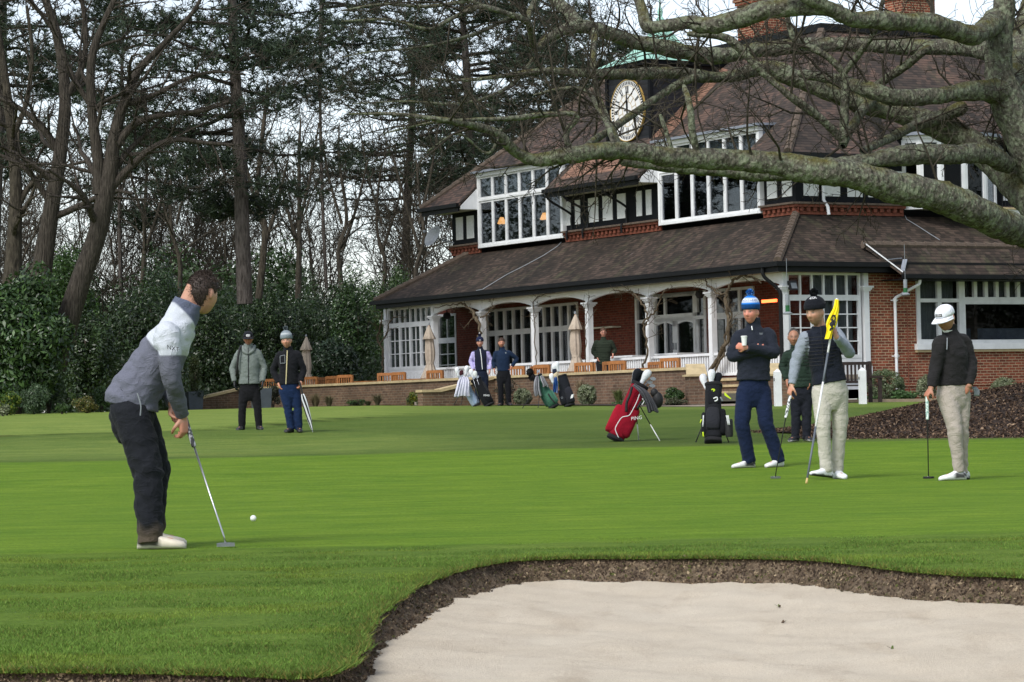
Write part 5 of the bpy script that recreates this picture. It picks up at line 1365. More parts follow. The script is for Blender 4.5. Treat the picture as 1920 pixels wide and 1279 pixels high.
bare_tree_px('leaning_tree', [[(100, 690, 24), (118, 630, 23), (150, 530, 20), (182, 440, 18), (197, 370, 17), (208, 310, 15), (213, 265, 12), (228, 205, 10), (258, 135, 8), (305, 85, 6), (360, 25, 4), (385, -20, 3)],
 [(186, 365, 13), (184, 300, 11), (172, 205, 9), (172, 110, 8), (196, 40, 6), (222, -15, 5)], [(200, 360, 10), (240, 318, 7), (285, 278, 6), (330, 262, 5), (385, 268, 4), (440, 272, 3)],
 [(210, 285, 9), (250, 235, 7), (310, 215, 5), (380, 208, 4), (430, 190, 2.5)], [(232, 195, 7), (285, 180, 5), (345, 150, 4), (400, 135, 3), (460, 140, 2)], [(172, 200, 6), (140, 150, 5), (115, 90, 4), (95, 20, 3)]],
 76, 'bare leaning tree with a forked reddish trunk at the left', seed=5, mat='barkred', kids_=(9, 7, 5, 4), maxl=4, rmin=.010)
bare_tree_px('bare_oak', [[(70, 560, 22), (84, 470, 18), (98, 380, 15), (114, 280, 13), (122, 180, 11), (108, 70, 9), (80, -15, 7)], [(112, 290, 8), (80, 240, 7), (40, 205, 5), (-10, 180, 4)], [(120, 190, 8), (155, 120, 6), (160, 50, 5), (150, -20, 4)], [(100, 390, 7), (60, 330, 5), (20, 300, 4), (-30, 280, 3)]],
 80, 'bare oak with a straight grey trunk left of the leaning tree', seed=7, mat='barkred', rmin=.010)
bare_tree_px('bare_oak', [[(22, 560, 22), (26, 470, 15), (30, 360, 12), (22, 250, 10), (8, 140, 8), (-10, 20, 6)], [(27, 400, 7), (55, 350, 5), (90, 320, 4)], [(22, 260, 6), (50, 190, 5), (60, 100, 4), (50, 10, 3)]], 84, 'bare oak at the far left edge with a mossy trunk', seed=8, mat='bark', rmin=.010)
for i, (px, Y, top, r, lab) in enumerate([(490, 98, 180, 8, 'bare grey tree just right of the big pine trunk'), (560, 104, 250, 7, 'thin bare tree behind the pom-pom hat man'), (640, 112, 260, 6, 'bare tree midway between the pine and the clubhouse'),
  (330, 108, 300, 6, 'bare tree above the dark hedge behind the golfer'), (270, 118, 260, 6, 'bare tree right of the leaning trunk'), (785, 112, 330, 6, 'spreading bare tree left of the upper storey'), (715, 122, 300, 5, 'thin bare tree left of the spreading one'), (860, 125, 330, 5, 'bare tree close behind the satellite dish')]):
 h0 = 560
 bare_tree_px('bare_tree', [[(px - 5 + 4 * (i % 4), h0, r * .9), (px + 7 - 6 * (i % 3), (h0 + top) / 2 + 60, r * .75), (px - 8 + 9 * (i % 3), (h0 + top) / 2, r * .6), (px + 6 - 5 * (i % 4), top + 40, r * .45), (px + 12 - 8 * (i % 3), top - 30, r * .2)], [(px + 2, h0 - 90, r * .6), (px + 28 - 50 * (i % 2), h0 - 170, r * .45), (px + 50 - 96 * (i % 2), h0 - 260, r * .25)], [(px + 1, h0 - 140, r * .5), (px - 24 + 46 * (i % 2), h0 - 230, r * .4), (px - 42 + 80 * (i % 2), h0 - 330, r * .2)]],
  Y, lab, group='bare trees behind the hedge', seed=20 + i, kids_=(8, 6, 4, 3), maxl=4, rmin=.011, Lf=.45)
def tufts(rng, P, L=.26, w=.022, n=9, spread=1.0, upb=.5):
 m = len(P); d = rng.normal(size=(m, n, 3)); d[..., 2] = d[..., 2] * .6 + upb; d /= np.linalg.norm(d, axis=2)[..., None]
 s = np.cross(d, rng.normal(size=(m, n, 3))); s /= np.linalg.norm(s, axis=2)[..., None] + 1e-9
 b = P[:, None] + rng.normal(0, .03, (m, n, 3)); l = L * (.6 + .7 * rng.random((m, n, 1)))
 return np.stack([b - s * w, b + s * w, b + d * l], 2).reshape(-1, 3)
NEED = np.array([(.018, .031, .017), (.026, .042, .022), (.038, .055, .029)])
def pine(name, trunk, Y, crown, label, group=None, seed=0, nb=46, blen=4.0, plates=True, mat='barkpine', tn=84):
 """crown: (top py, bottom py, list of extra branch seeds)"""
 rng = np.random.default_rng(seed); P, r = traced(trunk, Y); b = P[0].copy(); root = empty(name, b, 0, label, 'tree', group)
 tubes_mesh('trunk', [(P - b, r)], mat, root)
 zs = P[:, 2]; zt = W(0, crown[0], Y).z; zb = W(0, crown[1], Y).z; br = []; TP = []
 nb = int(nb * .72)
 for i in range(nb):
  t = (i + rng.random()) / nb; z = zb + (zt - zb) * t; k = int(np.argmin(abs(zs - z))); q = P[k].copy(); q[2] = z
  a = rng.random() * 6.283; prof = crown[2](t); L = blen * prof * (.6 + .6 * rng.random())
  d = np.array([math.cos(a), math.sin(a), .22 - .35 * (1 - t)]); n = 8; pts = [q]
  for s in range(n):
   d = d + rng.normal(0, .12, 3); d[2] += .05 * (s > 4); d[2] *= .9; d /= np.linalg.norm(d); pts.append(pts[-1] + d * L / n)
  pts = np.array(pts); br.append((pts, np.linspace(.03 + .014 * L, .015, n + 1)))
  for s in range(3, n + 1):
   for _ in range(2):
    e = pts[s] + rng.normal(0, 1, 3) * np.array([.5, .5, .16]) * L * .22; br.append((np.array([pts[s], (pts[s] + e) / 2 + np.array([0, 0, .05]), e]), np.array([.018, .014, .01])))
    m = max(4, int(tn * .09)); c = e + rng.normal(0, 1, (m, 3)) * np.array([.38, .38, .19]); TP.append(c)
 tubes_mesh('branches', [(p - b, q * .8) for p, q in br], 'barkdk', root)
 TP = np.vstack(TP) - b; m = len(TP); n = 10; V = tufts(rng, TP, .30, .02, n)
 cc = NEED[rng.integers(0, 3, m * n)] * (.6 + .8 * rng.random(m * n))[:, None]
 mesh_obj('foliage', V, np.arange(len(V)).reshape(-1, 3), MT['needle'], root, cols=np.repeat(cc, 3, axis=0), uv=False)
 return root
bell = lambda t: .35 + .65 * math.sin(math.pi * min(1, t * 1.05)) ** .7
lay = lambda t: .45 + .55 * (1 - t) ** .6
pine('pine_tree', [(459, 570, 15), (454, 420, 14), (449, 280, 12.5), (440, 120, 10), (434, -30, 8), (430, -160, 4)], 88, (-170, 400, bell), 'tall pine with a straight pinkish trunk left of centre', seed=2, nb=60, blen=4.6)
pine('pine_tree', [(886, 520, 10), (882, 330, 9), (878, 180, 8), (868, 40, 6), (862, -60, 3)], 118, (-60, 370, lay), 'layered pine behind the left end of the clubhouse', seed=3, nb=64, blen=6.0)
pine('pine_tree', [(1050, 480, 10), (1046, 300, 9), (1040, 160, 7), (1034, 60, 4)], 126, (40, 330, lay), 'dark pine behind the roof left of the clock tower', seed=4, nb=56, blen=5.4)
pine('pine_tree', [(760, 540, 9), (764, 380, 8), (772, 220, 6), (776, 90, 3)], 132, (60, 420, lay), 'pine with drooping layers behind the spreading bare tree', seed=6, nb=44, blen=5.6)
pine('pine_tree', [(612, 540, 3.6), (604, 360, 3.4), (600, 160, 3.2), (604, -20, 5), (608, -120, 3)], 124, (-130, 200, bell), 'tall pine whose crown fills the top of the photo left of the oak limbs', seed=9, nb=40, blen=5.2)
pine('pine_tree', [(-14, 560, 14), (-10, 380, 13), (2, 180, 10), (6, 20, 7), (8, -120, 4)], 96, (-120, 300, bell), 'dark pine cut by the left edge of the photo', seed=10, nb=50, blen=4.6)
pine('pine_tree', [(226, 540, 4), (224, 400, 4), (226, 240, 3.6), (230, 90, 3), (232, 0, 2)], 120, (-10, 420, bell), 'dark pine behind the leaning tree', seed=12, nb=36, blen=4.8)
pine('pine_tree', [(1150, 400, 8), (1146, 250, 7), (1142, 120, 4)], 140, (110, 300, lay), 'pine top behind the clock tower', seed=13, nb=34, blen=4.5)
# tall evergreen shrubs
def bigshrub(px, Y, wpx, ytop, lab, seed, n=36000, K=70, leaf=.105, cols=G_DK, group='tall evergreen shrubs', **kw):
 rng = np.random.default_rng(seed); p = GX(px, Y); s = F / Y; w = wpx / s / 2; h = W(px, ytop, Y).z - p.z
 r = empty('evergreen_shrub', p, rng.random() * 6, lab, 'shrub', group)
 shrub_mesh(rng, (w, w * .8, h / 1.92), n, K, leaf, cols, parent=r, mat='gloss', rel=.3, shell=.4, wr=.42, **kw)
 stems(rng, h * .8, w, 7, .07, r); return r
bigshrub(35, 75, 210, 482, 'big glossy laurel at the left edge below the bare oaks', 1, 34000, cols=G_LAU, leaf=.16)
bigshrub(165, 80, 150, 560, 'dark laurel under the leaning trunk', 2, 20000, cols=G_DK)
bigshrub(130, 88, 150, 435, 'brighter green evergreen behind the leaning trunk', 3, 22000, cols=[(.035, .075, .015), (.05, .10, .02)], leaf=.11)
bigshrub(265, 84, 190, 540, 'dark evergreen behind the putting man', 4, 30000)
bigshrub(300, 92, 190, 470, 'taller evergreen rising behind the putting man', 5, 26000, cols=[(.030, .058, .018), (.022, .046, .014)])
bigshrub(395, 98, 180, 540, 'dark rhododendron left of the man in the grey jacket', 6, 28000)
bigshrub(490, 100, 180, 520, 'dark rhododendron behind the two men on the left', 7, 28000)
bigshrub(590, 102, 170, 545, 'dark evergreen behind the closed parasol at the left', 8, 26000)
bigshrub(628, 97, 130, 622, 'lower rounded rhododendron right of the closed parasol', 9, 16000, cols=[(.030, .052, .024), (.022, .044, .018)], leaf=.12)
bigshrub(668, 100, 130, 500, 'evergreen beside the left end of the veranda', 10, 22000, cols=G_LAU)
bigshrub(742, 104, 150, 474, 'lighter green evergreen behind the veranda roof end', 11, 22000, cols=[(.04, .075, .02), (.055, .095, .025)], leaf=.11)
bigshrub(440, 109, 230, 500, 'tall ivy-dark evergreen at the foot of the pine', 12, 26000, cols=[(.030, .055, .018), (.02, .04, .014)])
bigshrub(570, 112, 200, 490, 'tall evergreen behind the thin bare tree', 13, 24000)
bigshrub(-90, 88, 220, 450, 'dark evergreen mostly beyond the left edge', 14, 16000)
# far wood, plus unseen foliage added for the window reflections
def wood():
 rng = np.random.default_rng(77); br = []
 for i in range(104):
  Y = rng.uniform(118, 170); px = rng.uniform(-260, 1020); p = np.array(GX(px, Y)); H = rng.uniform(7, 14); r = rng.uniform(.05, .10)
  grow(rng, br, p, (rng.normal(0, .12), 0, 1), H, r, 1, 4, (0, 14, 7, 4), .08, .02, .012, (.4, 1.0), (.28, .5), .2, .12)
 o = tubes_mesh('distant_wood', br, 'bark'); o['kind'] = 'stuff'; o['label'] = 'leafless wood far behind the hedge'
 V = []; C = []
 for i in range(86):
  Y = rng.uniform(106, 150); px = -700 + 1900 * (i % 58 + rng.random()) / 58; p = np.array(GX(px, Y)); h = rng.uniform(4.4, 7.8); w = rng.uniform(2.2, 3.6)
  if px < -240: h = rng.uniform(13, 19); w = 4.5  # off-frame left: made into tall masses to darken the window reflections
  if i >= 58: a = -.25 + 1.1 * (i - 58) / 28; p = np.array([72 * math.cos(a), 25 + 72 * math.sin(a), .5]) ; h = rng.uniform(9, 15); w = rng.uniform(3.5, 5)  # unseen foliage masses added behind right, to darken the window reflections
  P, N, k, rr = clump_cloud(rng, 3600, (w, w, h / 1.92), 26, .32, .4); L = .2 * (.6 + .8 * rng.random(len(P))); V.append(leaf_quads(P + p, N, L, L * .45, rng, .7, .3))
  c = np.array(G_DK[rng.integers(0, 3)]) * rng.uniform(.8, 1.5); C.append(np.repeat(c * (.6 + .8 * rng.random(len(P)))[:, None], 4, axis=0))
 q = 26000; pq = rng.uniform(-160, 725, q); Yq = rng.uniform(96, 104, q) - 14 * (pq < 330); z0 = np.array([gzf((a - 960) / F * b, b) for a, b in zip(pq, Yq)]); P = np.column_stack([(pq - 960) / F * Yq, Yq, z0 + 1.7 * rng.random(q)]); N = rng.normal(size=(q, 3)); N[:, 1] -= 1; L = .16 * (.6 + .8 * rng.random(q)); V.append(leaf_quads(P, N / np.linalg.norm(N, axis=1)[:, None], L, L * .5, rng, .6, .2)); C.append(np.repeat(np.array(G_DK[0]) * (.6 + .8 * rng.random(q))[:, None], 4, axis=0))
 V = np.vstack(V); o = mesh_obj('undergrowth_and_unseen_foliage', V, np.arange(len(V)).reshape(-1, 4), MT['leaf'], cols=np.vstack(C), uv=False); o['kind'] = 'stuff'
wood()
# ---- climbing vines on the veranda
def vine(lines, b, lab, seed):
 rng = np.random.default_rng(seed); br = []
 for L in lines:
  P = []; r = []
  for (px, py, rp) in L:
   # a point on the plane of the columns
   d = ray(px, py); nrm = -VV; o = CP(b, 0, 0) - Vector((0, 0, CAMZ)); t = o.dot(nrm) / d.dot(nrm); q = Vector((0, 0, CAMZ)) + d * t; P.append(q); r.append(rp * .72 / F * q.y)
  A = crom(np.column_stack([np.array(P), r]), 5); A[:, :3] += rng.normal(0, .02, (len(A), 3)); br.append((A[:, :3], np.maximum(A[:, 3], .006)))
  spawn(rng, br, list(A[:, :3]), np.maximum(A[:, 3] * .6, .006), list(dirs(A[:, :3])), 1.3, 2, 4, (0, 0, 8, 4), .22, .0, .006, (.5, 1.3), (.3, .6), .3, .3)
 o0 = br[0][0][0].copy(); root = empty('climbing_vine', o0, 0, lab, 'vine', 'bare climbing vines'); tubes_mesh('stem', [(p - o0, r) for p, r in br], 'vine', root)
vine([[(1330, 700, 5), (1348, 670, 6), (1362, 640, 5), (1366, 600, 5), (1360, 565, 4), (1366, 540, 4), (1378, 522, 3.5), (1400, 517, 3), (1425, 528, 2)], [(1338, 700, 3.5), (1358, 660, 3.5), (1360, 630, 3), (1370, 595, 3), (1360, 560, 2)], [(1366, 556, 2.5), (1345, 548, 2.5), (1328, 535, 2), (1322, 520, 1.5)]], .22, 'thick twisted bare vine climbing the column behind the black golf bag', 1)
vine([[(1206, 690, 3), (1214, 665, 3), (1212, 640, 3), (1207, 612, 3), (1216, 595, 2.5), (1230, 585, 2.5), (1238, 560, 2), (1250, 540, 1.5)], [(1211, 615, 2.5), (1214, 590, 2.5), (1204, 570, 3), (1190, 552, 3), (1172, 546, 2), (1150, 545, 1.5)]], .22, 'bare vine forking across the column left of the double doors', 2)
vine([[(897, 640, 3), (899, 615, 4), (894, 600, 5), (888, 585, 3.5), (876, 575, 3), (868, 570, 2.5), (850, 570, 1.5), (815, 578, 1.2)], [(899, 598, 2.5), (914, 587, 2), (928, 572, 1.5)]], .22, 'pale bare vine arching from the column above the man in the navy vest', 3)
vine([[(716, 705, 3), (717, 690, 2.5), (718, 660, 3), (712, 645, 2.5), (707, 637, 3), (712, 620, 2.5), (716, 600, 2), (715, 585, 1.5)], [(712, 645, 2), (724, 630, 2.5), (728, 610, 2), (735, 598, 1.5), (752, 590, 1)]], .2, 'pale bare vine twisting up outside the left corner of the veranda', 4)
vine([[(1006, 690, 1.5), (1004, 640, 1.5), (1002, 590, 1.3), (1004, 560, 1.2), (1040, 548, 1)], [(1097, 690, 1.2), (1099, 640, 1.2), (1098, 600, 1.2), (1105, 555, 1)]], .3, 'thin dry vines trained up the two middle columns', 5)
# ------------------------------------------------------------------ mulch bed and the big oak
def mulch():
 rng = np.random.default_rng(9)
 cx, cy = 10.2, 46.0
 edge = [G(1405, 801), G(1470, 797), G(1560, 792), G(1650, 782), G(1720, 778), G(1768, 770), G(1810, 752), G(1860, 738)]
 # elliptical mound
 def mz(x, y):
  e = ((x - cx) / 6.3) ** 2 + ((y - cy) / 5.2) ** 2; return gz(x, y) + .80 * np.clip(1 - e, 0, 1) ** 1.9 + .05 * np.clip(1 - e, 0, 1) ** .3 - .02
 xs = np.arange(-1, 1.001, .022); X, Y = np.meshgrid(xs, xs); R_ = np.sqrt(X ** 2 + Y ** 2); m = R_ > 1; 
 A = np.arctan2(Y, X); rr = np.maximum(abs(X), abs(Y)); wob = 1 + .06 * np.sin(A * 5 + 1) + .04 * np.sin(A * 9)
 px = cx + 6.4 * rr * np.cos(A) * wob; py = cy + 5.2 * rr * np.sin(A) * wob
 V = np.column_stack([px.ravel(), py.ravel(), mz(px, py).ravel()]); n = len(xs); i = np.arange(n * n).reshape(n, n)
 V[:, 2] += .025 * np.array([mnoise.noise(Vector((v[0] * 3, v[1] * 3, 1))) for v in V])
 ff = np.stack([i[:-1, :-1], i[:-1, 1:], i[1:, 1:], i[1:, :-1]], -1).reshape(-1, 4)
 o = mesh_obj('mulch_bed', V, ff, MT['mulch'], smooth=True, uv=False); o['kind'] = 'structure'
 N = 80000; a = rng.random(N) * 6.283; r = rng.random(N) ** .5 * 1.0; wob = 1 + .06 * np.sin(a * 5 + 1) + .04 * np.sin(a * 9); r = np.where(rng.random(N) < .04, r * 1.03, r)
 x = cx + 6.4 * r * np.cos(a) * wob; y = cy + 5.2 * r * np.sin(a) * wob; k = y < cy + 1.5; x, y = x[k], y[k]; N = len(x)
 P = np.column_stack([x, y, mz(x, y) + .015]); L = .03 + .045 * rng.random(N); V = leaf_quads(P, np.tile((0, 0, 1.), (N, 1)), L, L * .45, rng, .75)
 pal = np.array([S(74, 58, 47), S(98, 79, 64), S(126, 104, 84), S(52, 42, 36), S(160, 136, 112)]); cc = pal[rng.choice(5, N, p=[.3, .3, .15, .2, .05])] * (.7 + .5 * rng.random(N))[:, None]
 o = mesh_obj('bark_chips', V, np.arange(len(V)).reshape(-1, 4), MT['chip'], cols=np.repeat(cc, 4, axis=0), uv=False); o['kind'] = 'stuff'
mulch()
def oak():
 rng = np.random.default_rng(42); Y0 = 44.0
 LIMBS = [  # (px, py, radius px, depth offset m)
  [(2190, 860, 130), (2150, 740, 106), (2110, 620, 92), (2060, 500, 80), (2005, 390, 66), (1950, 295, 54), (1898, 210, 43), (1874, 145, 32), (1872, 80, 28), (1884, 20, 25), (1880, -60, 21)],
  [(2070, 530, 56), (1985, 478, 42, -.6), (1925, 440, 29, -1), (1850, 405, 29, -2.0), (1760, 371, 30, -2.6), (1650, 343, 29, -3), (1550, 322, 26, -3.2), (1450, 308, 23, -3.2), (1350, 298, 20.5, -3.2), (1250, 290, 19, -3.4), (1170, 284, 17, -3.6), (1100, 288, 16, -4), (1035, 295, 15, -4), (995, 297, 13, -4), (960, 278, 11, -4.2), (935, 253, 9, -4.4), (895, 238, 7, -4.6), (830, 225, 5, -5), (745, 214, 3.5, -5), (655, 214, 2, -5)],
  [(1890, 310, 24), (1850, 289, 25, -.6), (1780, 289, 27, -1.2), (1700, 290, 25, -1.6), (1620, 303, 23, -1.8), (1540, 316, 21, -2), (1450, 326, 18, -2), (1330, 320, 15, -2), (1250, 313, 14, -2), (1175, 306, 12, -2), (1160, 303, 8, -2)],
  [(2040, 490, 56), (1960, 410, 46), (1905, 345, 41, .5), (1855, 295, 37, 1), (1800, 257, 33, 1.2), (1720, 224, 29, 1.2), (1640, 200, 25, 1.2), (1560, 176, 24, 1), (1500, 150, 22, 1), (1440, 128, 20, 1), (1380, 140, 15, .6), (1330, 146, 12, .4), (1290, 150, 11), (1250, 170, 10), (1200, 205, 9.5, -.6), (1150, 240, 9, -1.4), (1112, 265, 8.5, -2.2), (1090, 284, 9, -3)],
  [(1890, 175, 34), (1840, 168, 22, -.4), (1760, 180, 20, -.8), (1690, 182, 20, -1), (1640, 172, 18, -1), (1600, 160, 16, -.6), (1560, 150, 14, 0), (1500, 138, 12, .6)],
  [(1868, 100, 30), (1800, 90, 24, 1), (1700, 88, 22, 1.4), (1590, 84, 21, 1.6), (1500, 86, 21, 1.6), (1420, 94, 20, 1.6), (1350, 105, 20, 1.6), (1290, 98, 20, 1.4), (1240, 88, 20, 1.2), (1180, 76, 20, 1), (1120, 55, 19, .6), (1078, 50, 17, .4), (1030, 72, 13, .2), (1004, 94, 11, 0), (996, 60, 10, -.4), (985, 38, 9, -.8), (940, 22, 7, -1), (890, 5, 5, -1.2), (840, -20, 4, -1.4)],
  [(1085, 50, 12, .4), (1062, 18, 11, .6), (1035, -6, 10, .8), (1000, -40, 9, 1)],
  [(1868, 40, 32), (1830, 66, 24, -1), (1780, 56, 24, -1.6), (1730, 40, 24, -2), (1650, 36, 22, -2.4), (1600, 38, 20, -2.6), (1560, 18, 17, -2.8), (1515, -5, 15, -3), (1460, -30, 12, -3)],
  [(1575, 24, 13, -2.7), (1530, 14, 16, -2.8), (1440, 20, 18, -2.6), (1370, 40, 18, -2.4), (1320, 46, 16, -2.2), (1295, 40, 14, -2), (1260, 48, 13, -2), (1215, 52, 13, -1.8), (1205, 20, 11, -1.6), (1190, -20, 9, -1.4)],
  [(1345, 146, 11, .4), (1253, 138, 11, 0), (1189, 139, 10.5, -.4), (1124, 138, 9.5, -.8), (1060, 135, 7.5, -1), (1027, 132, 6, -1.2), (960, 140, 4.5, -1.4), (880, 150, 3, -1.6), (800, 148, 2, -1.8)],
  [(1640, 178, 12, 1), (1612, 214, 9, .2), (1586, 258, 9, -.4), (1580, 275, 9, -.6)],
  [(1581, 268, 9, -.6), (1583, 220, 8.5, -.6), (1585, 170, 8, -.6), (1583, 138, 7.5, -.6), (1545, 102, 6.5, -.6), (1492, 76, 6, -.5), (1478, 40, 5.5, -.4), (1470, -10, 5, -.2)],
  [(1584, 135, 6.5, -.6), (1615, 95, 6, -.8), (1640, 60, 5, -1), (1652, 15, 4.5, -1.2), (1660, -20, 4, -1.2)],
  [(1580, 262, 8.5, -.6), (1540, 224, 8, -.8), (1482, 180, 7.5, -1), (1432, 136, 7.5, -1), (1392, 96, 7, -1), (1366, 74, 7.5, -1), (1330, 66, 7, -1), (1288, 64, 6, -1)],
  [(1640, 165, 8, .6), (1668, 145, 8, .4), (1700, 122, 8, .2), (1728, 98, 8, 0), (1745, 88, 8, 0)],
  [(1617, 283, 7, -1.6), (1671, 258, 9, -.6), (1711, 236, 11, .2), (1760, 222, 13, .8), (1810, 200, 16, 1)],
  [(1830, 165, 12), (1870, 180, 20), (1900, 140, 30, 1), (1930, 60, 34, 2), (1960, -40, 30, 3)],
  [(1116, 58, 8, .4), (1112, 110, 6, -.4), (1122, 180, 6, -.8), (1142, 228, 5.5, -1.6), (1158, 262, 5, -2.4), (1164, 282, 6, -3.4)],
  [(1310, 295, 6, -3.3), (1298, 250, 6.5, -3.4), (1294, 200, 5.5, -3.4), (1282, 160, 5, -3)],
  [(1262, 292, 4.5, -3.4), (1250, 250, 4.5, -3.4), (1238, 215, 3.5, -3.4)],
  [(1076, 292, 6, -4), (1060, 250, 6, -4), (1085, 215, 5, -4), (1020, 215, 5, -4.2), (963, 222, 4.5, -4.4), (880, 224, 3.5, -4.6), (800, 232, 2.5, -4.8), (720, 250, 1.6, -5)],
  [(1150, 270, 5, -3.6), (1140, 235, 5, -3.4), (1120, 200, 4.5, -3), (1100, 170, 4, -2.6), (1060, 165, 3, -2.4), (1000, 178, 2, -2.4)],
  [(998, 70, 7), (990, 30, 6, .4), (1010, -10, 5, .6)],
  [(940, 22, 5, -1), (895, 13, 5, -1.2), (834, 42, 4, -1.4), (801, 55, 3.5, -1.6), (730, 37, 2.6, -1.8), (640, 40, 1.6, -2)],
  [(963, 30, 4, -.8), (900, 60, 3.4, -1), (830, 80, 2.8, -1.2), (760, 92, 2.2, -1.4), (690, 98, 1.6, -1.6), (640, 108, 1.2, -1.8)],
  [(880, 2, 4, -1.2), (800, 12, 3, -1.4), (720, 8, 2.4, -1.6), (640, 20, 1.8, -1.8)],
  [(1000, 110, 4), (970, 150, 3.5, -.4), (920, 180, 3, -.8), (850, 195, 2.4, -1), (760, 190, 1.8, -1.2), (660, 195, 1.2, -1.4)],
  [(940, 240, 4, -4.4), (915, 290, 2.6, -4.5), (860, 250, 2, -4.6), (800, 285, 1.4, -4.7)],
 ]
 main = []; tw = []; fac = {0: .86, 2: .72, 3: .74, 4: .82, 5: .70, 7: .80}
 for li, L in enumerate(LIMBS):
  P, r = traced(L, Y0); r = r * fac.get(li, 1)
  w = np.array([(mnoise.noise(Vector((p[0] * 1.3, p[2] * 1.3, li))), mnoise.noise(Vector((p[0] * 1.3, p[2] * 1.3, li + 40)))) for p in P])
  P[:, 2] += w[:, 0] * r * .3; r = r * (1 + .16 * w[:, 1])
  # lumps and burrs
  if li != 0: r[-1] *= .6
  main.append((P, r)); D = dirs(P)
  ln = np.linalg.norm(np.diff(P, axis=0), axis=1).sum(); thin = r.mean() < .06
  k = int(ln * (2.1 if thin else 1.7))
  for j in range(k):
   i = rng.integers(int(len(P) * .15), len(P) - 1); d = D[i].copy(); a = rng.uniform(.6, 1.4); ax = np.cross(d, rng.normal(size=3)); ax /= np.linalg.norm(ax)
   nd_ = d * math.cos(a) + ax * math.sin(a); nd_[2] += .25; nd_ /= np.linalg.norm(nd_)
   q = P[i] + nd_ * r[i] * .8
   grow(rng, tw, q, nd_, rng.uniform(.5, 1.6) * (1.4 if thin else .95), min(.022, r[i] * .5), 1, 3, (0, 6, 5, 3), .2, .02, .0042, (.5, 1.2), (.35, .65), .3, .2)
 def clear(P):
  x, y = proj(P[len(P) // 2]); return 1138 < x < 1226 and 146 < y < 268
 tw = [q for q in tw if not clear(q[0])]
 b = main[0][0][0].copy(); root = empty('oak_tree', b, 0, 'big bare oak whose mossy lichened limbs reach in from the right', 'tree')
 # rough, lumpy bark surface on the heavy limbs
 o = tubes_fine('trunk', [main[0]], root, b); 
 for P, r in main[1:]: 
  tubes_fine('limb', [(P, r)], root, b)
 tubes_mesh('twigs', [(p - b, r) for p, r in tw], MT['bark'], root)
def tubes_fine(name, brs, root, b):
 VS = []; FS = []; off = 0
 for P, r in brs:
  ln = np.r_[0, np.cumsum(np.linalg.norm(np.diff(P, axis=0), axis=1))]; st = max(.05, r.mean() * .28); n = max(6, int(ln[-1] / st)); s = np.linspace(0, ln[-1], n)
  Q = np.column_stack([np.interp(s, ln, P[:, k]) for k in range(3)]); q = np.interp(s, ln, r)
  for _ in range(2): Q[1:-1] = (Q[:-2] + 2 * Q[1:-1] + Q[2:]) / 4
  T, U, B = frames(Q); m = 20 if r.mean() > .1 else 12; an = np.arange(m) * 2 * np.pi / m
  dd = np.cos(an)[None, :, None] * U[:, None] + np.sin(an)[None, :, None] * B[:, None]; V = Q[:, None] + q[:, None, None] * dd
  fl = V.reshape(-1, 3); nz = np.array([mnoise.noise(Vector(v * 2.6)) * .5 + mnoise.noise(Vector(v * 7.5)) * .3 + mnoise.noise(Vector(v * 17)) * .22 for v in fl]).reshape(n, m)
  V = V + dd * (nz * np.minimum(q[:, None] * .38, .07))[..., None]
  VS.append(V.reshape(-1, 3) - np.array(b)); i = np.arange(n * m).reshape(n, m) + off; FS.append(np.stack([i[:-1], np.roll(i[:-1], -1, 1), np.roll(i[1:], -1, 1), i[1:]], -1).reshape(-1, 4)); off += n * m
  FS_end = None
 return mesh_obj(name, np.vstack(VS), np.vstack(FS), MT['barkoak'], root, smooth=True, uv=False)
oak()
# ------------------------------------------------------------------ people
A3 = lambda *v: np.array(v, float)
def unit(v):
 v = np.asarray(v, float); return v / (np.linalg.norm(v) + 1e-12)
def ell_loft(mb, rings, n=20, caps=True):
 """rings: (centre, lateral unit, depth unit, half width, half depth, squareness)"""
 V = []
 for c, l, d, hw, hd, sq in rings:
  for j in range(n):
   a = 2 * math.pi * j / n; ca, sa = math.cos(a), math.sin(a)
   V.append(c + l * hw * math.copysign(abs(ca) ** sq, ca) + d * hd * math.copysign(abs(sa) ** sq, sa))
 m = len(rings); Fc = [(i * n + j, i * n + (j + 1) % n, (i + 1) * n + (j + 1) % n, (i + 1) * n + j) for i in range(m - 1) for j in range(n)]
 if caps: Fc += [tuple(range(n - 1, -1, -1)), tuple((m - 1) * n + j for j in range(n))]
 mb.add(V, Fc)
def limb(mb, pts, rads, n=14, per=5, round_=(True, True)):
 A = crom(np.column_stack([np.array(pts, float), rads]), per)
 P, r = A[:, :3], np.maximum(A[:, 3], .003)
 if round_[0]:
  t = unit(P[0] - P[1]); P = np.vstack([P[0] + t * r[0] * .8, P[0] + t * r[0] * .5, P]); r = np.r_[r[0] * .45, r[0] * .85, r]
 if round_[1]:
  t = unit(P[-1] - P[-2]); P = np.vstack([P, P[-1] + t * r[-1] * .5, P[-1] + t * r[-1] * .8]); r = np.r_[r, r[-1] * .85, r[-1] * .45]
 mb.tube(P, r, n)
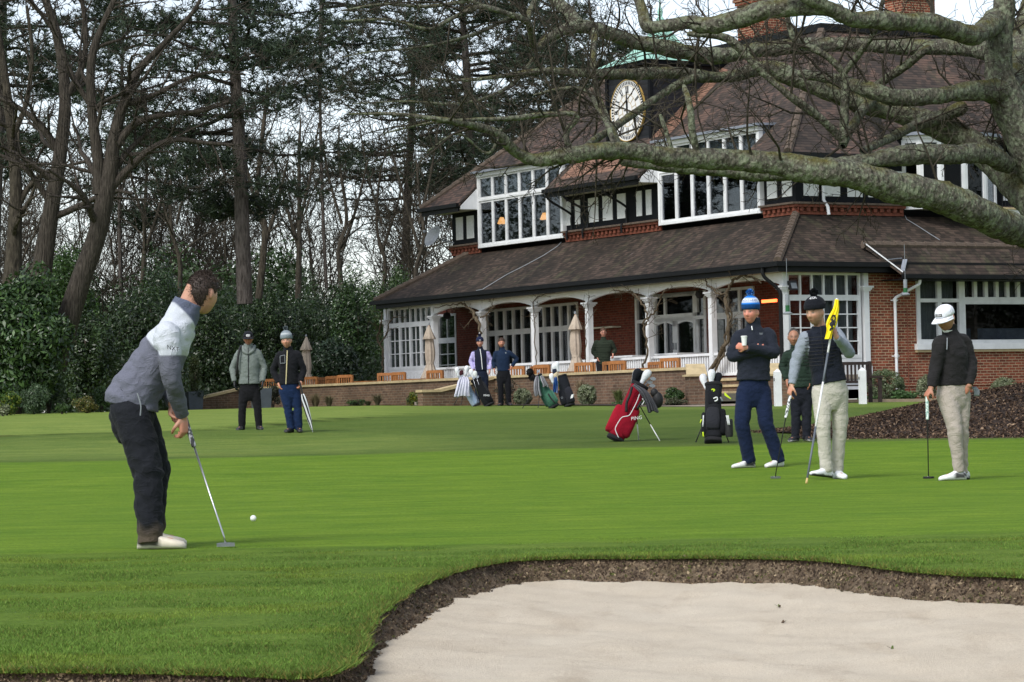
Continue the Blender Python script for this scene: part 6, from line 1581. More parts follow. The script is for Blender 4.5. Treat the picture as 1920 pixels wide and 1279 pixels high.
def torso(mb, Pv, Sh, Nk, hl, sl, prof, sq=.86):
 """Pv pelvis, Sh mid shoulders, Nk neck base; hl/sl lateral units at hips and shoulders; prof rows (t, half width, half depth); t<0 below the pelvis, 1 shoulders, >1 neck"""
 ax = unit(Sh - Pv); R_ = []
 bend = unit(Sh - Pv)
 for t, hw, hd in prof:
  if t <= 0: c = Pv + ax * t * .5 if isinstance(t, float) else Pv
  elif t <= 1: c = Pv + (Sh - Pv) * t
  else: c = Sh + (Nk - Sh) * (t - 1)
  l = unit(hl * (1 - np.clip(t, 0, 1)) + sl * np.clip(t, 0, 1)); tg = ax if t <= 1 else unit(Nk - Sh)
  if t < 0: tg = unit(ax * .4 + A3(0, 0, .6)); c = Pv - A3(0, 0, 1) * (-t) * .5
  l = unit(l - tg * np.dot(l, tg)); d = np.cross(tg, l); R_.append((c, l, d, hw, hd, sq))
 ell_loft(mb, R_, 28)
def head_shape(n=44, m=34):
 V = []
 for i in range(m + 1):
  t = math.pi * i / m
  for j in range(n):
   a = 2 * math.pi * j / n; x, y, z = math.sin(t) * math.cos(a), math.sin(t) * math.sin(a), math.cos(t); V.append((x, y, z))
 U = np.array(V); x, y, z = U.T
 X = x * .0765; Y = y * .097; Z = z * .119
 lo = np.clip(-z, 0, 1)
 X = X * (1 - .27 * lo ** 1.3); Y = np.where(y > 0, Y * (1 - .38 * lo ** 1.1), Y * (1 - .10 * lo ** 2)) - .008 * lo
 X = X * (1 + .05 * np.clip(z, 0, 1)) ; fr = np.clip(-y, 0, 1) ** .6
 g = lambda u, c, s: np.exp(-((u - c) / s) ** 2)
 Y = Y - fr * .027 * g(X, 0, .0115) * np.clip((.030 - Z) / .052, 0, 1) * (1 / (1 + np.exp(-(Z + .031) / .0035)))      # nose
 Y = Y - fr * .006 * g(Z, .030, .011) * g(X, 0, .05)                                  # brow
 Y = Y + fr * .011 * g(abs(X), .031, .014) * g(Z, .014, .011)                          # eye sockets
 Y = Y - fr * .006 * g(X, 0, .023) * (g(Z, -.055, .006) + g(Z, -.068, .006))           # lips
 Y = Y + fr * .004 * g(X, 0, .024) * g(Z, -.0615, .003)
 Y = Y - fr * .009 * g(X, 0, .024) * g(Z, -.098, .015)                                # chin
 Y = Y - fr * .005 * g(abs(X), .042, .018) * g(Z, -.018, .02)                          # cheekbones
 P = np.column_stack([X, Y, Z])
 Fc = [(i * n + j, (i + 1) * n + j, (i + 1) * n + (j + 1) % n, i * n + (j + 1) % n) for i in range(m) for j in range(n)]
 return P, Fc
HEADV, HEADF = head_shape(); HS = 1.06
def face_cols(L, skin, hair=None, stubble=0.0, ruddy=.0):
 """colours of the head from head-local coordinates"""
 x, y, z = L.T; c = np.tile(np.array(skin), (len(L), 1)); fr = y < -.03
 g = lambda u, cc, s: np.exp(-((u - cc) / s) ** 2)
 def blend(w, col):
  nonlocal c
  w = np.clip(w, 0, 1)[:, None]; c = c * (1 - w) + np.array(col) * w
 sk = np.array(skin)
 blend(fr * .45 * (g(abs(x), .04, .018) * g(z, -.025, .02) + g(x, 0, .014) * g(z, -.03, .014)) + ruddy * fr * .3, sk * np.array([1.05, .72, .66]))
 if stubble: blend(stubble * (y < .02) * np.clip((-.035 - z) / .03, 0, 1) * (abs(z + .0615) > .006), sk * .35)
 blend(fr * .5 * (g(abs(x), .036, .01) * g(z, -.05, .03) + g(abs(x), .017, .006) * g(z, -.03, .014)), sk * .5)  # crease shade beside nose and mouth painted into the skin
 blend(fr * .9 * g(x, 0, .021) * g(z, -.062, .008), sk * np.array([.7, .4, .38]))
 blend(fr * .95 * g(x, 0, .02) * g(z, -.0615, .002), sk * .25)
 blend(fr * .95 * g(abs(x), .032, .017) * g(z, .034, .0056), np.array(hair if hair is not None else (.05, .04, .03)))
 blend(fr * .75 * g(abs(x), .030, .019) * g(z, .015, .011), sk * .36)  # eye socket shading painted into the skin colour
 blend(fr * .9 * g(abs(x), .031, .010) * g(z, .013, .0045), (.42, .40, .38))
 blend(fr * 1.2 * g(abs(x), .031, .0048) * g(z, .013, .005), (.02, .018, .016))
 blend(fr * .7 * g(abs(x), .009, .004) * g(z, -.037, .004), sk * .25)
 return c
def hand(mb, w, d, n, side, curl=.5, sc=1.0, thumb=.5, spread=.0):
 """w wrist, d direction to the knuckles, n palm normal (curl direction), side +1/-1 for the thumb side"""
 d = unit(d); n = unit(n - d * np.dot(n, d)); l = np.cross(d, n) * side
 ell_loft(mb, [(w - d * .02, l, n, .028 * sc, .021 * sc, .9), (w + d * .02 * sc, l, n, .033 * sc, .019 * sc, .85), (w + d * .06 * sc, l, n, .042 * sc, .0175 * sc, .8), (w + d * .092 * sc, l, n, .041 * sc, .014 * sc, .8), (w + d * .100 * sc, l, n, .034 * sc, .010 * sc, .8)], 14)
 for i, (ln, r) in enumerate(((.074, .0098), (.082, .0100), (.076, .0096), (.060, .0086))):
  o = l * (.031 - .0205 * i) * sc; p = w + d * (.088 - .004 * abs(i - 1)) * sc + o; a = -.1 + spread * (1.5 - i) * .0; pts = [p - d * .012]; ang = 0.0; cu = curl * (1 + .10 * (i - 1.5))
  for seg, b in ((.45, .75), (.31, 1.0), (.24, .7)):
   ang += cu * b; dirv = d * math.cos(ang) + n * math.sin(ang); pts.append(p); p = p + dirv * ln * seg * sc
  pts.append(p); P = np.array(pts); limb(mb, P, np.array([r, r, r * .95, r * .88, r * .72]) * sc, 8, 3, (False, True))
 t0 = w + d * .022 * sc + l * .026 * sc; t1 = t0 + unit(d * .7 + l * .75 + n * .35) * .042 * sc; t2 = t1 + unit(d * .8 + l * (.4 - thumb * .6) + n * (.3 + thumb)) * .034 * sc; t3 = t2 + unit(d * .7 - l * thumb * .8 + n * (.3 + thumb)) * .027 * sc
 limb(mb, [t0, t1, t2, t3], np.array([.0145, .0125, .0105, .0085]) * sc, 8, 3)
PENDING = []
def pend(o, vox, smooth_it, colf, fold=0.0, fseed=0, fsc=1.0):
 m = o.modifiers.new('r', 'REMESH'); m.mode = 'VOXEL'; m.voxel_size = vox; m.use_smooth_shade = True
 s = o.modifiers.new('s', 'SMOOTH'); s.factor = .5; s.iterations = smooth_it
 PENDING.append((o, colf, fold, fseed, fsc))
def settle():
 dg = bpy.context.evaluated_depsgraph_get(); dg.update()
 for o, colf, fold, fs, fsc in PENDING:
  ev = o.evaluated_get(dg); me = bpy.data.meshes.new_from_object(ev); old = o.data; mats = [m for m in old.materials]
  o.modifiers.clear(); me.materials.clear()
  for m in mats: me.materials.append(m)
  o.data = me; me.name = o.name; bpy.data.meshes.remove(old)
  n = len(me.vertices); co = np.empty(n * 3, 'f'); me.vertices.foreach_get('co', co); co = co.reshape(-1, 3).astype(float)
  if fold:
   no = np.empty(n * 3, 'f'); me.vertices.foreach_get('normal', no); no = no.reshape(-1, 3)
   d = np.array([abs(mnoise.noise(Vector((v[0] * 6 * fsc + fs, v[1] * 6 * fsc, v[2] * 8.5 * fsc + v[0] * 7)))) * 1.3 + .5 * mnoise.noise(Vector((v[0] * 17 * fsc, v[1] * 17 * fsc + fs, v[2] * 24 * fsc))) - .35 for v in co])
   kf = fold(co) if callable(fold) else fold
   co2 = co + no * (d * kf)[:, None]; me.vertices.foreach_set('co', co2.astype('f').ravel())
  if colf is not None: set_col(me, colf(co))
  me.polygons.foreach_set('use_smooth', np.ones(len(me.polygons), bool)); me.update()
 PENDING.clear()
def hm(c, yaw, pitch=0, roll=0):
 return Matrix.Translation(Vector(c)) @ Matrix.Rotation(R(yaw), 4, 'Z') @ Matrix.Rotation(R(pitch), 4, 'X') @ Matrix.Rotation(R(roll), 4, 'Y') @ Matrix.Scale(HS, 4)
def xf(M, P): 
 M = np.array(M); P = np.asarray(P, float); return P @ M[:3, :3].T + M[:3, 3]
def ixf(M, P): return xf(M.inverted(), P)
def shoe(name, ank, toe, root, cup, csole, L=.285, toe_up=0.0, mat='shoe', patch=None):
 """ank: ankle joint (x, y, ground z), toe: direction in plan"""
 d = unit(A3(toe[0], toe[1], 0)); l = A3(-d[1], d[0], 0); up = A3(0, 0, 1.); st = [(-.075, .020, .030), (-.068, .033, .075), (-.04, .038, .098), (0, .040, .108), (.04, .041, .094), (.08, .045, .072), (.13, .050, .058), (.165, .047, .050), (.195, .036, .040), (.21, .018, .026)]
 V = []; n = 18; C = []
 for s, hw, h in st:
  z0 = toe_up * max(0, s + .075)
  for j in range(n):
   a = 2 * math.pi * j / n; ca, sa = math.cos(a), math.sin(a); y = hw * math.copysign(abs(ca) ** .7, ca); z = h * .5 + h * .5 * math.copysign(abs(sa) ** .75, sa)
   V.append(ank + d * s + l * y + up * (z + z0)); C.append(csole if z < .022 else (patch if patch is not None and -.075 < s < .05 and z < .075 else cup))
 m = len(st); Fc = [(i * n + j, i * n + (j + 1) % n, (i + 1) * n + (j + 1) % n, (i + 1) * n + j) for i in range(m - 1) for j in range(n)] + [tuple(range(n - 1, -1, -1)), tuple((m - 1) * n + j for j in range(n))]
 return mesh_obj(name, np.array(V), Fc, MT[mat], root, smooth=True, cols=np.array(C), uv=False)
def lettering(s, size, mapper, mat, parent, thick=0.0, name='lettering'):
 V, Fc = text_mesh(s, size); return mesh_obj(name, [mapper(x, y) for x, y in V], Fc, mat, parent, uv=False)
INK_W = simple('white_print', (.75, .76, .77), .7, .03); INK_B = simple('black_print', (.012, .012, .014), .7, .1); INK_BLUE = simple('blue_print', S(30, 70, 150), .8, .1)
INK_G = simple('grey_print', (.22, .24, .26), .7, .05)
BZ0 = .022
def beanie(M, root, bands, pom=None, slump=0.0, h=.17, tilt=0, name='beanie'):
 """bands: list of (z0, colour) upwards in head-local z"""
 V = []; n = 40; C = []
 prof = [(.012, .97), (.014, 1.05), (.03, 1.075), (.055, 1.075), (.068, 1.06), (.072, 1.02), (.09, .97), (.112, .83), (.13, .62), (.142, .38), (.148, .15), (.149, .02)]
 k = h / .17
 for z, s in prof:
  zz = .012 + (z - .012) * k
  for j in range(n):
   a = 2 * math.pi * j / n; rib = 1 + .012 * math.cos(20 * a); x, y = .092 * s * rib * math.cos(a), .111 * s * rib * math.sin(a)
   V.append((x, y + .008 + .25 * (zz - .012) * slump - .10 * (y) * 0, zz + BZ0 + (.008 * (-y / .1)) * (1 if z < .06 else .4)))
   col = bands[0][1]
   for zb, cb_ in bands:
    if zz >= zb: col = cb_
   C.append(col)
 m = len(prof); Fc = [(i * n + j, i * n + (j + 1) % n, (i + 1) * n + (j + 1) % n, (i + 1) * n + j) for i in range(m - 1) for j in range(n)] + [tuple((m - 1) * n + j for j in range(n))]
 o = mesh_obj(name, xf(M, V), Fc, MT['cloth'], root, smooth=True, cols=np.array(C), uv=False)
 if pom is not None:
  rng = np.random.default_rng(5); q = 420; dd = rng.normal(size=(q, 3)); dd /= np.linalg.norm(dd, axis=1)[:, None]; c = np.array([0, .008 + .04 * slump, .012 + .14 * k + .022 + BZ0]); L = .040 * (.75 + .4 * rng.random(q))
  s = np.cross(dd, rng.normal(size=(q, 3))); s /= np.linalg.norm(s, axis=1)[:, None]; Vp = np.stack([c + dd * .008 - s * .004, c + dd * .008 + s * .004, c + dd * L[:, None] + s * .006, c + dd * L[:, None] - s * .006], 1).reshape(-1, 3)
  pc = np.asarray(pom).reshape(-1, 3); cc = pc[rng.integers(0, len(pc), q)] * (.7 + .5 * rng.random(q))[:, None]
  mesh_obj('pom_pom', xf(M, Vp), np.arange(4 * q).reshape(-1, 4), MT['cloth'], o, cols=np.repeat(cc, 4, axis=0), uv=False)
 return o
def cap(M, root, col, brim=None, patch=None, text=None, tcol=None):
 V = []; n = 36; C = []; prof = [(.028, .98), (.03, 1.02), (.05, 1.02), (.08, .95), (.100, .80), (.115, .58), (.123, .34), (.127, .05)]
 for z, s in prof:
  for j in range(n):
   a = 2 * math.pi * j / n; V.append((.083 * s * math.cos(a), .105 * s * math.sin(a) + .006, z)); C.append(col)
 m = len(prof); Fc = [(i * n + j, i * n + (j + 1) % n, (i + 1) * n + (j + 1) % n, (i + 1) * n + j) for i in range(m - 1) for j in range(n)] + [tuple((m - 1) * n + j for j in range(n))]
 o = mesh_obj('cap', xf(M, V), Fc, MT['cloth'], root, smooth=True, cols=np.array(C), uv=False)
 V = []; nb = 15; rows = 5
 for side in (0, 1):
  for i in range(nb):
   a = math.pi * (1.0 + i / (nb - 1)); 
   for k in range(rows):
    t = k / (rows - 1); x = .086 * math.cos(a); y = .106 * math.sin(a) + .006; ext = .092 * abs(math.sin(a)) ** .75
    V.append((x * (1 + .04 * t), y - ext * t, .026 - .016 * t * t - .014 * (1 - abs(math.cos(a)) ** 2) * 0 - .018 * (abs(x) / .086) ** 2 * t - (.004 if side else 0)))
 q = nb * rows; Fc = []
 for sd in (0, q):
  for i in range(nb - 1):
   for k in range(rows - 1): f = (sd + i * rows + k, sd + (i + 1) * rows + k, sd + (i + 1) * rows + k + 1, sd + i * rows + k + 1); Fc.append(f if sd else f[::-1])
 for i in range(nb - 1): Fc.append((i * rows + rows - 1, (i + 1) * rows + rows - 1, q + (i + 1) * rows + rows - 1, q + i * rows + rows - 1))
 mesh_obj('brim', xf(M, V), Fc, MT['cloth'], o, smooth=True, cols=np.tile(brim if brim is not None else col, (len(V), 1)), uv=False)
 mesh_obj('cap_button', xf(M, [(.008 * math.cos(a), .008 * math.sin(a) + .006, .127 + .004 * k) for k in (0, 1) for a in np.arange(8) * .785]), [tuple(range(8, 16))] + [(i, (i + 1) % 8, 8 + (i + 1) % 8, 8 + i) for i in range(8)], MT['cloth'], o, cols=np.tile(col, (16, 1)), uv=False)
 def onto(x, y, off=.0025):
  z = .058 + y; s = np.interp(z, [p[0] for p in prof], [p[1] for p in prof]); a = -math.pi / 2 + x / .095
  return tuple(xf(M, [((.083 * s + off) * math.cos(a), (.105 * s + off) * math.sin(a) + .006, z)])[0])
 if patch is not None:
  V = []; nx = 8; w, h = patch[1], patch[2]
  for i in range(nx + 1):
   for y in (-h / 2, h / 2): V.append(onto(-w / 2 + w * i / nx, y))
  mesh_obj('badge', V, [(2 * i, 2 * i + 2, 2 * i + 3, 2 * i + 1) for i in range(nx)], patch[0], o, uv=False)
 if text: lettering(text[0], text[1], lambda x, y: onto(x, y, .0038), tcol, o)
 return o
def hair_shell(M, root, col, front=.055, sides=-.02, back=-.06, thick=.013, seed=0, tuft=900):
 P = HEADV.copy(); x, y, z = P.T; rng = np.random.default_rng(seed)
 lim = np.where(y < 0, front + (sides - front) * np.clip((y + .095) / .095, 0, 1) ** 1.6, sides + (back - sides) * np.clip((y - .02) / .03, 0, 1))
 em = (abs(x) > .048) * np.exp(-((y - .012) / .026) ** 4); lim = np.maximum(lim, .03 * em + lim * (1 - em))
 w = np.clip((z - lim) / .012, -1, 1); nrm = P / np.linalg.norm(P, axis=1)[:, None]
 t = np.where(w > 0, thick * np.clip(w, 0, 1) * (.8 + .5 * np.clip(z / .1, 0, 1)), -.012)
 nz = np.array([mnoise.noise(Vector(p * 42)) * .5 + mnoise.noise(Vector(p * 95)) * .5 for p in P]); Q = P * np.array([1, 1, 1]) + nrm * (t + np.where(w > 0, nz * .011, 0))[:, None]; Q[:, 1] = np.where(P[:, 1] < 0, np.maximum(Q[:, 1], -.112), Q[:, 1])
 c = np.array(col) * (1 + .35 * nz)[:, None]
 qi = rng.choice(np.where(w > .3)[0], tuft); b = Q[qi] + rng.normal(0, .003, (tuft, 3)); dr = nrm[qi] + rng.normal(0, .45, (tuft, 3)) + np.array([0, .25, -.35]); dr /= np.linalg.norm(dr, axis=1)[:, None]; sd = np.cross(dr, rng.normal(size=(tuft, 3))); sd /= np.linalg.norm(sd, axis=1)[:, None]; ln = (.010 + .012 * rng.random(tuft))[:, None]
 V = np.vstack([Q, np.stack([b - sd * .0016, b + sd * .0016, b + dr * ln], 1).reshape(-1, 3)]); Fc = list(HEADF) + [(len(Q) + 3 * i, len(Q) + 3 * i + 1, len(Q) + 3 * i + 2) for i in range(tuft)]
 c = np.vstack([c, np.repeat(np.array(col) * (.5 + 1.1 * rng.random(tuft))[:, None], 3, axis=0)])
 return mesh_obj('hair', xf(M, V), Fc, MT['hair'], root, smooth=True, cols=c, uv=False)
TOP_J = [(-.18, .178, .132), (0., .182, .138), (.25, .175, .132), (.5, .188, .138), (.75, .20, .138), (.9, .196, .125), (1.0, .18, .108), (1.25, .145, .095), (1.55, .10, .084), (1.8, .074, .074), (2.0, .070, .072), (2.35, .068, .070)]
BODY_T = [(-.12, .14, .09), (0., .145, .098), (.25, .13, .088), (.5, .14, .09), (.75, .15, .092), (.9, .14, .08), (1.0, .115, .064), (1.4, .07, .052), (2.0, .054, .056), (3.0, .052, .054)]
def person(loc, label, J, top, legs, skin, head, hands, shoes, group=None, bulk=1.0, vox=.0075, cvox=.011, sl_r=(.072, .068, .060, .054, .044), leg_r=(.100, .094, .074, .070, .064), hem=None, rz=0, fold=.011, extra_top=None, tprof=None, no_feet=False, lfold=.009, drop_sh=.05):
 root = empty('person', loc, rz, label, 'person', group)
 if drop_sh:
  mid = (J['shL'] + J['shR']) / 2; dn = unit((J['hipL'] + J['hipR']) / 2 - mid)
  for s in 'LR': J['sh' + s] = J['sh' + s] + dn * drop_sh + unit(mid - J['sh' + s]) * .018
 hl = unit(J['hipR'] - J['hipL']); sl = unit(J['shR'] - J['shL']); Pv = (J['hipL'] + J['hipR']) / 2 + A3(0, 0, .05); Sh = (J['shL'] + J['shR']) / 2 - A3(0, 0, .0); Nk = J['neck']
 half = np.linalg.norm(J['shR'] - J['shL']) / 2
 M = hm(J['head'], *head['rot'])
 # --- body: one continuous skin
 mb = MB(); torso(mb, Pv, Sh, Nk, hl, sl, BODY_T)
 limb(mb, [Nk - unit(J['head'] - Nk) * .06, Nk, J['head'] + xf(M, [(0, .015, -.05)])[0] - np.array(J['head'])], [.062, .056, .055], 14)
 mb.add(xf(M, HEADV), HEADF)
 for s in (-1, 1):
  V = []; n = 10
  for i in range(7):
   t = math.pi * i / 6
   for j in range(n): a = 2 * math.pi * j / n; V.append((s * .078 + s * .012 * math.sin(t) * math.cos(a) + s * .006 * max(0, math.cos(a) * 0 + math.sin(t) * math.sin(a)), .012 + .019 * math.sin(t) * math.sin(a), -.002 + .033 * math.cos(t)))
  mb.add(xf(M, V), [(i * n + j, (i + 1) * n + j, (i + 1) * n + (j + 1) % n, i * n + (j + 1) % n) for i in range(6) for j in range(n)])
 for s in 'LR':
  a, b, c = J['sh' + s], J['el' + s], J['wr' + s]
  limb(mb, [a, (a + b) / 2, b, (b + c) / 2, c], [.056, .050, .042, .040, .029])
  h = hands[s]; hand(mb, c, h['d'], h['n'], h['side'], h.get('curl', .5), h.get('sc', 1.0), h.get('thumb', .5))
  a, b, c = J['hip' + s], J['kn' + s], J['an' + s]
  limb(mb, [a, (a + b) / 2, b, (b * .6 + c * .4), c], [.085, .074, .056, .054, .038]); f = c.copy(); f[2] = .04 + shoes[s].get('up', 0) * .22; limb(mb, [c, f + unit(A3(*shoes[s]['toe'], 0)) * .03, f + unit(A3(*shoes[s]['toe'], 0)) * .12], [.036, .034, .026])
 o = mb.build('body', MT['skin'], root, True, fix=False)
 Mi = M
 def bcol(P):
  L = ixf(Mi, P); c = np.tile(np.array(skin), (len(P), 1)); hd = np.linalg.norm(L, axis=1) < .16; c[hd] = face_cols(L[hd], skin, head.get('hair'), head.get('stubble', 0), head.get('ruddy', 0))
  for s in 'LR':
   if 'glove' in hands[s]:
    k = np.linalg.norm(P - (J['wr' + s] + unit(hands[s]['d']) * .08), axis=1) < .15; c[k] = hands[s]['glove']
   else:
    k = np.linalg.norm(P - (J['wr' + s] + unit(hands[s]['d']) * .12), axis=1) < .09; c[k] = c[k] * np.array([1.02, .86, .82])
  return c
 pend(o, vox, 2, bcol)
 # --- upper garment with sleeves
 mb = MB(); k = half / .185
 prof = [(t, hw * bulk * (k if .4 < t < 1.2 else 1 if t > 1.2 else (1 + k) / 2 if t > .2 else 1), hd * bulk) for t, hw, hd in (tprof or TOP_J)]
 if hem is not None: prof[0] = (hem, prof[0][1], prof[0][2])
 if 'cut' in J: prof = [p for p in prof if p[0] <= J['cut']]
 if 'hem' in J:
  prof = [(0 if p[0] < 0 else p[0], p[1], p[2]) for p in prof if p[0] * (Sh[2] - Pv[2]) + Pv[2] > J['hem'] + .05]; zl = (J['hem'] - Pv[2]) / (Sh[2] - Pv[2])
  if zl > 0: prof = [(zl, .176 * bulk, .134 * bulk)] + prof
  else: prof = [(-2 * (Pv[2] - J['hem']), .180 * bulk, .136 * bulk)] + prof
 torso(mb, Pv, Sh, Nk, hl, sl, prof)
 for s in 'LR':
  a, b, c = J['sh' + s], J['el' + s], J['wr' + s]; q = (a - Sh) * .25; r = np.array(sl_r) * (.5 + .5 * bulk)
  limb(mb, [a - (a - Sh) * .35, a, (a + b) / 2, b, (b + c) / 2, c - unit(c - b) * .005], [r[0] * .92, r[0], r[1], r[2], r[3], r[4]], 16, 5, (True, False))
 o = mb.build(top['name'], MT['cloth'], root, True, fix=False); pend(o, cvox, 2, top['col'], fold, 3.1 + loc[0])
 # --- trousers
 mb = MB(); lp = [(.09, .150, .106), (.02, .168, .126), (-.10, .170, .126), (-.2, .150, .108), (-.27, .11, .075)]
 R_ = [(Pv + A3(0, 0, t) if t < 0 else Pv + unit(Sh - Pv) * t, hl, np.cross(unit(Sh - Pv) if t > 0 else A3(0, 0, 1), hl), hw, hd, .86) for t, hw, hd in lp]
 R_ = [(c, unit(l - A3(0, 0, 1) * l[2] * .0), d, hw * legs.get('w', 1), hd * legs.get('w', 1), sq) for c, l, d, hw, hd, sq in R_]
 ell_loft(mb, R_, 26)
 for s in 'LR':
  a, b, c = J['hip' + s], J['kn' + s], J['an' + s].copy(); c2 = c + unit(c - b) * legs.get('drop', .045); lr = np.array(leg_r) * legs.get('w', 1)
  limb(mb, [a + A3(0, 0, -.03), a * .6 + b * .4, b, b * .55 + c * .45, c, c2], [lr[0], lr[1], lr[2], lr[3], lr[4], lr[4] * .97], 16, 5, (True, False))
 o = mb.build('trousers', MT['cloth'], root, True, fix=False)
 kz = [J['knL'], J['knR'], J['anL'], J['anR'], (J['hipL'] + J['hipR']) / 2 - A3(0, 0, .06)]
 lf = lambda P: lfold * (.45 + 1.1 * np.clip(sum(np.exp(-(np.linalg.norm(P - q, axis=1) / .14) ** 2) for q in kz), 0, 1.2))
 pend(o, cvox, 2, legs['col'], lf, 9.7 + loc[1])
 settle()
 for s in 'LR':
  sh = shoes[s]
  if not no_feet: shoe('shoe', A3(J['an' + s][0], J['an' + s][1], sh.get('z', 0)), sh['toe'], root, sh['c'], sh['sole'], toe_up=sh.get('up', 0), patch=sh.get('patch'))
 return root, M, dict(Pv=Pv, Sh=Sh, hl=hl, sl=sl, Nk=Nk)
def flat(c): 
 c = np.array(c, float); return lambda P: np.tile(c, (len(P), 1))
def onbody(o_, M3, size):   # small mark held just off a garment: centre, lateral, up
 c, l, u = M3; return lambda x, y: tuple(np.array(c) + np.array(l) * x + np.array(u) * y)
SK1 = S(190, 146, 122); SK2 = S(184, 138, 116); SK3 = S(166, 120, 98)
def JM(x0, y0, k): return lambda x, y, d=0.0: A3((x - x0) / k, d, (y0 - y) / k)
# ---- the man putting
HS = .98
P0 = G(286, 1027); k = 2.132 * F / P0.y; Z = JM(290, 1168, k)
J = dict(hipR=Z(215, 600, -.10), hipL=Z(222, 596, .10), knR=Z(288, 855, -.15), knL=Z(290, 850, .16), anR=Z(298, 1108, -.19), anL=Z(268, 1102, .20), shR=Z(385, 318, -.19), shL=Z(412, 300, .19), neck=Z(436, 226, .01), head=Z(507, 160, .05),
   elR=Z(398, 500, -.21), wrR=Z(424, 648, -.05), elL=Z(352, 505, .17), wrL=Z(378, 598, .05))
def gcol(P):
 x = P[:, 0] * k + 290; y = 1168 - P[:, 2] * k; c = np.tile(S(100, 102, 115), (len(P), 1)); lt = np.clip((y - 420) / 140, 0, 1)[:, None]; c = c * (1 - lt * .0) + np.array(S(128, 130, 144)) * lt * .0
 f = ((x - 255) * 110 - (y - 285) * 90) / 142; slv = np.clip((x - 340) / 8, 0, 1) * np.clip((y - 404) / 5, 0, 1) * (P[:, 1] < .02); c = c * (1 - slv[:, None]) + np.array(S(92, 94, 104)) * slv[:, None]
 wh = (np.clip(f / 5 + .5, 0, 1) * np.clip((408 - y) / 5, 0, 1))[:, None]; c = c * (1 - wh) + np.array(S(186, 191, 199)) * wh
 nk = np.linalg.norm(P - J['neck'], axis=1); t = (P - J['neck']) @ unit(J['head'] - J['neck']); col = (np.clip((t + .026) / .008, 0, 1) * (nk < .19))[:, None]; c = c * (1 - col) + np.array(S(88, 94, 112)) * col
 return c
def gtr(P):
 c = np.tile(S(30, 32, 37), (len(P), 1)); z = P[:, 2]; nz = np.array([mnoise.noise(Vector(p * 14)) for p in P]); m = np.clip((.17 + .05 * nz - z) / .09, 0, 1)[:, None]; return c * (1 - m * .8) + np.array(S(84, 74, 62)) * m * .8
DIRT = S(205, 196, 178)
gold_, GM, gi = person(P0, 'man bent over his putter in a white and grey top and black trousers', J, dict(name='sweater', col=gcol), dict(col=gtr, w=1.06, drop=.06), SK2, dict(rot=(146, 10, 0), hair=S(52, 42, 36), stubble=.3),
 dict(R=dict(d=Z(432, 735) - Z(420, 640), n=A3(-.5, .35, -.2), side=-1, curl=1.0, thumb=.6), L=dict(d=Z(400, 690) - Z(376, 605), n=A3(.6, -.5, -.1), side=1, curl=.9)),
 dict(R=dict(toe=(1, -.1), c=DIRT, sole=S(190, 184, 172), patch=S(70, 66, 64)), L=dict(toe=(1, .1), c=DIRT, sole=S(190, 184, 172))), bulk=.98, vox=.006, cvox=.0065, sl_r=(.082, .072, .060, .053, .044), leg_r=(.104, .102, .088, .080, .072), fold=.013, lfold=.016,
 tprof=[(-.12, .188, .162), (-.02, .188, .162), (.12, .180, .154), (.25, .174, .144), (.5, .175, .136), (.75, .19, .138), (.9, .188, .126), (1.0, .172, .114), (1.3, .130, .102), (1.6, .105, .098), (1.85, .094, .094), (2.05, .090, .092), (2.4, .086, .090)], drop_sh=.02)
hair_shell(GM, gold_, S(58, 47, 41), front=.06, sides=-.03, back=-.10, thick=.014, seed=2, tuft=5200)
# collar, sleeve letters, pocket zip
def seam(P, w, mat, parent, name): 
 mb = MB(); mb.tube(crom(np.array(P), 4), w, 5); return mb.build(name, mat, parent, fix=False)
lettering('NXT', .036, lambda x, y: tuple(Z(412, 380, 0) + A3(x, -.312 - .6 * x, y * .97 - .25 * x)), INK_B, gold_)
def on_leg(x, y): return Z(x, y, -.26)
seam([Z(262, 552, -.235), Z(275, 600, -.238), Z(272, 640, -.232)], .004, INK_G, gold_, 'pocket_zip')
seam([Z(316, 925, -.222), Z(317, 990, -.235), Z(315, 1060, -.245)], .004, INK_G, gold_, 'leg_zip')
# ---- man in the blue bobble hat, arms folded
HS = 1.05
P0 = G(1420, 877); k = 3.198 * F / P0.y; Z = JM(256, 1108, k)
J = dict(hipL=Z(196, 630, 0), hipR=Z(296, 630, .02), knL=Z(168, 840, -.07), knR=Z(312, 835, -.04), anL=Z(205, 1050, 0), anR=Z(382, 1056, .02), shL=Z(160, 300, .02), shR=Z(352, 290, .04), neck=Z(256, 238, .03), head=Z(238, 180, -.02),
   elL=Z(122, 436, -.05), wrL=Z(262, 414, -.16), elR=Z(370, 425, -.05), wrR=Z(196, 390, -.235), hem=Z(0, 588)[2])
NAVY = S(36, 40, 50)
bl, BM, bi = person(P0, 'older man in a blue and white bobble hat with folded arms and navy trousers', J, dict(name='jacket', col=flat(NAVY)), dict(col=flat(S(25, 35, 60)), drop=.05), S(208, 146, 128), dict(rot=(-28, 4, 0), hair=(.35, .33, .3), ruddy=.9),
 dict(L=dict(d=A3(.8, .35, .4), n=A3(0, .9, .2), side=1, curl=.7), R=dict(d=A3(-1, .25, .22), n=A3(.2, .9, .1), side=1, curl=1.0)),
 dict(L=dict(toe=(-1, -.35), c=S(214, 214, 214), sole=S(190, 188, 182), patch=S(60, 60, 64)), R=dict(toe=(-.75, -.7), c=S(214, 214, 214), sole=S(190, 188, 182))), bulk=1.12, cvox=.010, hem=-.30, sl_r=(.082, .074, .066, .060, .050), leg_r=(.104, .098, .086, .080, .076))
DB, LB, WH = S(22, 62, 112), S(20, 112, 200), S(214, 220, 230)
bn = beanie(BM, bl, [(0, DB), (.075, LB), (.094, WH), (.135, LB)], [LB, S(120, 170, 225), DB], h=.195)
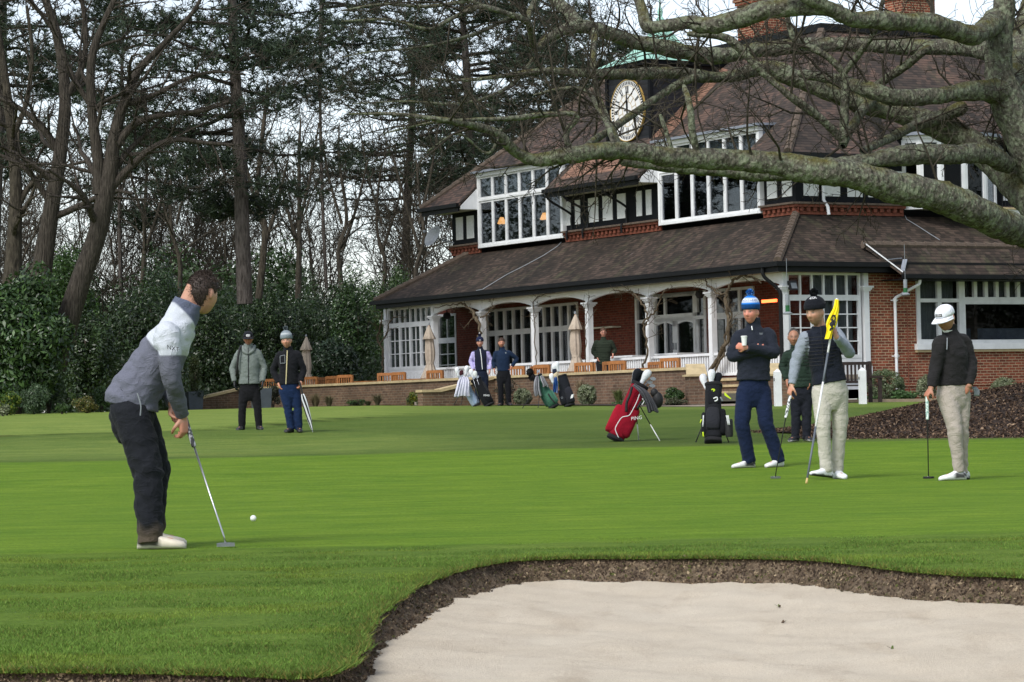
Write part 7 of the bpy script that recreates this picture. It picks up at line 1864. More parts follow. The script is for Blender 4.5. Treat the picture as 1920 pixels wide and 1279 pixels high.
def on_bean(M, z0, off=.004, k=1.1, a0=0.0):
 prof = [(.012, .97), (.014, 1.05), (.03, 1.075), (.055, 1.075), (.068, 1.06), (.072, 1.02), (.09, .97), (.112, .83), (.13, .62), (.142, .38)]
 def f(x, y):
  z = z0 + y; s = np.interp(.012 + (z - .012) / k, [p[0] for p in prof], [p[1] for p in prof]); a = -math.pi / 2 + a0 + x / .085
  return tuple(xf(M, [((.092 * s + off) * math.cos(a), (.111 * s + off) * math.sin(a) + .008, z + BZ0 + .008 * .4 * (-math.sin(a) * s))])[0])
 return f
lettering('NORTHERN', .034, on_bean(BM, .112, a0=.35), INK_BLUE, bn)
lettering('W', .04, lambda x, y: tuple(Z(290, 310, 0) + A3(x, -.165, y)), INK_G, bl, name='chest_emblem')
seam([Z(238, 262, -.105), Z(239, 275, -.125), Z(240, 285, -.135)], .006, INK_W, bl, 'zip')
mb = MB(); c = Z(184, 352, -.27); mb.lathe([(.026, -.05), (.029, 0), (.034, .045), (.037, .048), (.036, .058), (.030, .06)], (0, 0, 0), 16)
cup = empty('takeaway_cup', Vector(P0) + Vector(c), 0, 'white takeaway coffee cup held by the man in the blue bobble hat', 'cup'); soft(mb.build('cup_body', MT['whiteplastic'], cup), 30)
# ---- man holding the flag
P0 = G(1555, 899); k = 3.198 * F / P0.y; Z = JM(690, 1182, k)
J = dict(hipL=Z(652, 640, -.02), hipR=Z(762, 632, .02), knL=Z(655, 870, -.08), knR=Z(765, 862, .04), anL=Z(668, 1100, -.05), anR=Z(745, 1108, .10), shL=Z(556, 310, -.02), shR=Z(758, 285, .06), neck=Z(652, 244, .0), head=Z(626, 184, -.05), cut=1.86,
   elL=Z(508, 470, -.02), wrL=Z(474, 612, -.10), elR=Z(820, 428, -.12), wrR=Z(728, 335, -.37), hem=Z(0, 606)[2])
def vcol(P):
 c = np.tile(S(30, 34, 44), (len(P), 1)); x = P[:, 0]
 for s, ref in (('L', J['shL']), ('R', J['shR'])):
  mid = (J['shL'] + J['shR']) / 2; hp = (J['hipL'] + J['hipR']) / 2
  def seg(a, b):
   v = b - a; t = np.clip((P - a) @ v / (v @ v), 0, 1); return np.linalg.norm(P - a - t[:, None] * v, axis=1)
  out = (P - J['sh' + s]) @ unit(J['sh' + s] - mid); du = seg(J['sh' + s], J['el' + s]); df = seg(J['el' + s], J['wr' + s]); dt = seg(hp, mid)
  m = ((du < .088) & (out > .0) & (dt > .13)) | ((du < .075) & (dt > .185)) | ((df < .066) & (dt > .15))
  c[m] = S(134, 142, 152)
 return c
def quilt(amp, zone):
 return lambda P: amp * zone(P)
wk, WM, wi = person(P0, 'man in a black quilted vest and black bobble hat holding the yellow flag', J, dict(name='vest', col=vcol), dict(col=flat(S(184, 180, 169)), w=.98, drop=.06), SK1, dict(rot=(-38, 10, 0), hair=S(60, 44, 34), stubble=.35),
 dict(L=dict(d=A3(-.35, -.1, -1), n=A3(.5, .2, .1), side=1, curl=.75), R=dict(d=A3(-.28, -.15, .95), n=A3(-.7, .4, 0), side=-1, curl=1.1, thumb=.8)),
 dict(L=dict(toe=(-.8, -.6), c=S(222, 224, 228), sole=S(60, 62, 62), up=.12, z=.012), R=dict(toe=(.25, -1), c=S(222, 224, 228), sole=S(205, 206, 208))), bulk=1.02, cvox=.0095, hem=-.16, sl_r=(.080, .068, .060, .052, .042), leg_r=(.100, .094, .078, .070, .066), fold=.010)
GB, GG = S(24, 26, 32), S(150, 156, 166)
bn = beanie(WM, wk, [(0, GB), (.088, GG), (.092, GB), (.099, GG), (.103, GB), (.110, GG), (.114, GB)], [GB], slump=.3, h=.165)
lettering('ADIDAS', .028, on_bean(WM, .128, .005, .97, .5), INK_W, bn)
# quilting seams on the vest
for i in range(9):
 y = 330 + i * 21; seam([Z(540 + i * 2, y + 6, -.06), Z(590, y + 3, -.135), Z(650, y, -.158), Z(715, y - 4, -.13), Z(765, y - 6, -.05)], .0035, INK_B, wk, 'quilt_seam')
seam([Z(655, 262, -.10), Z(655, 330, -.15), Z(664, 460, -.152), Z(676, 600, -.15)], .004, INK_B, wk, 'zip')
# ---- man in the white cap
P0 = G(1795, 900); k = 3.198 * F / P0.y; Z = JM(1460, 1180, k)
J = dict(hipL=Z(1405, 650, -.03), hipR=Z(1496, 650, .05), knL=Z(1442, 872, -.10), knR=Z(1494, 880, .04), anL=Z(1462, 1102, -.07), anR=Z(1500, 1112, .09), shL=Z(1368, 335, -.10), shR=Z(1528, 322, .08), neck=Z(1438, 280, .0), head=Z(1408, 210, -.06),
   elL=Z(1340, 500, -.10), wrL=Z(1300, 628, -.18), elR=Z(1566, 480, .05), wrR=Z(1540, 618, -.06), hem=Z(0, 612)[2])
cp_, PM, ci = person(P0, 'man in a white cap and black quarter-zip top, looking down beside his putter', J, dict(name='sweater', col=flat(S(38, 37, 38))), dict(col=flat(S(168, 158, 149)), w=.98, drop=.05), SK3, dict(rot=(-44, 20, 0), hair=S(30, 24, 22), stubble=.2),
 dict(L=dict(d=A3(-.55, -.2, -.8), n=A3(.3, .2, -.6), side=1, curl=.95), R=dict(d=A3(-.7, .1, -.8), n=A3(0, .9, -.2), side=-1, curl=1.2, sc=.9)),
 dict(L=dict(toe=(-1, -.3), c=S(226, 226, 228), sole=S(206, 206, 206), patch=S(70, 70, 72)), R=dict(toe=(-.9, -.5), c=S(226, 226, 228), sole=S(60, 60, 62), patch=S(206, 206, 206))), bulk=1.0, cvox=.0095, hem=-.10, sl_r=(.086, .074, .062, .056, .044), leg_r=(.106, .098, .078, .066, .058))
cap(PM, cp_, S(226, 228, 236), None, (INK_B, .085, .026), ('COBRA', .022), INK_W)
seam([Z(1408, 330, -.14), Z(1404, 370, -.17), Z(1401, 400, -.175)], .006, INK_G, cp_, 'zip')
mb = MB(); nk = J['neck']; ax = unit(J['head'] - nk)
ell_loft(mb, [(nk + A3(0, .01, .0) + ax * t, A3(1, .2, 0), unit(np.cross(ax, A3(1, .2, 0))), w, w, 1) for t, w in ((-.06, .084), (-.01, .078), (.02, .080))], 20, False); mb.build('collar', simple('grey_collar', S(112, 116, 124), .9, .1), cp_, True, fix=False)
mb = MB(); ell_loft(mb, [(nk + A3(-.012, -.012, .0) + ax * t, A3(1, .2, 0), unit(np.cross(ax, A3(1, .2, 0))), w, w, 1) for t, w in ((-.05, .066), (.0, .066), (.022, .064))], 20, False); mb.build('shirt_collar', MT['white'], cp_, True, fix=False)
# striped glove hanging from the back pocket
gl = empty('golf_glove', Vector(P0) + Vector(Z(1578, 650, .05)), .3, 'grey and white golf glove hanging from a back pocket below the white cap', 'glove')
mb = MB()
for i in range(4): mb.tube(crom(np.array([(-.02 + i * .012, 0, .04), (.004 + i * .014, -.01, .0), (.0 + i * .014, -.012, -.05)]), 3), [.009] * 6 + [.007], 8)
mb.build('glove_fingers', MT['greyplastic'], gl, True)
# ---- bald man in the green quilted jacket
P0 = G(1500, 828); k = 3.198 * F / P0.y; Z = JM(512, 952, k)
J = dict(hipL=Z(492, 640, 0), hipR=Z(556, 640, 0), knL=Z(490, 780, -.02), knR=Z(556, 780, -.02), anL=Z(486, 915, 0), anR=Z(552, 918, 0), shL=Z(440, 415, 0), shR=Z(566, 412, 0), neck=Z(500, 385, 0), head=Z(489, 330, -.03), elL=Z(420, 500, .02), wrL=Z(440, 585, -.08), elR=Z(590, 500, .02), wrR=Z(572, 588, -.06), hem=Z(0, 628)[2])
def rings(c1, c2, per=.055):
 return lambda P: np.where((np.modf(np.abs(P[:, 2] + 5) / per)[0] < .14)[:, None], np.array(c2), np.array(c1))
bd, M_, i_ = person(P0, 'balding man in a dark green quilted jacket with hands in his pockets', J, dict(name='jacket', col=rings(S(40, 54, 46), S(20, 28, 24))), dict(col=flat(S(32, 34, 42)), drop=.05), SK3, dict(rot=(-6, 6, 0), hair=(.08, .07, .06)),
 {s: dict(d=A3(0, -.3, -1), n=A3(1 if s == 'L' else -1, 0, 0), side=1 if s == 'R' else -1, curl=.4) for s in 'LR'}, dict(L=dict(toe=(-.6, -1), c=S(40, 40, 44), sole=S(160, 160, 160)), R=dict(toe=(.2, -1), c=S(40, 40, 44), sole=S(160, 160, 160))), bulk=1.08, vox=.009, cvox=.013, hem=-.24)
hair_shell(M_, bd, (.09, .08, .075), front=.16, sides=.02, back=-.05, thick=.006)
# ---- the two men at the left
P0 = G(470, 809); P0.y += 1.6; P0 = GX(470, P0.y); k = 5.33 * F / P0.y; Z = JM(378, 1186, k)
J = dict(hipL=Z(325, 770, 0), hipR=Z(425, 770, 0), knL=Z(300, 960, -.02), knR=Z(450, 960, -.02), anL=Z(290, 1150, 0), anR=Z(464, 1150, 0), shL=Z(272, 390, 0), shR=Z(470, 390, 0), neck=Z(372, 345, 0), head=Z(374, 268, -.04), elL=Z(210, 560, .03), wrL=Z(228, 700, -.06), elR=Z(518, 560, .03), wrR=Z(512, 705, -.06), hem=Z(0, 725)[2])
BG = S(26, 27, 30)
pg, M_, i_ = person(P0, 'man in a grey hooded jacket, black cap and black gloves on the left lawn', J, dict(name='jacket', col=flat(S(112, 120, 116))), dict(col=flat(S(26, 26, 29)), drop=.05), S(176, 120, 100), dict(rot=(4, 6, 0), hair=(.1, .09, .08), stubble=.3),
 {s: dict(d=A3(.1 if s == 'L' else -.1, -.2, -1), n=A3(1 if s == 'L' else -1, 0, 0), side=1 if s == 'R' else -1, curl=.6, glove=BG, sc=1.15) for s in 'LR'}, dict(L=dict(toe=(-.3, -1), c=S(40, 40, 42), sole=S(60, 60, 60)), R=dict(toe=(.3, -1), c=S(40, 40, 42), sole=S(60, 60, 60))), bulk=1.12, vox=.009, cvox=.013, hem=-.22)
cap(M_, pg, S(28, 30, 36), None, (INK_W, .075, .034), ('PING', .026), INK_B)
seam([Z(376, 362, -.13), Z(376, 500, -.16), Z(372, 720, -.15)], .008, INK_B, pg, 'zip')
mb = MB(); mb.tube(crom(np.array([Z(300, 340, .05), Z(288, 380, -.13), Z(276, 450, -.16), Z(262, 560, -.14), Z(250, 640, -.08)]), 4), .022, 8); mb.build('backpack_strap', MT['blackrub'], pg, True)
mb = MB(); mb.tube(crom(np.array([Z(318, 350, .02), Z(330, 395, -.10), Z(372, 420, -.12), Z(420, 392, -.10), Z(432, 345, .02)]), 4), .032, 8); mb.build('hood', simple('grey_hood', S(112, 120, 116), .9, .1), pg, True)
P0 = G(546, 811); k = 5.33 * F / P0.y; Z = JM(778, 1182, k)
J = dict(hipL=Z(718, 745, 0), hipR=Z(818, 745, 0), knL=Z(752, 950, -.03), knR=Z(850, 945, -.02), anL=Z(776, 1125, -.03), anR=Z(856, 1135, 0), shL=Z(668, 385, 0), shR=Z(862, 380, 0), neck=Z(762, 345, 0), head=Z(752, 270, -.04), elL=Z(612, 560, .04), wrL=Z(662, 690, -.06), elR=Z(910, 560, .03), wrR=Z(888, 680, -.06), hem=Z(0, 702)[2])
pm, M_, i_ = person(P0, 'man in a grey bobble hat and black jacket leaning on a striped umbrella', J, dict(name='jacket', col=flat(S(26, 27, 31))), dict(col=flat(S(24, 40, 70)), drop=.05), S(196, 144, 120), dict(rot=(-4, 2, -3), hair=(.3, .28, .26), stubble=.4),
 dict(L=dict(d=A3(.4, -.2, -1), n=A3(1, 0, 0), side=-1, curl=.4), R=dict(d=A3(-.1, -.2, -1), n=A3(-.8, -.3, 0), side=1, curl=.9)), dict(L=dict(toe=(-.4, -1), c=S(34, 34, 38), sole=S(50, 50, 52)), R=dict(toe=(.2, -1), c=S(34, 34, 38), sole=S(50, 50, 52))), bulk=1.06, vox=.009, cvox=.013, hem=-.20)
GY, GW = S(122, 132, 138), S(180, 186, 190)
beanie(M_, pm, [(0, GY), (.078, GW), (.084, GY), (.092, GW), (.100, GY), (.108, GW), (.114, GY)], [GY, S(96, 106, 112)], h=.185)
seam([Z(762, 365, -.13), Z(755, 500, -.155), Z(742, 700, -.145)], .009, simple('gold_zip', S(206, 192, 150), .6, .1), pm, 'zip')
mb = MB(); q = [Z(688, 420, -.135), Z(736, 410, -.148), Z(738, 490, -.158), Z(690, 492, -.145)]
for a, b in zip(q, q[1:] + q[:1]): mb.tube([a, b], .005, 5)
mb.build('chest_pocket', INK_G, pm)
UP = Vector(P0)
# closed striped umbrella
u0 = Vector(Z(880, 700, -.12)); u1 = Vector(Z(1000, 1185, -.16)); dirv = (u1 - u0).normalized(); L_ = (u1 - u0).length
um = empty('golf_umbrella', UP + u1, 0, 'closed black and white striped golf umbrella the man in the grey bobble hat leans on', 'umbrella')
def lathe_dir(prof, o, d, n, stripes=None, tw=0.0, pl=0.0):
 d = Vector(d).normalized(); a = d.cross(Vector((0, 1, .3))).normalized(); b = d.cross(a); V = []; C = []
 for r, t in prof:
  for j in range(n):
   an = 2 * math.pi * j / n; rr = r * (1 + pl * math.cos(8 * an + tw * t)); p = o + d * t + (a * math.cos(an) + b * math.sin(an)) * rr; V.append(p); C.append(stripes[0] if stripes is None or math.sin(4 * an + tw * t) > 0 else stripes[1]) if stripes else None
 m = len(prof); Fc = [(i * n + j, i * n + (j + 1) % n, (i + 1) * n + (j + 1) % n, (i + 1) * n + j) for i in range(m - 1) for j in range(n)] + [tuple(range(n - 1, -1, -1)), tuple((m - 1) * n + j for j in range(n))]
 return V, Fc, C
o = u0 - u1
V, Fc, C = lathe_dir([(.022, L_ * .22), (.036, L_ * .26), (.044, L_ * .40), (.042, L_ * .6), (.032, L_ * .8), (.014, L_ * .95), (.008, L_ * .97)], o, dirv, 40, (S(28, 30, 32), S(214, 218, 220)), 7.0, .18)
V, Fc, C = lathe_dir([(f[0], L_ * f[1]) for f in ((.020, .21), (.034, .25), (.040, .3), (.043, .36), (.044, .42), (.043, .48), (.042, .54), (.040, .6), (.037, .66), (.034, .72), (.030, .78), (.024, .84), (.018, .9), (.012, .95), (.007, .97))], o, dirv, 48, (S(28, 30, 32), S(214, 218, 220)), 8.0, .16)
mesh_obj('canopy', V, Fc, MT['cloth'], um, smooth=True, cols=np.array(C), uv=False)
V, Fc, C = lathe_dir([(.006, L_ * .96), (.005, L_)], o, dirv, 8); mesh_obj('tip', V, Fc, MT['steel'], um, uv=False)
V, Fc, C = lathe_dir([(.014, -.05), (.017, -.02), (.016, .08), (.012, .2), (.012, L_ * .24)], o, dirv, 12); mesh_obj('handle', V, Fc, MT['blackrub'], um, smooth=True, uv=False)
# ---- two men by the bags
P0 = G(905, 761); P0 = GX(903, P0.y + .8); k = 3.84 * F / P0.y; Z = JM(392, 697, k)
J = dict(hipL=Z(368, 480, 0), hipR=Z(420, 480, 0), knL=Z(366, 575, -.02), knR=Z(424, 575, -.02), anL=Z(364, 680, 0), anR=Z(428, 680, 0), shL=Z(342, 302, 0), shR=Z(444, 302, 0), neck=Z(392, 280, 0), head=Z(390, 244, -.03), elL=Z(322, 375, .03), wrL=Z(338, 438, -.06), elR=Z(466, 375, .03), wrR=Z(456, 440, -.05), hem=Z(0, 446)[2])
def v2(P):
 c = np.tile(S(28, 32, 48), (len(P), 1))
 for s in 'LR':
  out = (P[:, 0] - J['sh' + s][0]) * (-1 if s == 'L' else 1); c[(out > -.012) & (P[:, 2] < J['sh' + s][2] + .03)] = S(176, 168, 214)
  a2 = unit(J['wr' + s] - J['el' + s]); t2 = np.clip((P - J['el' + s]) @ a2, 0, .4); c[np.linalg.norm(P - J['el' + s] - t2[:, None] * a2, axis=1) < .062] = S(176, 168, 214)
 return c
ve, M_, i_ = person(P0, 'man in a navy vest, lilac sleeves and navy bobble hat behind the golf bags', J, dict(name='vest', col=v2), dict(col=flat(S(28, 34, 50)), drop=.05), S(190, 136, 118), dict(rot=(2, 4, 0), hair=(.1, .09, .08)),
 {s: dict(d=A3(0, -.2, -1), n=A3(1 if s == 'L' else -1, 0, 0), side=1 if s == 'R' else -1, curl=.5) for s in 'LR'}, dict(L=dict(toe=(-.3, -1), c=S(34, 34, 38), sole=S(50, 50, 52)), R=dict(toe=(.3, -1), c=S(34, 34, 38), sole=S(50, 50, 52))), bulk=1.0, vox=.011, cvox=.016)
NB = S(28, 34, 60); beanie(M_, ve, [(0, NB)], [NB, S(50, 58, 90)], h=.17)
lettering('O', .05, on_bean(M_, .045, .004, 1.0), INK_W, ve, name='hat_badge')
seam([Z(390, 290, -.12), Z(398, 350, -.155), Z(404, 436, -.15)], .010, INK_W, ve, 'zip')
P0 = G(948, 761); P0 = GX(946, P0.y + .3); k = 3.84 * F / P0.y; Z = JM(568, 697, k)
J = dict(hipL=Z(540, 475, 0), hipR=Z(592, 475, 0), knL=Z(542, 575, -.02), knR=Z(596, 575, -.02), anL=Z(544, 680, 0), anR=Z(600, 680, 0), shL=Z(512, 305, 0), shR=Z(616, 305, 0), neck=Z(560, 284, 0), head=Z(556, 246, -.03), elL=Z(494, 380, .03), wrL=Z(500, 432, -.05), elR=Z(664, 362, .06), wrR=Z(626, 418, -.04), hem=Z(0, 448)[2])
nv, M_, i_ = person(P0, 'brown-haired man in a navy sweater and black trousers, one hand on his hip', J, dict(name='sweater', col=flat(S(26, 40, 62))), dict(col=flat(S(24, 25, 29)), drop=.05), S(186, 130, 108), dict(rot=(2, 4, 0), hair=S(60, 44, 36), stubble=.5),
 dict(L=dict(d=A3(0, -.2, -1), n=A3(1, 0, 0), side=-1, curl=.5), R=dict(d=A3(-.5, -.2, -.8), n=A3(-.7, 0, .2), side=1, curl=.6)), dict(L=dict(toe=(-.3, -1), c=S(34, 34, 38), sole=S(50, 50, 52)), R=dict(toe=(.3, -1), c=S(34, 34, 38), sole=S(50, 50, 52))), bulk=1.0, vox=.011, cvox=.016)
hair_shell(M_, nv, S(66, 48, 38), front=.058, sides=.0, back=-.05, thick=.014)
lettering('O', .04, lambda x, y: tuple(Z(586, 318, 0) + A3(x, -.15, y)), INK_W, nv, name='chest_badge')
# ---- man on the terrace
tt = wall_t(1133, 3.6, 1.6); P0 = wallpt(tt, 3.6, TF); k = 3.84 * F / P0.y; zb = (proj(P0)[1] - 580) * 3.84; Z = JM(1272, zb, k)
J = dict(hipL=Z(1240, 375, 0), hipR=Z(1302, 375, 0), knL=A3(-.11, -.02, .5), knR=A3(.11, -.02, .5), anL=A3(-.11, 0, .09), anR=A3(.11, 0, .09), shL=Z(1216, 226, 0), shR=Z(1332, 226, 0), neck=Z(1274, 208, 0), head=Z(1274, 168, -.03), elL=Z(1196, 300, .03), wrL=Z(1226, 350, -.08), elR=Z(1356, 296, .03), wrR=Z(1338, 326, -.16))
te, M_, i_ = person(P0, 'man in glasses and a dark green padded coat standing on the terrace', J, dict(name='coat', col=rings(S(44, 52, 42), S(24, 30, 24), .07)), dict(col=flat(S(34, 34, 38)), drop=.05), S(196, 142, 122), dict(rot=(2, 4, 0), hair=S(70, 54, 42)),
 dict(L=dict(d=A3(.4, -.2, -1), n=A3(1, 0, 0), side=-1, curl=.5), R=dict(d=A3(0, -.4, -.8), n=A3(-.7, 0, -.2), side=1, curl=.9)), dict(L=dict(toe=(-.3, -1), c=S(34, 34, 38), sole=S(50, 50, 52)), R=dict(toe=(.3, -1), c=S(34, 34, 38), sole=S(50, 50, 52))), bulk=1.04, vox=.011, cvox=.016, hem=-.3)
hair_shell(M_, te, S(84, 62, 48), front=.056, sides=.0, back=-.05, thick=.014)
mb = MB()
for s in (-1, 1):
 pts = [xf(M_, [(s * .032 + .022 * math.cos(a), -.098, .012 + .016 * math.sin(a))])[0] for a in np.linspace(0, 2 * math.pi, 13)]; mb.tube(np.array(pts), .0035, 5)
mb.tube([xf(M_, [(-.011, -.1, .014)])[0], xf(M_, [(.011, -.1, .014)])[0]], .003, 4); mb.build('glasses', INK_B, te)
# ---- people seen through the windows
def seated(loc, rz, label, top, hairc, skin=SK2, vox=.013):
 J = dict(hipL=A3(-.09, 0, .48), hipR=A3(.09, 0, .48), knL=A3(-.11, -.42, .48), knR=A3(.11, -.42, .48), anL=A3(-.11, -.40, .09), anR=A3(.11, -.40, .09), shL=A3(-.18, .02, .96), shR=A3(.18, .02, .96), neck=A3(0, .02, 1.02), head=A3(0, -.02, 1.16), elL=A3(-.22, -.08, .72), wrL=A3(-.12, -.34, .76), elR=A3(.22, -.08, .72), wrR=A3(.12, -.34, .76))
 p, M, _ = person(loc, label, J, dict(name='top', col=flat(top)), dict(col=flat(S(40, 42, 50)), drop=.03), skin, dict(rot=(0, 8, 0), hair=hairc), {s: dict(d=A3(0, -1, 0), n=A3(0, 0, -1), side=1 if s == 'L' else -1, curl=.4) for s in 'LR'}, {s: dict(toe=(0, -1), c=(.03,) * 3, sole=(.05,) * 3) for s in 'LR'}, vox=vox, cvox=.02, rz=rz)
 hair_shell(M, p, hairc, front=.05, sides=-.01, back=-.06, thick=.014)
zf = 1.36
for px, dp, rz_, lab, c, hc in ((1880, 1.5, ANG + 2.4, 'grey-haired diner in a pale blue shirt seated behind the big right window', S(150, 170, 196), (.25, .24, .23)), (1908, 1.7, ANG + 2.9, 'fair-haired diner in a pale shirt behind the big window, at the right edge', S(170, 184, 200), (.28, .2, .12)),
       (1836, 1.9, ANG + 1.2, 'diner in brown seated deeper inside the big window, behind the man in the white cap', S(120, 84, 66), (.12, .08, .05))):
 x = ipx(px, a=BC + dp, z=2.9); seated(CP(x, BC + dp, zf + .22), rz_, lab, c, hc)
for px, rz_, lab in ((1021, 1.8, 'dark seated figure behind the veranda window, well left of the mid-terrace parasol'), (1046, -.6, 'larger dark seated figure in the window just left of the mid-terrace parasol')):
 y = ipx(px, b=BW + .7, z=2.6); seated(CP(BW + .7, y, ZF - .05), rz_ + ANG, lab, (.02, .022, .03), (.02, .018, .016), S(120, 90, 76))
x = ipx(1287, b=BW + 1.3, z=2.7); pw = CP(BW + 1.3, x, ZF - .05)
J = dict(hipL=A3(-.09, 0, .9), hipR=A3(.09, 0, .9), knL=A3(-.1, -.02, .5), knR=A3(.1, -.02, .5), anL=A3(-.1, 0, .09), anR=A3(.1, 0, .09), shL=A3(-.16, -.05, 1.34), shR=A3(.16, -.05, 1.34), neck=A3(0, -.06, 1.40), head=A3(0, -.12, 1.53), elL=A3(-.2, -.06, 1.08), wrL=A3(-.12, -.26, .96), elR=A3(.2, -.06, 1.08), wrR=A3(.12, -.28, .96))
wa_, M_, _ = person(pw, 'waiter in a white shirt seen through the glass of the double doors', J, dict(name='shirt', col=flat(S(190, 190, 192))), dict(col=flat((.02, .02, .022)), drop=.03), SK1, dict(rot=(40, 20, 0)), {s: dict(d=A3(0, -1, -.3), n=A3(0, 0, -1), side=1 if s == 'L' else -1, curl=.5) for s in 'LR'}, {s: dict(toe=(0, -1), c=(.03,) * 3, sole=(.05,) * 3) for s in 'LR'}, vox=.013, cvox=.02, rz=ANG - 1)
hair_shell(M_, wa_, (.03, .025, .02), front=.05, sides=-.02, back=-.08, thick=.016)
settle()
# ------------------------------------------------------------------ golf things
def at(px, py): return G(px, py)
def shaft_frame(p, q):
 d = (Vector(q) - Vector(p)).normalized(); return d
def putter(top, grip_end, foot, label, grip_cols, shaft_mat, head, parent_scale=1.0):
 """top, grip_end, foot: world points; head: kind"""
 top, ge, ft = Vector(top), Vector(grip_end), Vector(foot); r = empty('putter', ft, 0, label, 'putter')
 o = ft; V, Fc, C = lathe_dir([(.013, -.01), (.016, 0), (.0165, .05), (.0155, .12), (.0135, (ge - top).length)], top - o, ge - top, 16)
 n = len(V); zz = [(Vector(v) - (top - o)).dot((ge - top).normalized()) / (ge - top).length for v in V]; C = [grip_cols[0] if (math.sin(t * 31 + 2.0 * math.sin(t * 11)) < .35) else grip_cols[1] for t in zz]
 V2, F2, _ = lathe_dir([(.0142 + .0022 * (1 - i / 24), (ge - top).length * i / 24) for i in range(25)], top - o, ge - top, 16); zz = [(Vector(v) - (top - o)).dot((ge - top).normalized()) / (ge - top).length for v in V2]
 C2 = [grip_cols[0] if math.sin(t * 34 + 3 * math.sin(t * 9 + i % 16 * .4)) < .4 else grip_cols[1] for i, t in enumerate(zz)]
 mesh_obj('grip', V2, F2, MT['paint'], r, smooth=True, cols=np.array(C2), uv=False)
 mb = MB(); mb.tube([ge - o, (ge - o) * .07 + Vector((0, 0, .03)), Vector((0, 0, .022))], [.0062, .0050, .0055], 8); mb.build('shaft', shaft_mat, r, True)
 head(r); return r
def mallet(dirx, mat, w=.10, dp=.075):
 def f(r):
  d = unit(A3(dirx[0], dirx[1], 0)); l = A3(-d[1], d[0], 0); mb = MB(); P = []
  for a in np.linspace(0, math.pi, 13): P.append(d * (w / 2 * math.cos(a)) + l * dp * math.sin(a) * .9)
  P += [d * -(w / 2) - l * .012, d * (w / 2) - l * .012]; mb.slab([tuple(p + A3(0, 0, .004)) for p in P], (0, 0, .020)); h = mb.build('head', mat, r)
  mb = MB(); mb.slab([tuple(d * s + l * t + A3(0, 0, .0245)) for s, t in ((-.004, .0), (.004, .0), (.004, dp * .8), (-.004, dp * .8))], (0, 0, .001)); mb.build('aiming_line', INK_W, h)
 return f
def blade(dirx, mat, w=.11):
 def f(r):
  d = unit(A3(dirx[0], dirx[1], 0)); l = A3(-d[1], d[0], 0); mb = MB(); mb.obox(A3(0, 0, .014) + d * w * .3, d * w / 2, l * .011, A3(0, 0, .012)); mb.obox(A3(0, 0, .008) + d * w * .3 + l * .02, d * w * .3, l * .012, A3(0, 0, .006)); mb.build('head', mat, r)
 return f
GRB = (S(52, 52, 56), S(176, 176, 180)); GRW = (S(216, 218, 220), S(60, 62, 66)); GRG = (S(210, 222, 216), S(120, 160, 150))
Yg = 16.75
f0 = W(423, 1009, Yg - .15); f0.z = gzf(f0.x, f0.y)
putter(W(343, 772, Yg - .02), W(364, 838, Yg - .04), f0, 'putter with a dark grip in the hands of the man putting', GRB, MT['steel'], mallet((1, .15), MT['chrome'], .105, .08))
yw = G(1555, 899).y; f1 = G(1454, 898); putter(W(1482, 742, yw - .17), W(1473, 784, yw - .2), f1, 'putter with a white grip leaned on by the man holding the flag', GRW, MT['blackrub'], mallet((1, .2), MT['chrome'], .10, .07))
yc = G(1795, 900).y; f2 = G(1741, 898); putter(W(1738, 741, yc - .2), W(1739, 787, yc - .22), f2, 'putter with a pale patterned grip under the hand of the man in the white cap', GRG, MT['blackrub'], mallet((-1, .35), MT['blackrub'], .11, .05))
# ball
b0 = G(475, 978); r = empty('golf_ball', b0, 0, 'white golf ball rolling away on the green right of the putter', 'golf ball')
me = MB(); me.ell((0, 0, .0225), .0225, .0225, .0225, 32, 20); ob = me.build('ball', MT['whiteplastic'], r, True)
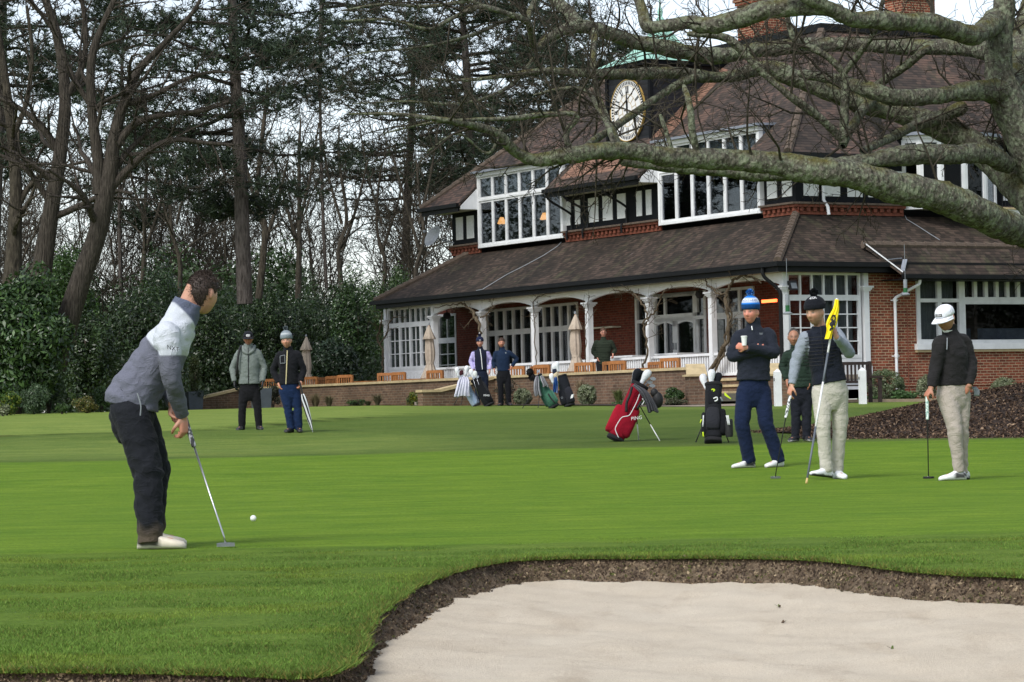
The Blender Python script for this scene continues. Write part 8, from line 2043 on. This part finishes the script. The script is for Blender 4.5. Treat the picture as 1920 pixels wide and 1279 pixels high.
# flagstick with its flag
p0 = G(1512, 907); yt = yw - .26; p1 = W(1569, 560, yt); fs = empty('flagstick', p0, 0, 'white and grey flagstick with a furled yellow flag held by the quilted vest man', 'flagstick')
d = p1 - p0; segs = [(0, .028, S(196, 170, 110)), (.028, .30, S(92, 98, 106)), (.30, .54, S(222, 222, 222)), (.54, .70, S(92, 98, 106)), (.70, 1.0, S(224, 224, 226))]
for a, b, c in segs:
 V, Fc, _ = lathe_dir([(.0105 if a else .013, d.length * a), (.0105 if a else .010, d.length * b)], Vector((0, 0, 0)), d, 12); mesh_obj('pole_section', V, Fc, MT['paint'], fs, smooth=True, cols=np.tile(c, (len(V), 1)), uv=False)
def flag():
 out = [(1571, 560), (1573.5, 566), (1572, 595), (1567, 618), (1561, 632), (1555, 634), (1547, 637), (1549, 626), (1551, 616), (1549, 610), (1553, 596), (1560, 585), (1566, 570)]
 L = [(1566, 561), (1562, 578), (1555, 592), (1549.5, 606), (1550, 618), (1548, 628), (1546, 636)]; Rr = [(1572.5, 562), (1573, 578), (1571, 594), (1568, 610), (1562, 619), (1560.5, 627), (1558.5, 636)]
 L = crom(np.array(L, float), 5); Rr = crom(np.array(Rr, float), 5); nu = 14; V = []
 for i in range(len(L)):
  for j in range(nu):
   t = j / (nu - 1); q = L[i] * (1 - t) + Rr[i] * t; dp = -.075 - .012 * math.sin(t * 9 + i * .12) - .012 * math.cos(t * 17 + i * .3) - .03 * math.sin(math.pi * t); V.append(W(q[0], q[1], yt - (yt - p0.y) * (q[1] - 560) / 347 + .02 + dp) - p0)
 n = len(L); Fc = [(i * nu + j, i * nu + j + 1, (i + 1) * nu + j + 1, (i + 1) * nu + j) for i in range(n - 1) for j in range(nu - 1)]
 f = mesh_obj('flag', V, Fc, simple('yellow_flag', S(236, 214, 20), .8, .06, 6), fs, smooth=True, uv=False); so_ = f.modifiers.new('s', 'SOLIDIFY'); so_.thickness = .003
 # black lion-like crest on the cloth: ragged heraldic strokes
 def on(u, v, off=.006):
  i = min(n - 1.001, max(0, v * (n - 1))); j = min(nu - 1.001, max(0, u * (nu - 1))); i0, j0 = int(i), int(j); p = Vector(V[i0 * nu + j0]).lerp(Vector(V[(i0 + 1) * nu + j0 + 1]), .5 * ((i - i0) + (j - j0))); return p + Vector((0, -off, 0))
 rng = random.Random(3); mb = MB()
 strokes = [((.30, .36), (.5, .33), (.75, .36)), ((.34, .40), (.5, .42), (.62, .40)), ((.5, .36), (.52, .46), (.62, .54), (.66, .62)), ((.72, .36), (.74, .45), (.68, .52)), ((.46, .44), (.44, .50), (.52, .56)), ((.6, .44), (.72, .50), (.82, .48)), ((.62, .56), (.78, .60), (.8, .66)), ((.6, .60), (.56, .66), (.64, .70)), ((.5, .5), (.62, .48), (.6, .56)), ((.3, .33), (.36, .37), (.42, .36))]
 for st_ in strokes:
  P = crom(np.array([(a + rng.uniform(-.02, .02), b) for a, b in st_]), 4); mb.tube([on(a, b) for a, b in P], [.006 + .006 * math.sin(math.pi * i / (len(P) - 1)) for i in range(len(P))], 5)
 mb.build('flag_crest', INK_B, f)
flag()
# ---- bags
def bag(base, top, rad, col, label, group=None, pockets=(), face=(0, -1, 0), legs=None, lc=None, seam_cols=None, name='golf_bag', base_h=.05, base_col=(.02, .02, .022), bulge=1.0, strap=None):
 """base/top: world points of the axis; face: direction the viewer sees"""
 o = Vector(base); ax = Vector(top) - o; L = ax.length; ax.normalize(); f = Vector(face); f = (f - ax * f.dot(ax)).normalized(); s = ax.cross(f).normalized()
 r = empty(name, o, 0, label, 'golf bag', group); n = 28
 def ringed(prof, col_, nm, par, cx=0.0, cf=0.0, sq=.8):
  V = []; C = []
  for t, a, b, dx, dfc in prof:
   for j in range(n):
    an = 2 * math.pi * j / n; ca, sa = math.cos(an), math.sin(an); V.append(ax * (t * L) + s * (a * math.copysign(abs(ca) ** sq, ca) + dx + cx) + f * (b * math.copysign(abs(sa) ** sq, sa) + dfc + cf)); C.append(col_)
  m = len(prof); Fc = [(i * n + j, i * n + (j + 1) % n, (i + 1) * n + (j + 1) % n, (i + 1) * n + j) for i in range(m - 1) for j in range(n)] + [tuple(range(n - 1, -1, -1)), tuple((m - 1) * n + j for j in range(n))]
  V = [v + Vector((mnoise.noise(v * 9), mnoise.noise(v * 9 + Vector((5, 0, 0))), mnoise.noise(v * 9 + Vector((0, 7, 0))))) * .006 for v in V]
  return mesh_obj(nm, V, Fc, MT['cloth'], par, smooth=True, cols=np.array(C), uv=False)
 R0 = rad
 ringed([(.06, R0 * .95, R0 * .95, 0, 0), (.10, R0, R0, 0, 0), (.35, R0 * .98, R0 * .98, 0, 0), (.7, R0 * .93, R0 * .93, 0, 0), (.93, R0 * .96, R0 * .96, 0, 0), (.98, R0 * 1.0, R0 * 1.0, 0, 0)], col, 'bag_body', r)
 ringed([(.0, R0 * 1.0, R0 * 1.0, 0, 0), (.012, R0 * 1.04, R0 * 1.04, 0, 0), (.06, R0 * 1.0, R0 * 1.0, 0, 0)], base_col, 'base', r)
 ringed([(.955, R0 * 1.03, R0 * 1.03, 0, 0), (.97, R0 * 1.06, R0 * 1.06, 0, 0), (1.0, R0 * 1.05, R0 * 1.05, 0, 0), (1.01, R0 * .98, R0 * .98, 0, 0)], (.02, .02, .022), 'top_rim', r)
 for (t0, t1, w, dp, dx, dfc, c, nm) in pockets:
  m = (t0 + t1) / 2
  ringed([(t0, w * .75, dp * .5, dx, dfc), (t0 + (t1 - t0) * .08, w * .95, dp * .92, dx, dfc), (t0 + (t1 - t0) * .35, w, dp, dx, dfc), (t0 + (t1 - t0) * .7, w * .97, dp * .9, dx, dfc), (t0 + (t1 - t0) * .93, w * .85, dp * .55, dx, dfc), (t1, w * .6, dp * .3, dx, dfc)], c, nm, r, sq=.65)
 if legs:
  for lp in legs:
   q = Vector(lp) - o; st_ = ax * L * .80 - f * rad * .9; mb = MB(); m_ = st_.lerp(q, .6); mb.tube([st_, m_], .008, 8); g = mb.build('stand_leg', lc[0], r, True); mb = MB(); mb.tube([m_, q + Vector((0, 0, .01))], .0085, 8); mb.ell(tuple(q + Vector((0, 0, .01))), .014, .014, .01, 8, 6); mb.build('leg_foot', lc[1], g, True)
 return r, (lambda t, x, y: ax * (t * L) + s * x + f * y), (ax, s, f, L)
def club(o, tip, d, face, kind, label, group, cols):
 """club standing in a bag: `tip` where the head is, d direction of the shaft upwards"""
 r = empty('golf_club', tip, 0, label, 'golf club', group); d = Vector(d).normalized(); f = Vector(face); f = (f - d * f.dot(d)).normalized(); s = d.cross(f)
 mb = MB(); mb.tube([-d * .45, Vector((0, 0, 0))], .0055, 6); mb.build('shaft', MT['steel'], r, True)
 V = []; n = 16; C = []
 if kind == 'cover':
  prof = [(-.16, .024), (-.12, .03), (-.08, .036), (-.03, .05), (.02, .060), (.06, .056), (.09, .038), (.10, .015)]
  for i, (t, q) in enumerate(prof):
   for j in range(n):
    a = 2 * math.pi * j / n; V.append(d * t + s * q * math.cos(a) * 1.05 + f * q * math.sin(a) * .8 + s * max(0, t) * .15); C.append(cols[0] if math.sin(a + .5) > -.15 else cols[1])
  m = len(prof); Fc = [(i * n + j, i * n + (j + 1) % n, (i + 1) * n + (j + 1) % n, (i + 1) * n + j) for i in range(m - 1) for j in range(n)] + [tuple(range(n - 1, -1, -1)), tuple((m - 1) * n + j for j in range(n))]
  mesh_obj('headcover', V, Fc, MT['cloth'], r, smooth=True, cols=np.array(C), uv=False)
 else:
  mb = MB(); P = [(-.012, -.01), (.012, -.012), (.05, .0), (.068, .03), (.06, .055), (.02, .05), (-.005, .03)]; mb.slab([s * a + d * b - f * .008 for a, b in P], f * .018); mb.build('head', cols[0], r)
 return r
WHT, BLK, RED, NVY = S(220, 222, 226), S(30, 32, 38), S(150, 34, 40), S(40, 50, 86)
def towel(o, pts, w, col, label, stripe=None, folds=4):
 P = crom(np.array([tuple(p) for p in pts]), 6); o = Vector(o); r = empty('towel', o, 0, label, 'towel'); nu = 18; V = []; C = []
 for i, p in enumerate(P):
  ww = np.interp(i / (len(P) - 1), [0, .2, 1], [w * .45, w * .7, w])
  for j in range(nu):
   t = j / (nu - 1) - .5; V.append(Vector(p) - o + Vector((t * ww, -.022 * math.sin(t * folds * 6.28 + i * .15) - .012 * math.sin(t * 31 + i * .2), .015 * math.cos(t * 9)))); C.append(stripe if stripe is not None and (j in (3, 14)) else col)
 n = len(P); Fc = [(i * nu + j, i * nu + j + 1, (i + 1) * nu + j + 1, (i + 1) * nu + j) for i in range(n - 1) for j in range(nu - 1)]
 t_ = mesh_obj('towel_cloth', V, Fc, MT['cloth'], r, smooth=True, cols=np.array(C), uv=False); m = t_.modifiers.new('s', 'SOLIDIFY'); m.thickness = .006; return r
# red bag on its stand
Y = G(1153, 828).y; k = 7.993 * F / Y
def RZ(x, y, dy=0.0): return W(1120 + x / 7.993, 680 + y / 7.993, Y + dy)
b_ = RZ(262, 1178); b_.z = gzf(b_.x, b_.y) + .02; tp = RZ(640, 330, .12)
REDC = S(136, 20, 38)
rb, rf, (ax, s_, f_, L) = bag(b_, tp, .135, REDC, 'red golf bag on its stand with white piping and dark towel', 'golf bags', face=(-.1, -1, 0), pockets=[(.08, .56, .10, .10, -.115, .02, S(150, 24, 42), 'ball_pocket'), (.10, .62, .115, .085, .075, .06, S(128, 18, 36), 'side_pocket'), (.58, .80, .07, .05, .06, .10, S(124, 18, 34), 'valuables_pocket')],
 legs=[RZ(622, 1195, .45), RZ(950, 1205, -.05)], lc=(MT['blackrub'], MT['whiteplastic']))
def patchline(pxs, r_, mat, par, o, name, dy=-.16):
 mb = MB(); mb.tube(crom(np.array([tuple(RZ(x, y, dy) - o) for x, y in pxs]), 4), r_, 5); return mb.build(name, mat, par, True)
patchline([(634, 470), (590, 590), (515, 735), (470, 795), (380, 815), (330, 870), (272, 980), (285, 1050), (320, 1125)], .007, INK_W, rb, b_, 'piping', -.175)
patchline([(520, 360), (490, 480), (440, 600), (435, 740)], .022, MT['blackrub'], rb, b_, 'shoulder_strap', -.12)
patchline([(660, 585), (600, 690)], .022, INK_B, rb, b_, 'pocket_trim', -.15); patchline([(672, 540), (705, 572), (668, 635)], .008, INK_W, rb, b_, 'pocket_zip', -.175)
c0 = RZ(588, 832, -.185) - b_; lettering('PING', .075, lambda x, y: tuple(c0 + Vector((x, 0, y + .12 * x))), INK_W, rb)
for i, (x, y, kd, c, dy, lab) in enumerate(((580, 175, 'cover', (BLK, WHT), .1, 'black and white headcover leftmost in the red golf bag'), (640, 205, 'cover', (BLK, BLK), .16, 'dark headcover behind the leftmost one in the red golf bag'), (725, 190, 'cover', (WHT, BLK), .1, 'white-topped headcover rightmost in the red golf bag'))):
 club(None, RZ(x, y, dy), tp - b_ + Vector(((x - 640) / 900, 0, 0)), (0, -1, 0), kd, lab, 'clubs in the red bag', c)
for i, (x, y) in enumerate(((800, 240), (790, 345), (750, 290))):
 club(None, RZ(x, y, .05 + .05 * i), tp - b_ + Vector((.25, 0, -.1)), (.3, -1, .2), 'iron', 'iron club head poking out of the red golf bag', 'irons in the red bag', (MT['chrome'],))
towel(tp, [RZ(560, 330, -.10), RZ(690, 430, -.2), RZ(790, 600, -.18), RZ(840, 740, -.14)], .17, S(88, 88, 94), 'dark grey towel slung over the top of the red golf bag')
mt = empty('mitten', RZ(905, 560, -.02), 0, 'black mitten pouch hanging at the right side of the red golf bag', 'mitten'); mb = MB(); mb.ell((0, 0, 0), .085, .07, .125, 18, 12); mb.ell((-.05, 0, .11), .06, .05, .07, 14, 8); o = mb.build('mitten_body', MT['blackrub'], mt, True)
# black bag right of the pier
Y2 = G(1337, 832).y
def KZ(x, y, dy=0.0): return W(1290 + x / 7.993, 680 + y / 7.993, Y2 + dy)
b_ = KZ(378, 1215); b_.z = gzf(b_.x, b_.y) + .015; tp = KZ(378, 330, .30); BK = S(32, 33, 37)
kb_, kf, _ = bag(b_, tp, .128, BK, 'black golf bag with lime details standing left of the blue hat man', 'golf bags', face=(0, -1, .3), pockets=[(.18, .56, .105, .075, -.01, .10, S(42, 43, 48), 'front_pocket'), (.12, .50, .055, .06, -.125, .03, S(28, 29, 33), 'side_pocket'), (.12, .56, .06, .07, .13, .05, S(24, 25, 28), 'side_pocket'), (.62, .90, .09, .03, 0, .10, S(28, 29, 33), 'top_pocket')],
 legs=[KZ(120, 1195, .3), KZ(608, 1195, .3)], lc=(MT['blackrub'], MT['blackrub']))
LIME = simple('lime_trim', S(196, 220, 40), .6, .08)
def kline(pxs, r_, mat, nm, dy=-.16): mb = MB(); mb.tube(crom(np.array([tuple(KZ(x, y, dy) - b_) for x, y in pxs]), 4), r_, 5); mb.build(nm, mat, kb_, True)
kline([(352, 410), (375, 400), (400, 412), (378, 432)], .010, LIME, 'lime_logo', -.06); kline([(232, 790), (222, 960)], .009, INK_W, 'white_stripe', -.16); kline([(205, 850), (182, 905)], .010, LIME, 'lime_trim', -.1); kline([(224, 1040), (232, 1110)], .012, LIME, 'lime_trim', -.14)
for dx in (0, 16, 32): kline([(572 + dx, 790), (600 + dx * .8, 935)], .006, INK_W, 'white_stripe', -.2)
kline([(380, 540), (430, 520), (440, 560), (400, 580)], .010, INK_W, 'glove_patch', -.10); kline([(486, 515), (520, 580)], .012, INK_G, 'towel_clip', -.1)
mb = MB(); mb.slab([KZ(545, 440, -.02) - b_, KZ(650, 540, -.02) - b_, KZ(640, 548, -.02) - b_, KZ(548, 492, -.02) - b_], (0, .02, 0)); mb.build('lime_flap', LIME, kb_)
pc = KZ(615, 980, -.12) - b_; mb = MB(); mb.lathe([(.05, -.13), (.058, -.1), (.058, .1), (.05, .13)], tuple(pc), 14); soft(mb.build('bottle_pouch', MT['blackrub'], kb_))
for (x, y, c, dy, dd, lab) in ((345, 195, (WHT, BLK), .25, 0, 'big white headcover in the middle of the black bag by the blue hat man'), (232, 265, (WHT, RED), .3, -.28, 'white and red headcover leaning left out of the black bag by the pier'), (440, 240, (BLK, S(70, 84, 104)), .32, .12, 'dark blue headcover at the right of the white one in the black bag')):
 club(None, KZ(x, y, dy), tp - b_ + Vector((dd, 0, 0)), (.3, -1, 0), 'cover', lab, 'clubs in the black bag by the pier', c)
# push-style grey putter pole standing behind
# bags by the terrace wall
Y3 = G(915, 762).y
def AZ(x, y, dy=0.0): return W(840 + x / 12.79, 670 + y / 12.79, Y3 + dy)
b_ = AZ(700, 1160, .1); b_.z = gzf(b_.x, b_.y) + .02
wb, wf, _ = bag(b_, AZ(330, 520, .1), .11, S(150, 168, 196), 'pale blue and white golf bag under a white towel by the stair wall', 'golf bags', face=(-.2, -1, 0), pockets=[(.05, .45, .06, .05, -.06, .06, S(176, 190, 210), 'side_pocket')], legs=[AZ(150, 1140, .2), AZ(310, 1150, -.2)], lc=(MT['blackrub'], MT['blackrub']))
towel(AZ(380, 480), [AZ(380, 470, -.13), AZ(370, 620, -.17), AZ(350, 800, -.17), AZ(340, 940, -.14)], .42, S(206, 206, 222), 'white towel hanging over the pale blue golf bag', S(120, 124, 150), 5)
for x, y, kd, c, dd, lab in ((215, 330, 'cover', (WHT, S(60, 64, 84)), -.25, 'white and grey driver head leftmost above the white towel'), (440, 290, 'cover', (WHT, S(50, 56, 90)), .1, 'white driver head with a blue stripe right above the white towel'), (320, 400, 'cover', (S(60, 30, 36), WHT), -.1, 'dark red and white headcover just above the white towel')):
 club(None, AZ(x, y, .05), Vector((dd, 0, 1)), (.2, -1, 0), kd, lab, 'clubs in the pale blue bag', c)
for x, y in ((260, 500), (320, 480), (480, 470)): club(None, AZ(x, y, -.1), Vector((-.3, 0, 1)), (.3, -1, .2), 'iron', 'iron club head above the white towel', 'irons in the pale blue bag', (MT['steel'],))
b_ = AZ(1000, 1150, -.1); b_.z = gzf(b_.x, b_.y) + .02
bb, bf, _ = bag(b_, AZ(660, 520, 0), .14, S(24, 25, 28), 'large black golf bag standing in front of the man in the navy vest', 'golf bags', face=(-.1, -1, 0), pockets=[(.06, .5, .10, .08, .06, .07, S(20, 21, 24), 'side_pocket'), (.3, .8, .05, .05, .12, .03, S(34, 35, 38), 'side_pocket')], legs=[AZ(690, 1150, -.35)], lc=(MT['blackrub'], MT['blackrub']))
c0 = AZ(925, 915, -.30) - b_; lettering('PING', .07, lambda x, y: tuple(c0 + Vector((x, 0, y))), INK_W, bb)
for x, y, c, lab in ((560, 370, (WHT, S(190, 196, 200)), 'white headcover left at the top of the big black bag'), (650, 420, (S(206, 210, 206), WHT), 'pale headcover right at the top of the big black bag')):
 club(None, AZ(x, y, -.05), Vector((-.3, 0, 1)), (.2, -1, 0), 'cover', lab, 'clubs in the big black bag', c)
for x, y in ((600, 520), (690, 500)): club(None, AZ(x, y, -.15), Vector((-.3, 0, 1)), (.3, -1, .2), 'iron', 'iron club head at the top of the big black bag', 'irons in the big black bag', (MT['steel'],))
Y4 = G(1032, 766).y
def BZ(x, y, dy=0.0): return W(970 + x / 12.18, 670 + y / 12.18, Y4 + dy)
b_ = BZ(850, 1155); b_.z = gzf(b_.x, b_.y) + .02; GRN = S(52, 88, 74)
gb, gf, _ = bag(b_, BZ(440, 430, .1), .13, GRN, 'green golf bag on its stand with a grey towel and fluffy black headcover', 'golf bags', face=(-.1, -1, 0), pockets=[(.06, .52, .11, .09, .03, .06, S(58, 98, 80), 'front_pocket'), (.12, .5, .05, .06, -.12, .02, S(40, 70, 58), 'side_pocket'), (.1, .45, .05, .06, .12, .03, S(70, 112, 94), 'side_pocket')], legs=[BZ(120, 1165, -.1), BZ(475, 1155, -.3)], lc=(MT['blackrub'], MT['blackrub']))
mb = MB(); mb.tube(crom(np.array([tuple(BZ(x, y, -.24) - b_) for x, y in ((700, 830), (780, 950), (860, 1040))]), 4), .02, 6); mb.build('black_panel', INK_B, gb, True)
towel(BZ(440, 440), [BZ(455, 430, -.14), BZ(440, 580, -.18), BZ(450, 740, -.18), BZ(480, 880, -.16)], .17, S(118, 118, 124), 'grey towel hanging down the left of the green golf bag', S(170, 170, 176), 3)
towel(BZ(560, 420), [BZ(550, 420, -.12), BZ(590, 520, -.16), BZ(640, 620, -.15), BZ(650, 670, -.14)], .14, S(124, 124, 130), 'second grey towel hanging down the middle of the green golf bag', S(176, 176, 180), 3)
rng = np.random.default_rng(8); hc = empty('golf_club', BZ(290, 370), 0, 'fluffy black animal-like headcover leaning left out of the green bag', 'golf club', 'clubs in the green bag'); q = 900
dd = rng.normal(size=(q, 3)); dd /= np.linalg.norm(dd, axis=1)[:, None]; c = np.where((rng.random(q) < .6)[:, None], np.array([0, 0, .03]), np.array([.05, 0, -.09])) ; e = np.array([.085, .07, .085]); Vp = c + dd * e; sd_ = np.cross(dd, rng.normal(size=(q, 3))); sd_ /= np.linalg.norm(sd_, axis=1)[:, None]
mesh_obj('furry_cover', np.stack([Vp - sd_ * .012 - dd * .03, Vp + sd_ * .012 - dd * .03, Vp + dd * .02], 1).reshape(-1, 3), np.arange(3 * q).reshape(-1, 3), MT['cloth'], hc, cols=np.tile((.014, .014, .015), (3 * q, 1)), uv=False)
mb = MB(); mb.ell((0, 0, .03), .07, .055, .07); mb.ell((.05, 0, -.09), .07, .055, .08); mb.tube([(.05, 0, -.05), (.2, .05, -.45)], .006, 6); mb.build('shaft', INK_B, hc)
club(None, BZ(455, 350, .05), Vector((-.3, 0, 1)), (.2, -1, 0), 'iron', 'steel club head right of the fluffy headcover in the green bag', 'clubs in the green bag', (MT['steel'],))
Y5 = G(1066, 763).y
def CZ(x, y, dy=0.0): return W(970 + x / 12.18, 670 + y / 12.18, Y5 + dy)
b_ = CZ(1200, 1130, 0); b_.z = gzf(b_.x, b_.y) + .02
ob_, of_, _ = bag(b_, CZ(1000, 420, .1), .135, S(32, 34, 40), 'dark navy-black golf bag right of the green one, with a blue towel', 'golf bags', face=(-.1, -1, 0), pockets=[(.06, .56, .09, .10, -.10, .05, S(30, 31, 36), 'side_pocket'), (.06, .58, .10, .10, .07, .08, S(36, 37, 43), 'front_pocket'), (.55, .95, .05, .05, .10, .02, S(26, 27, 30), 'side_pocket')])
c1 = CZ(1020, 925, -.32) - b_; lettering('O', .07, lambda x, y: tuple(c1 + Vector((x, 0, y))), INK_G, ob_, name='round_logo'); mb = MB(); c2 = CZ(1250, 890, -.30) - b_; mb.obox(tuple(c2), (.03, 0, .01), (0, .004, 0), (.012, 0, .045)); mb.build('white_label', INK_W, ob_)
towel(CZ(870, 480), [CZ(880, 450, -.16), CZ(875, 560, -.2), CZ(870, 700, -.2), CZ(865, 810, -.2)], .12, S(30, 70, 130), 'blue towel with pale edges hanging on the navy-black golf bag', S(170, 180, 196), 2)
for x, y, c, lab in ((840, 230, (WHT, S(200, 204, 210)), 'white headcover left at the top of the navy-black bag'), (900, 190, (WHT, WHT), 'white headcover highest in the navy-black bag'), (850, 330, (S(36, 42, 60), WHT), 'navy headcover below the white ones in the navy-black bag'), (880, 420, (S(196, 180, 150), S(180, 160, 130)), 'beige headcover lowest in the navy-black bag'), (780, 460, (WHT, BLK), 'small white and black headcover at the left of the navy-black bag')):
 club(None, CZ(x, y, .0), Vector((-.25, 0, 1)), (.2, -1, 0), 'cover', lab, 'clubs in the navy-black bag', c)
# ------------------------------------------------------------------ light
SUN_EL, SUN_AZ = R(48), R(215)     # azimuth from +Y clockwise
w = bpy.data.worlds.new('World'); SC.world = w; w.use_nodes = True; nt = w.node_tree; nt.nodes.clear()
sky = nd(nt, 'ShaderNodeTexSky', sky_type='NISHITA', sun_disc=False, sun_elevation=SUN_EL, sun_rotation=SUN_AZ, air_density=1.0, dust_density=1.0, ozone_density=1.0)
tc = nt.nodes.new('ShaderNodeTexCoord')
hs = nd(nt, 'ShaderNodeHueSaturation', {'Saturation': .5, 'Value': 1.0, 'Color': sky.outputs[0]})
n1 = noise(nt, mapping(nt, tc.outputs['Generated'], (1, 1, 3.5)), 2.4, 5, .55)
cl = mix(nt, 1.0, hs.outputs[0], ramp(nt, n1, [(.3, (.86, .88, .92)), (.7, (1.08, 1.06, 1.04))]), 'MULTIPLY')
bg = nd(nt, 'ShaderNodeBackground', {'Color': cl, 'Strength': .112}); ou = nt.nodes.new('ShaderNodeOutputWorld'); nt.links.new(bg.outputs[0], ou.inputs[0])
sl = bpy.data.lights.new('sun', 'SUN'); sl.energy = 1.6; sl.angle = R(24); sl.color = (1, .97, .92)
so = bpy.data.objects.new('sun', sl); COL.objects.link(so); so.location = (0, -20, 40)
sd = Vector((math.sin(SUN_AZ) * math.cos(SUN_EL), math.cos(SUN_AZ) * math.cos(SUN_EL), math.sin(SUN_EL)))
so.rotation_euler = sd.to_track_quat('Z', 'Y').to_euler()
SC.view_settings.view_transform = 'Standard'; SC.view_settings.look = 'None'; SC.view_settings.gamma = 1.0; SC.view_settings.exposure = 0.95
SC.cycles.max_bounces = 8; SC.cycles.transparent_max_bounces = 16
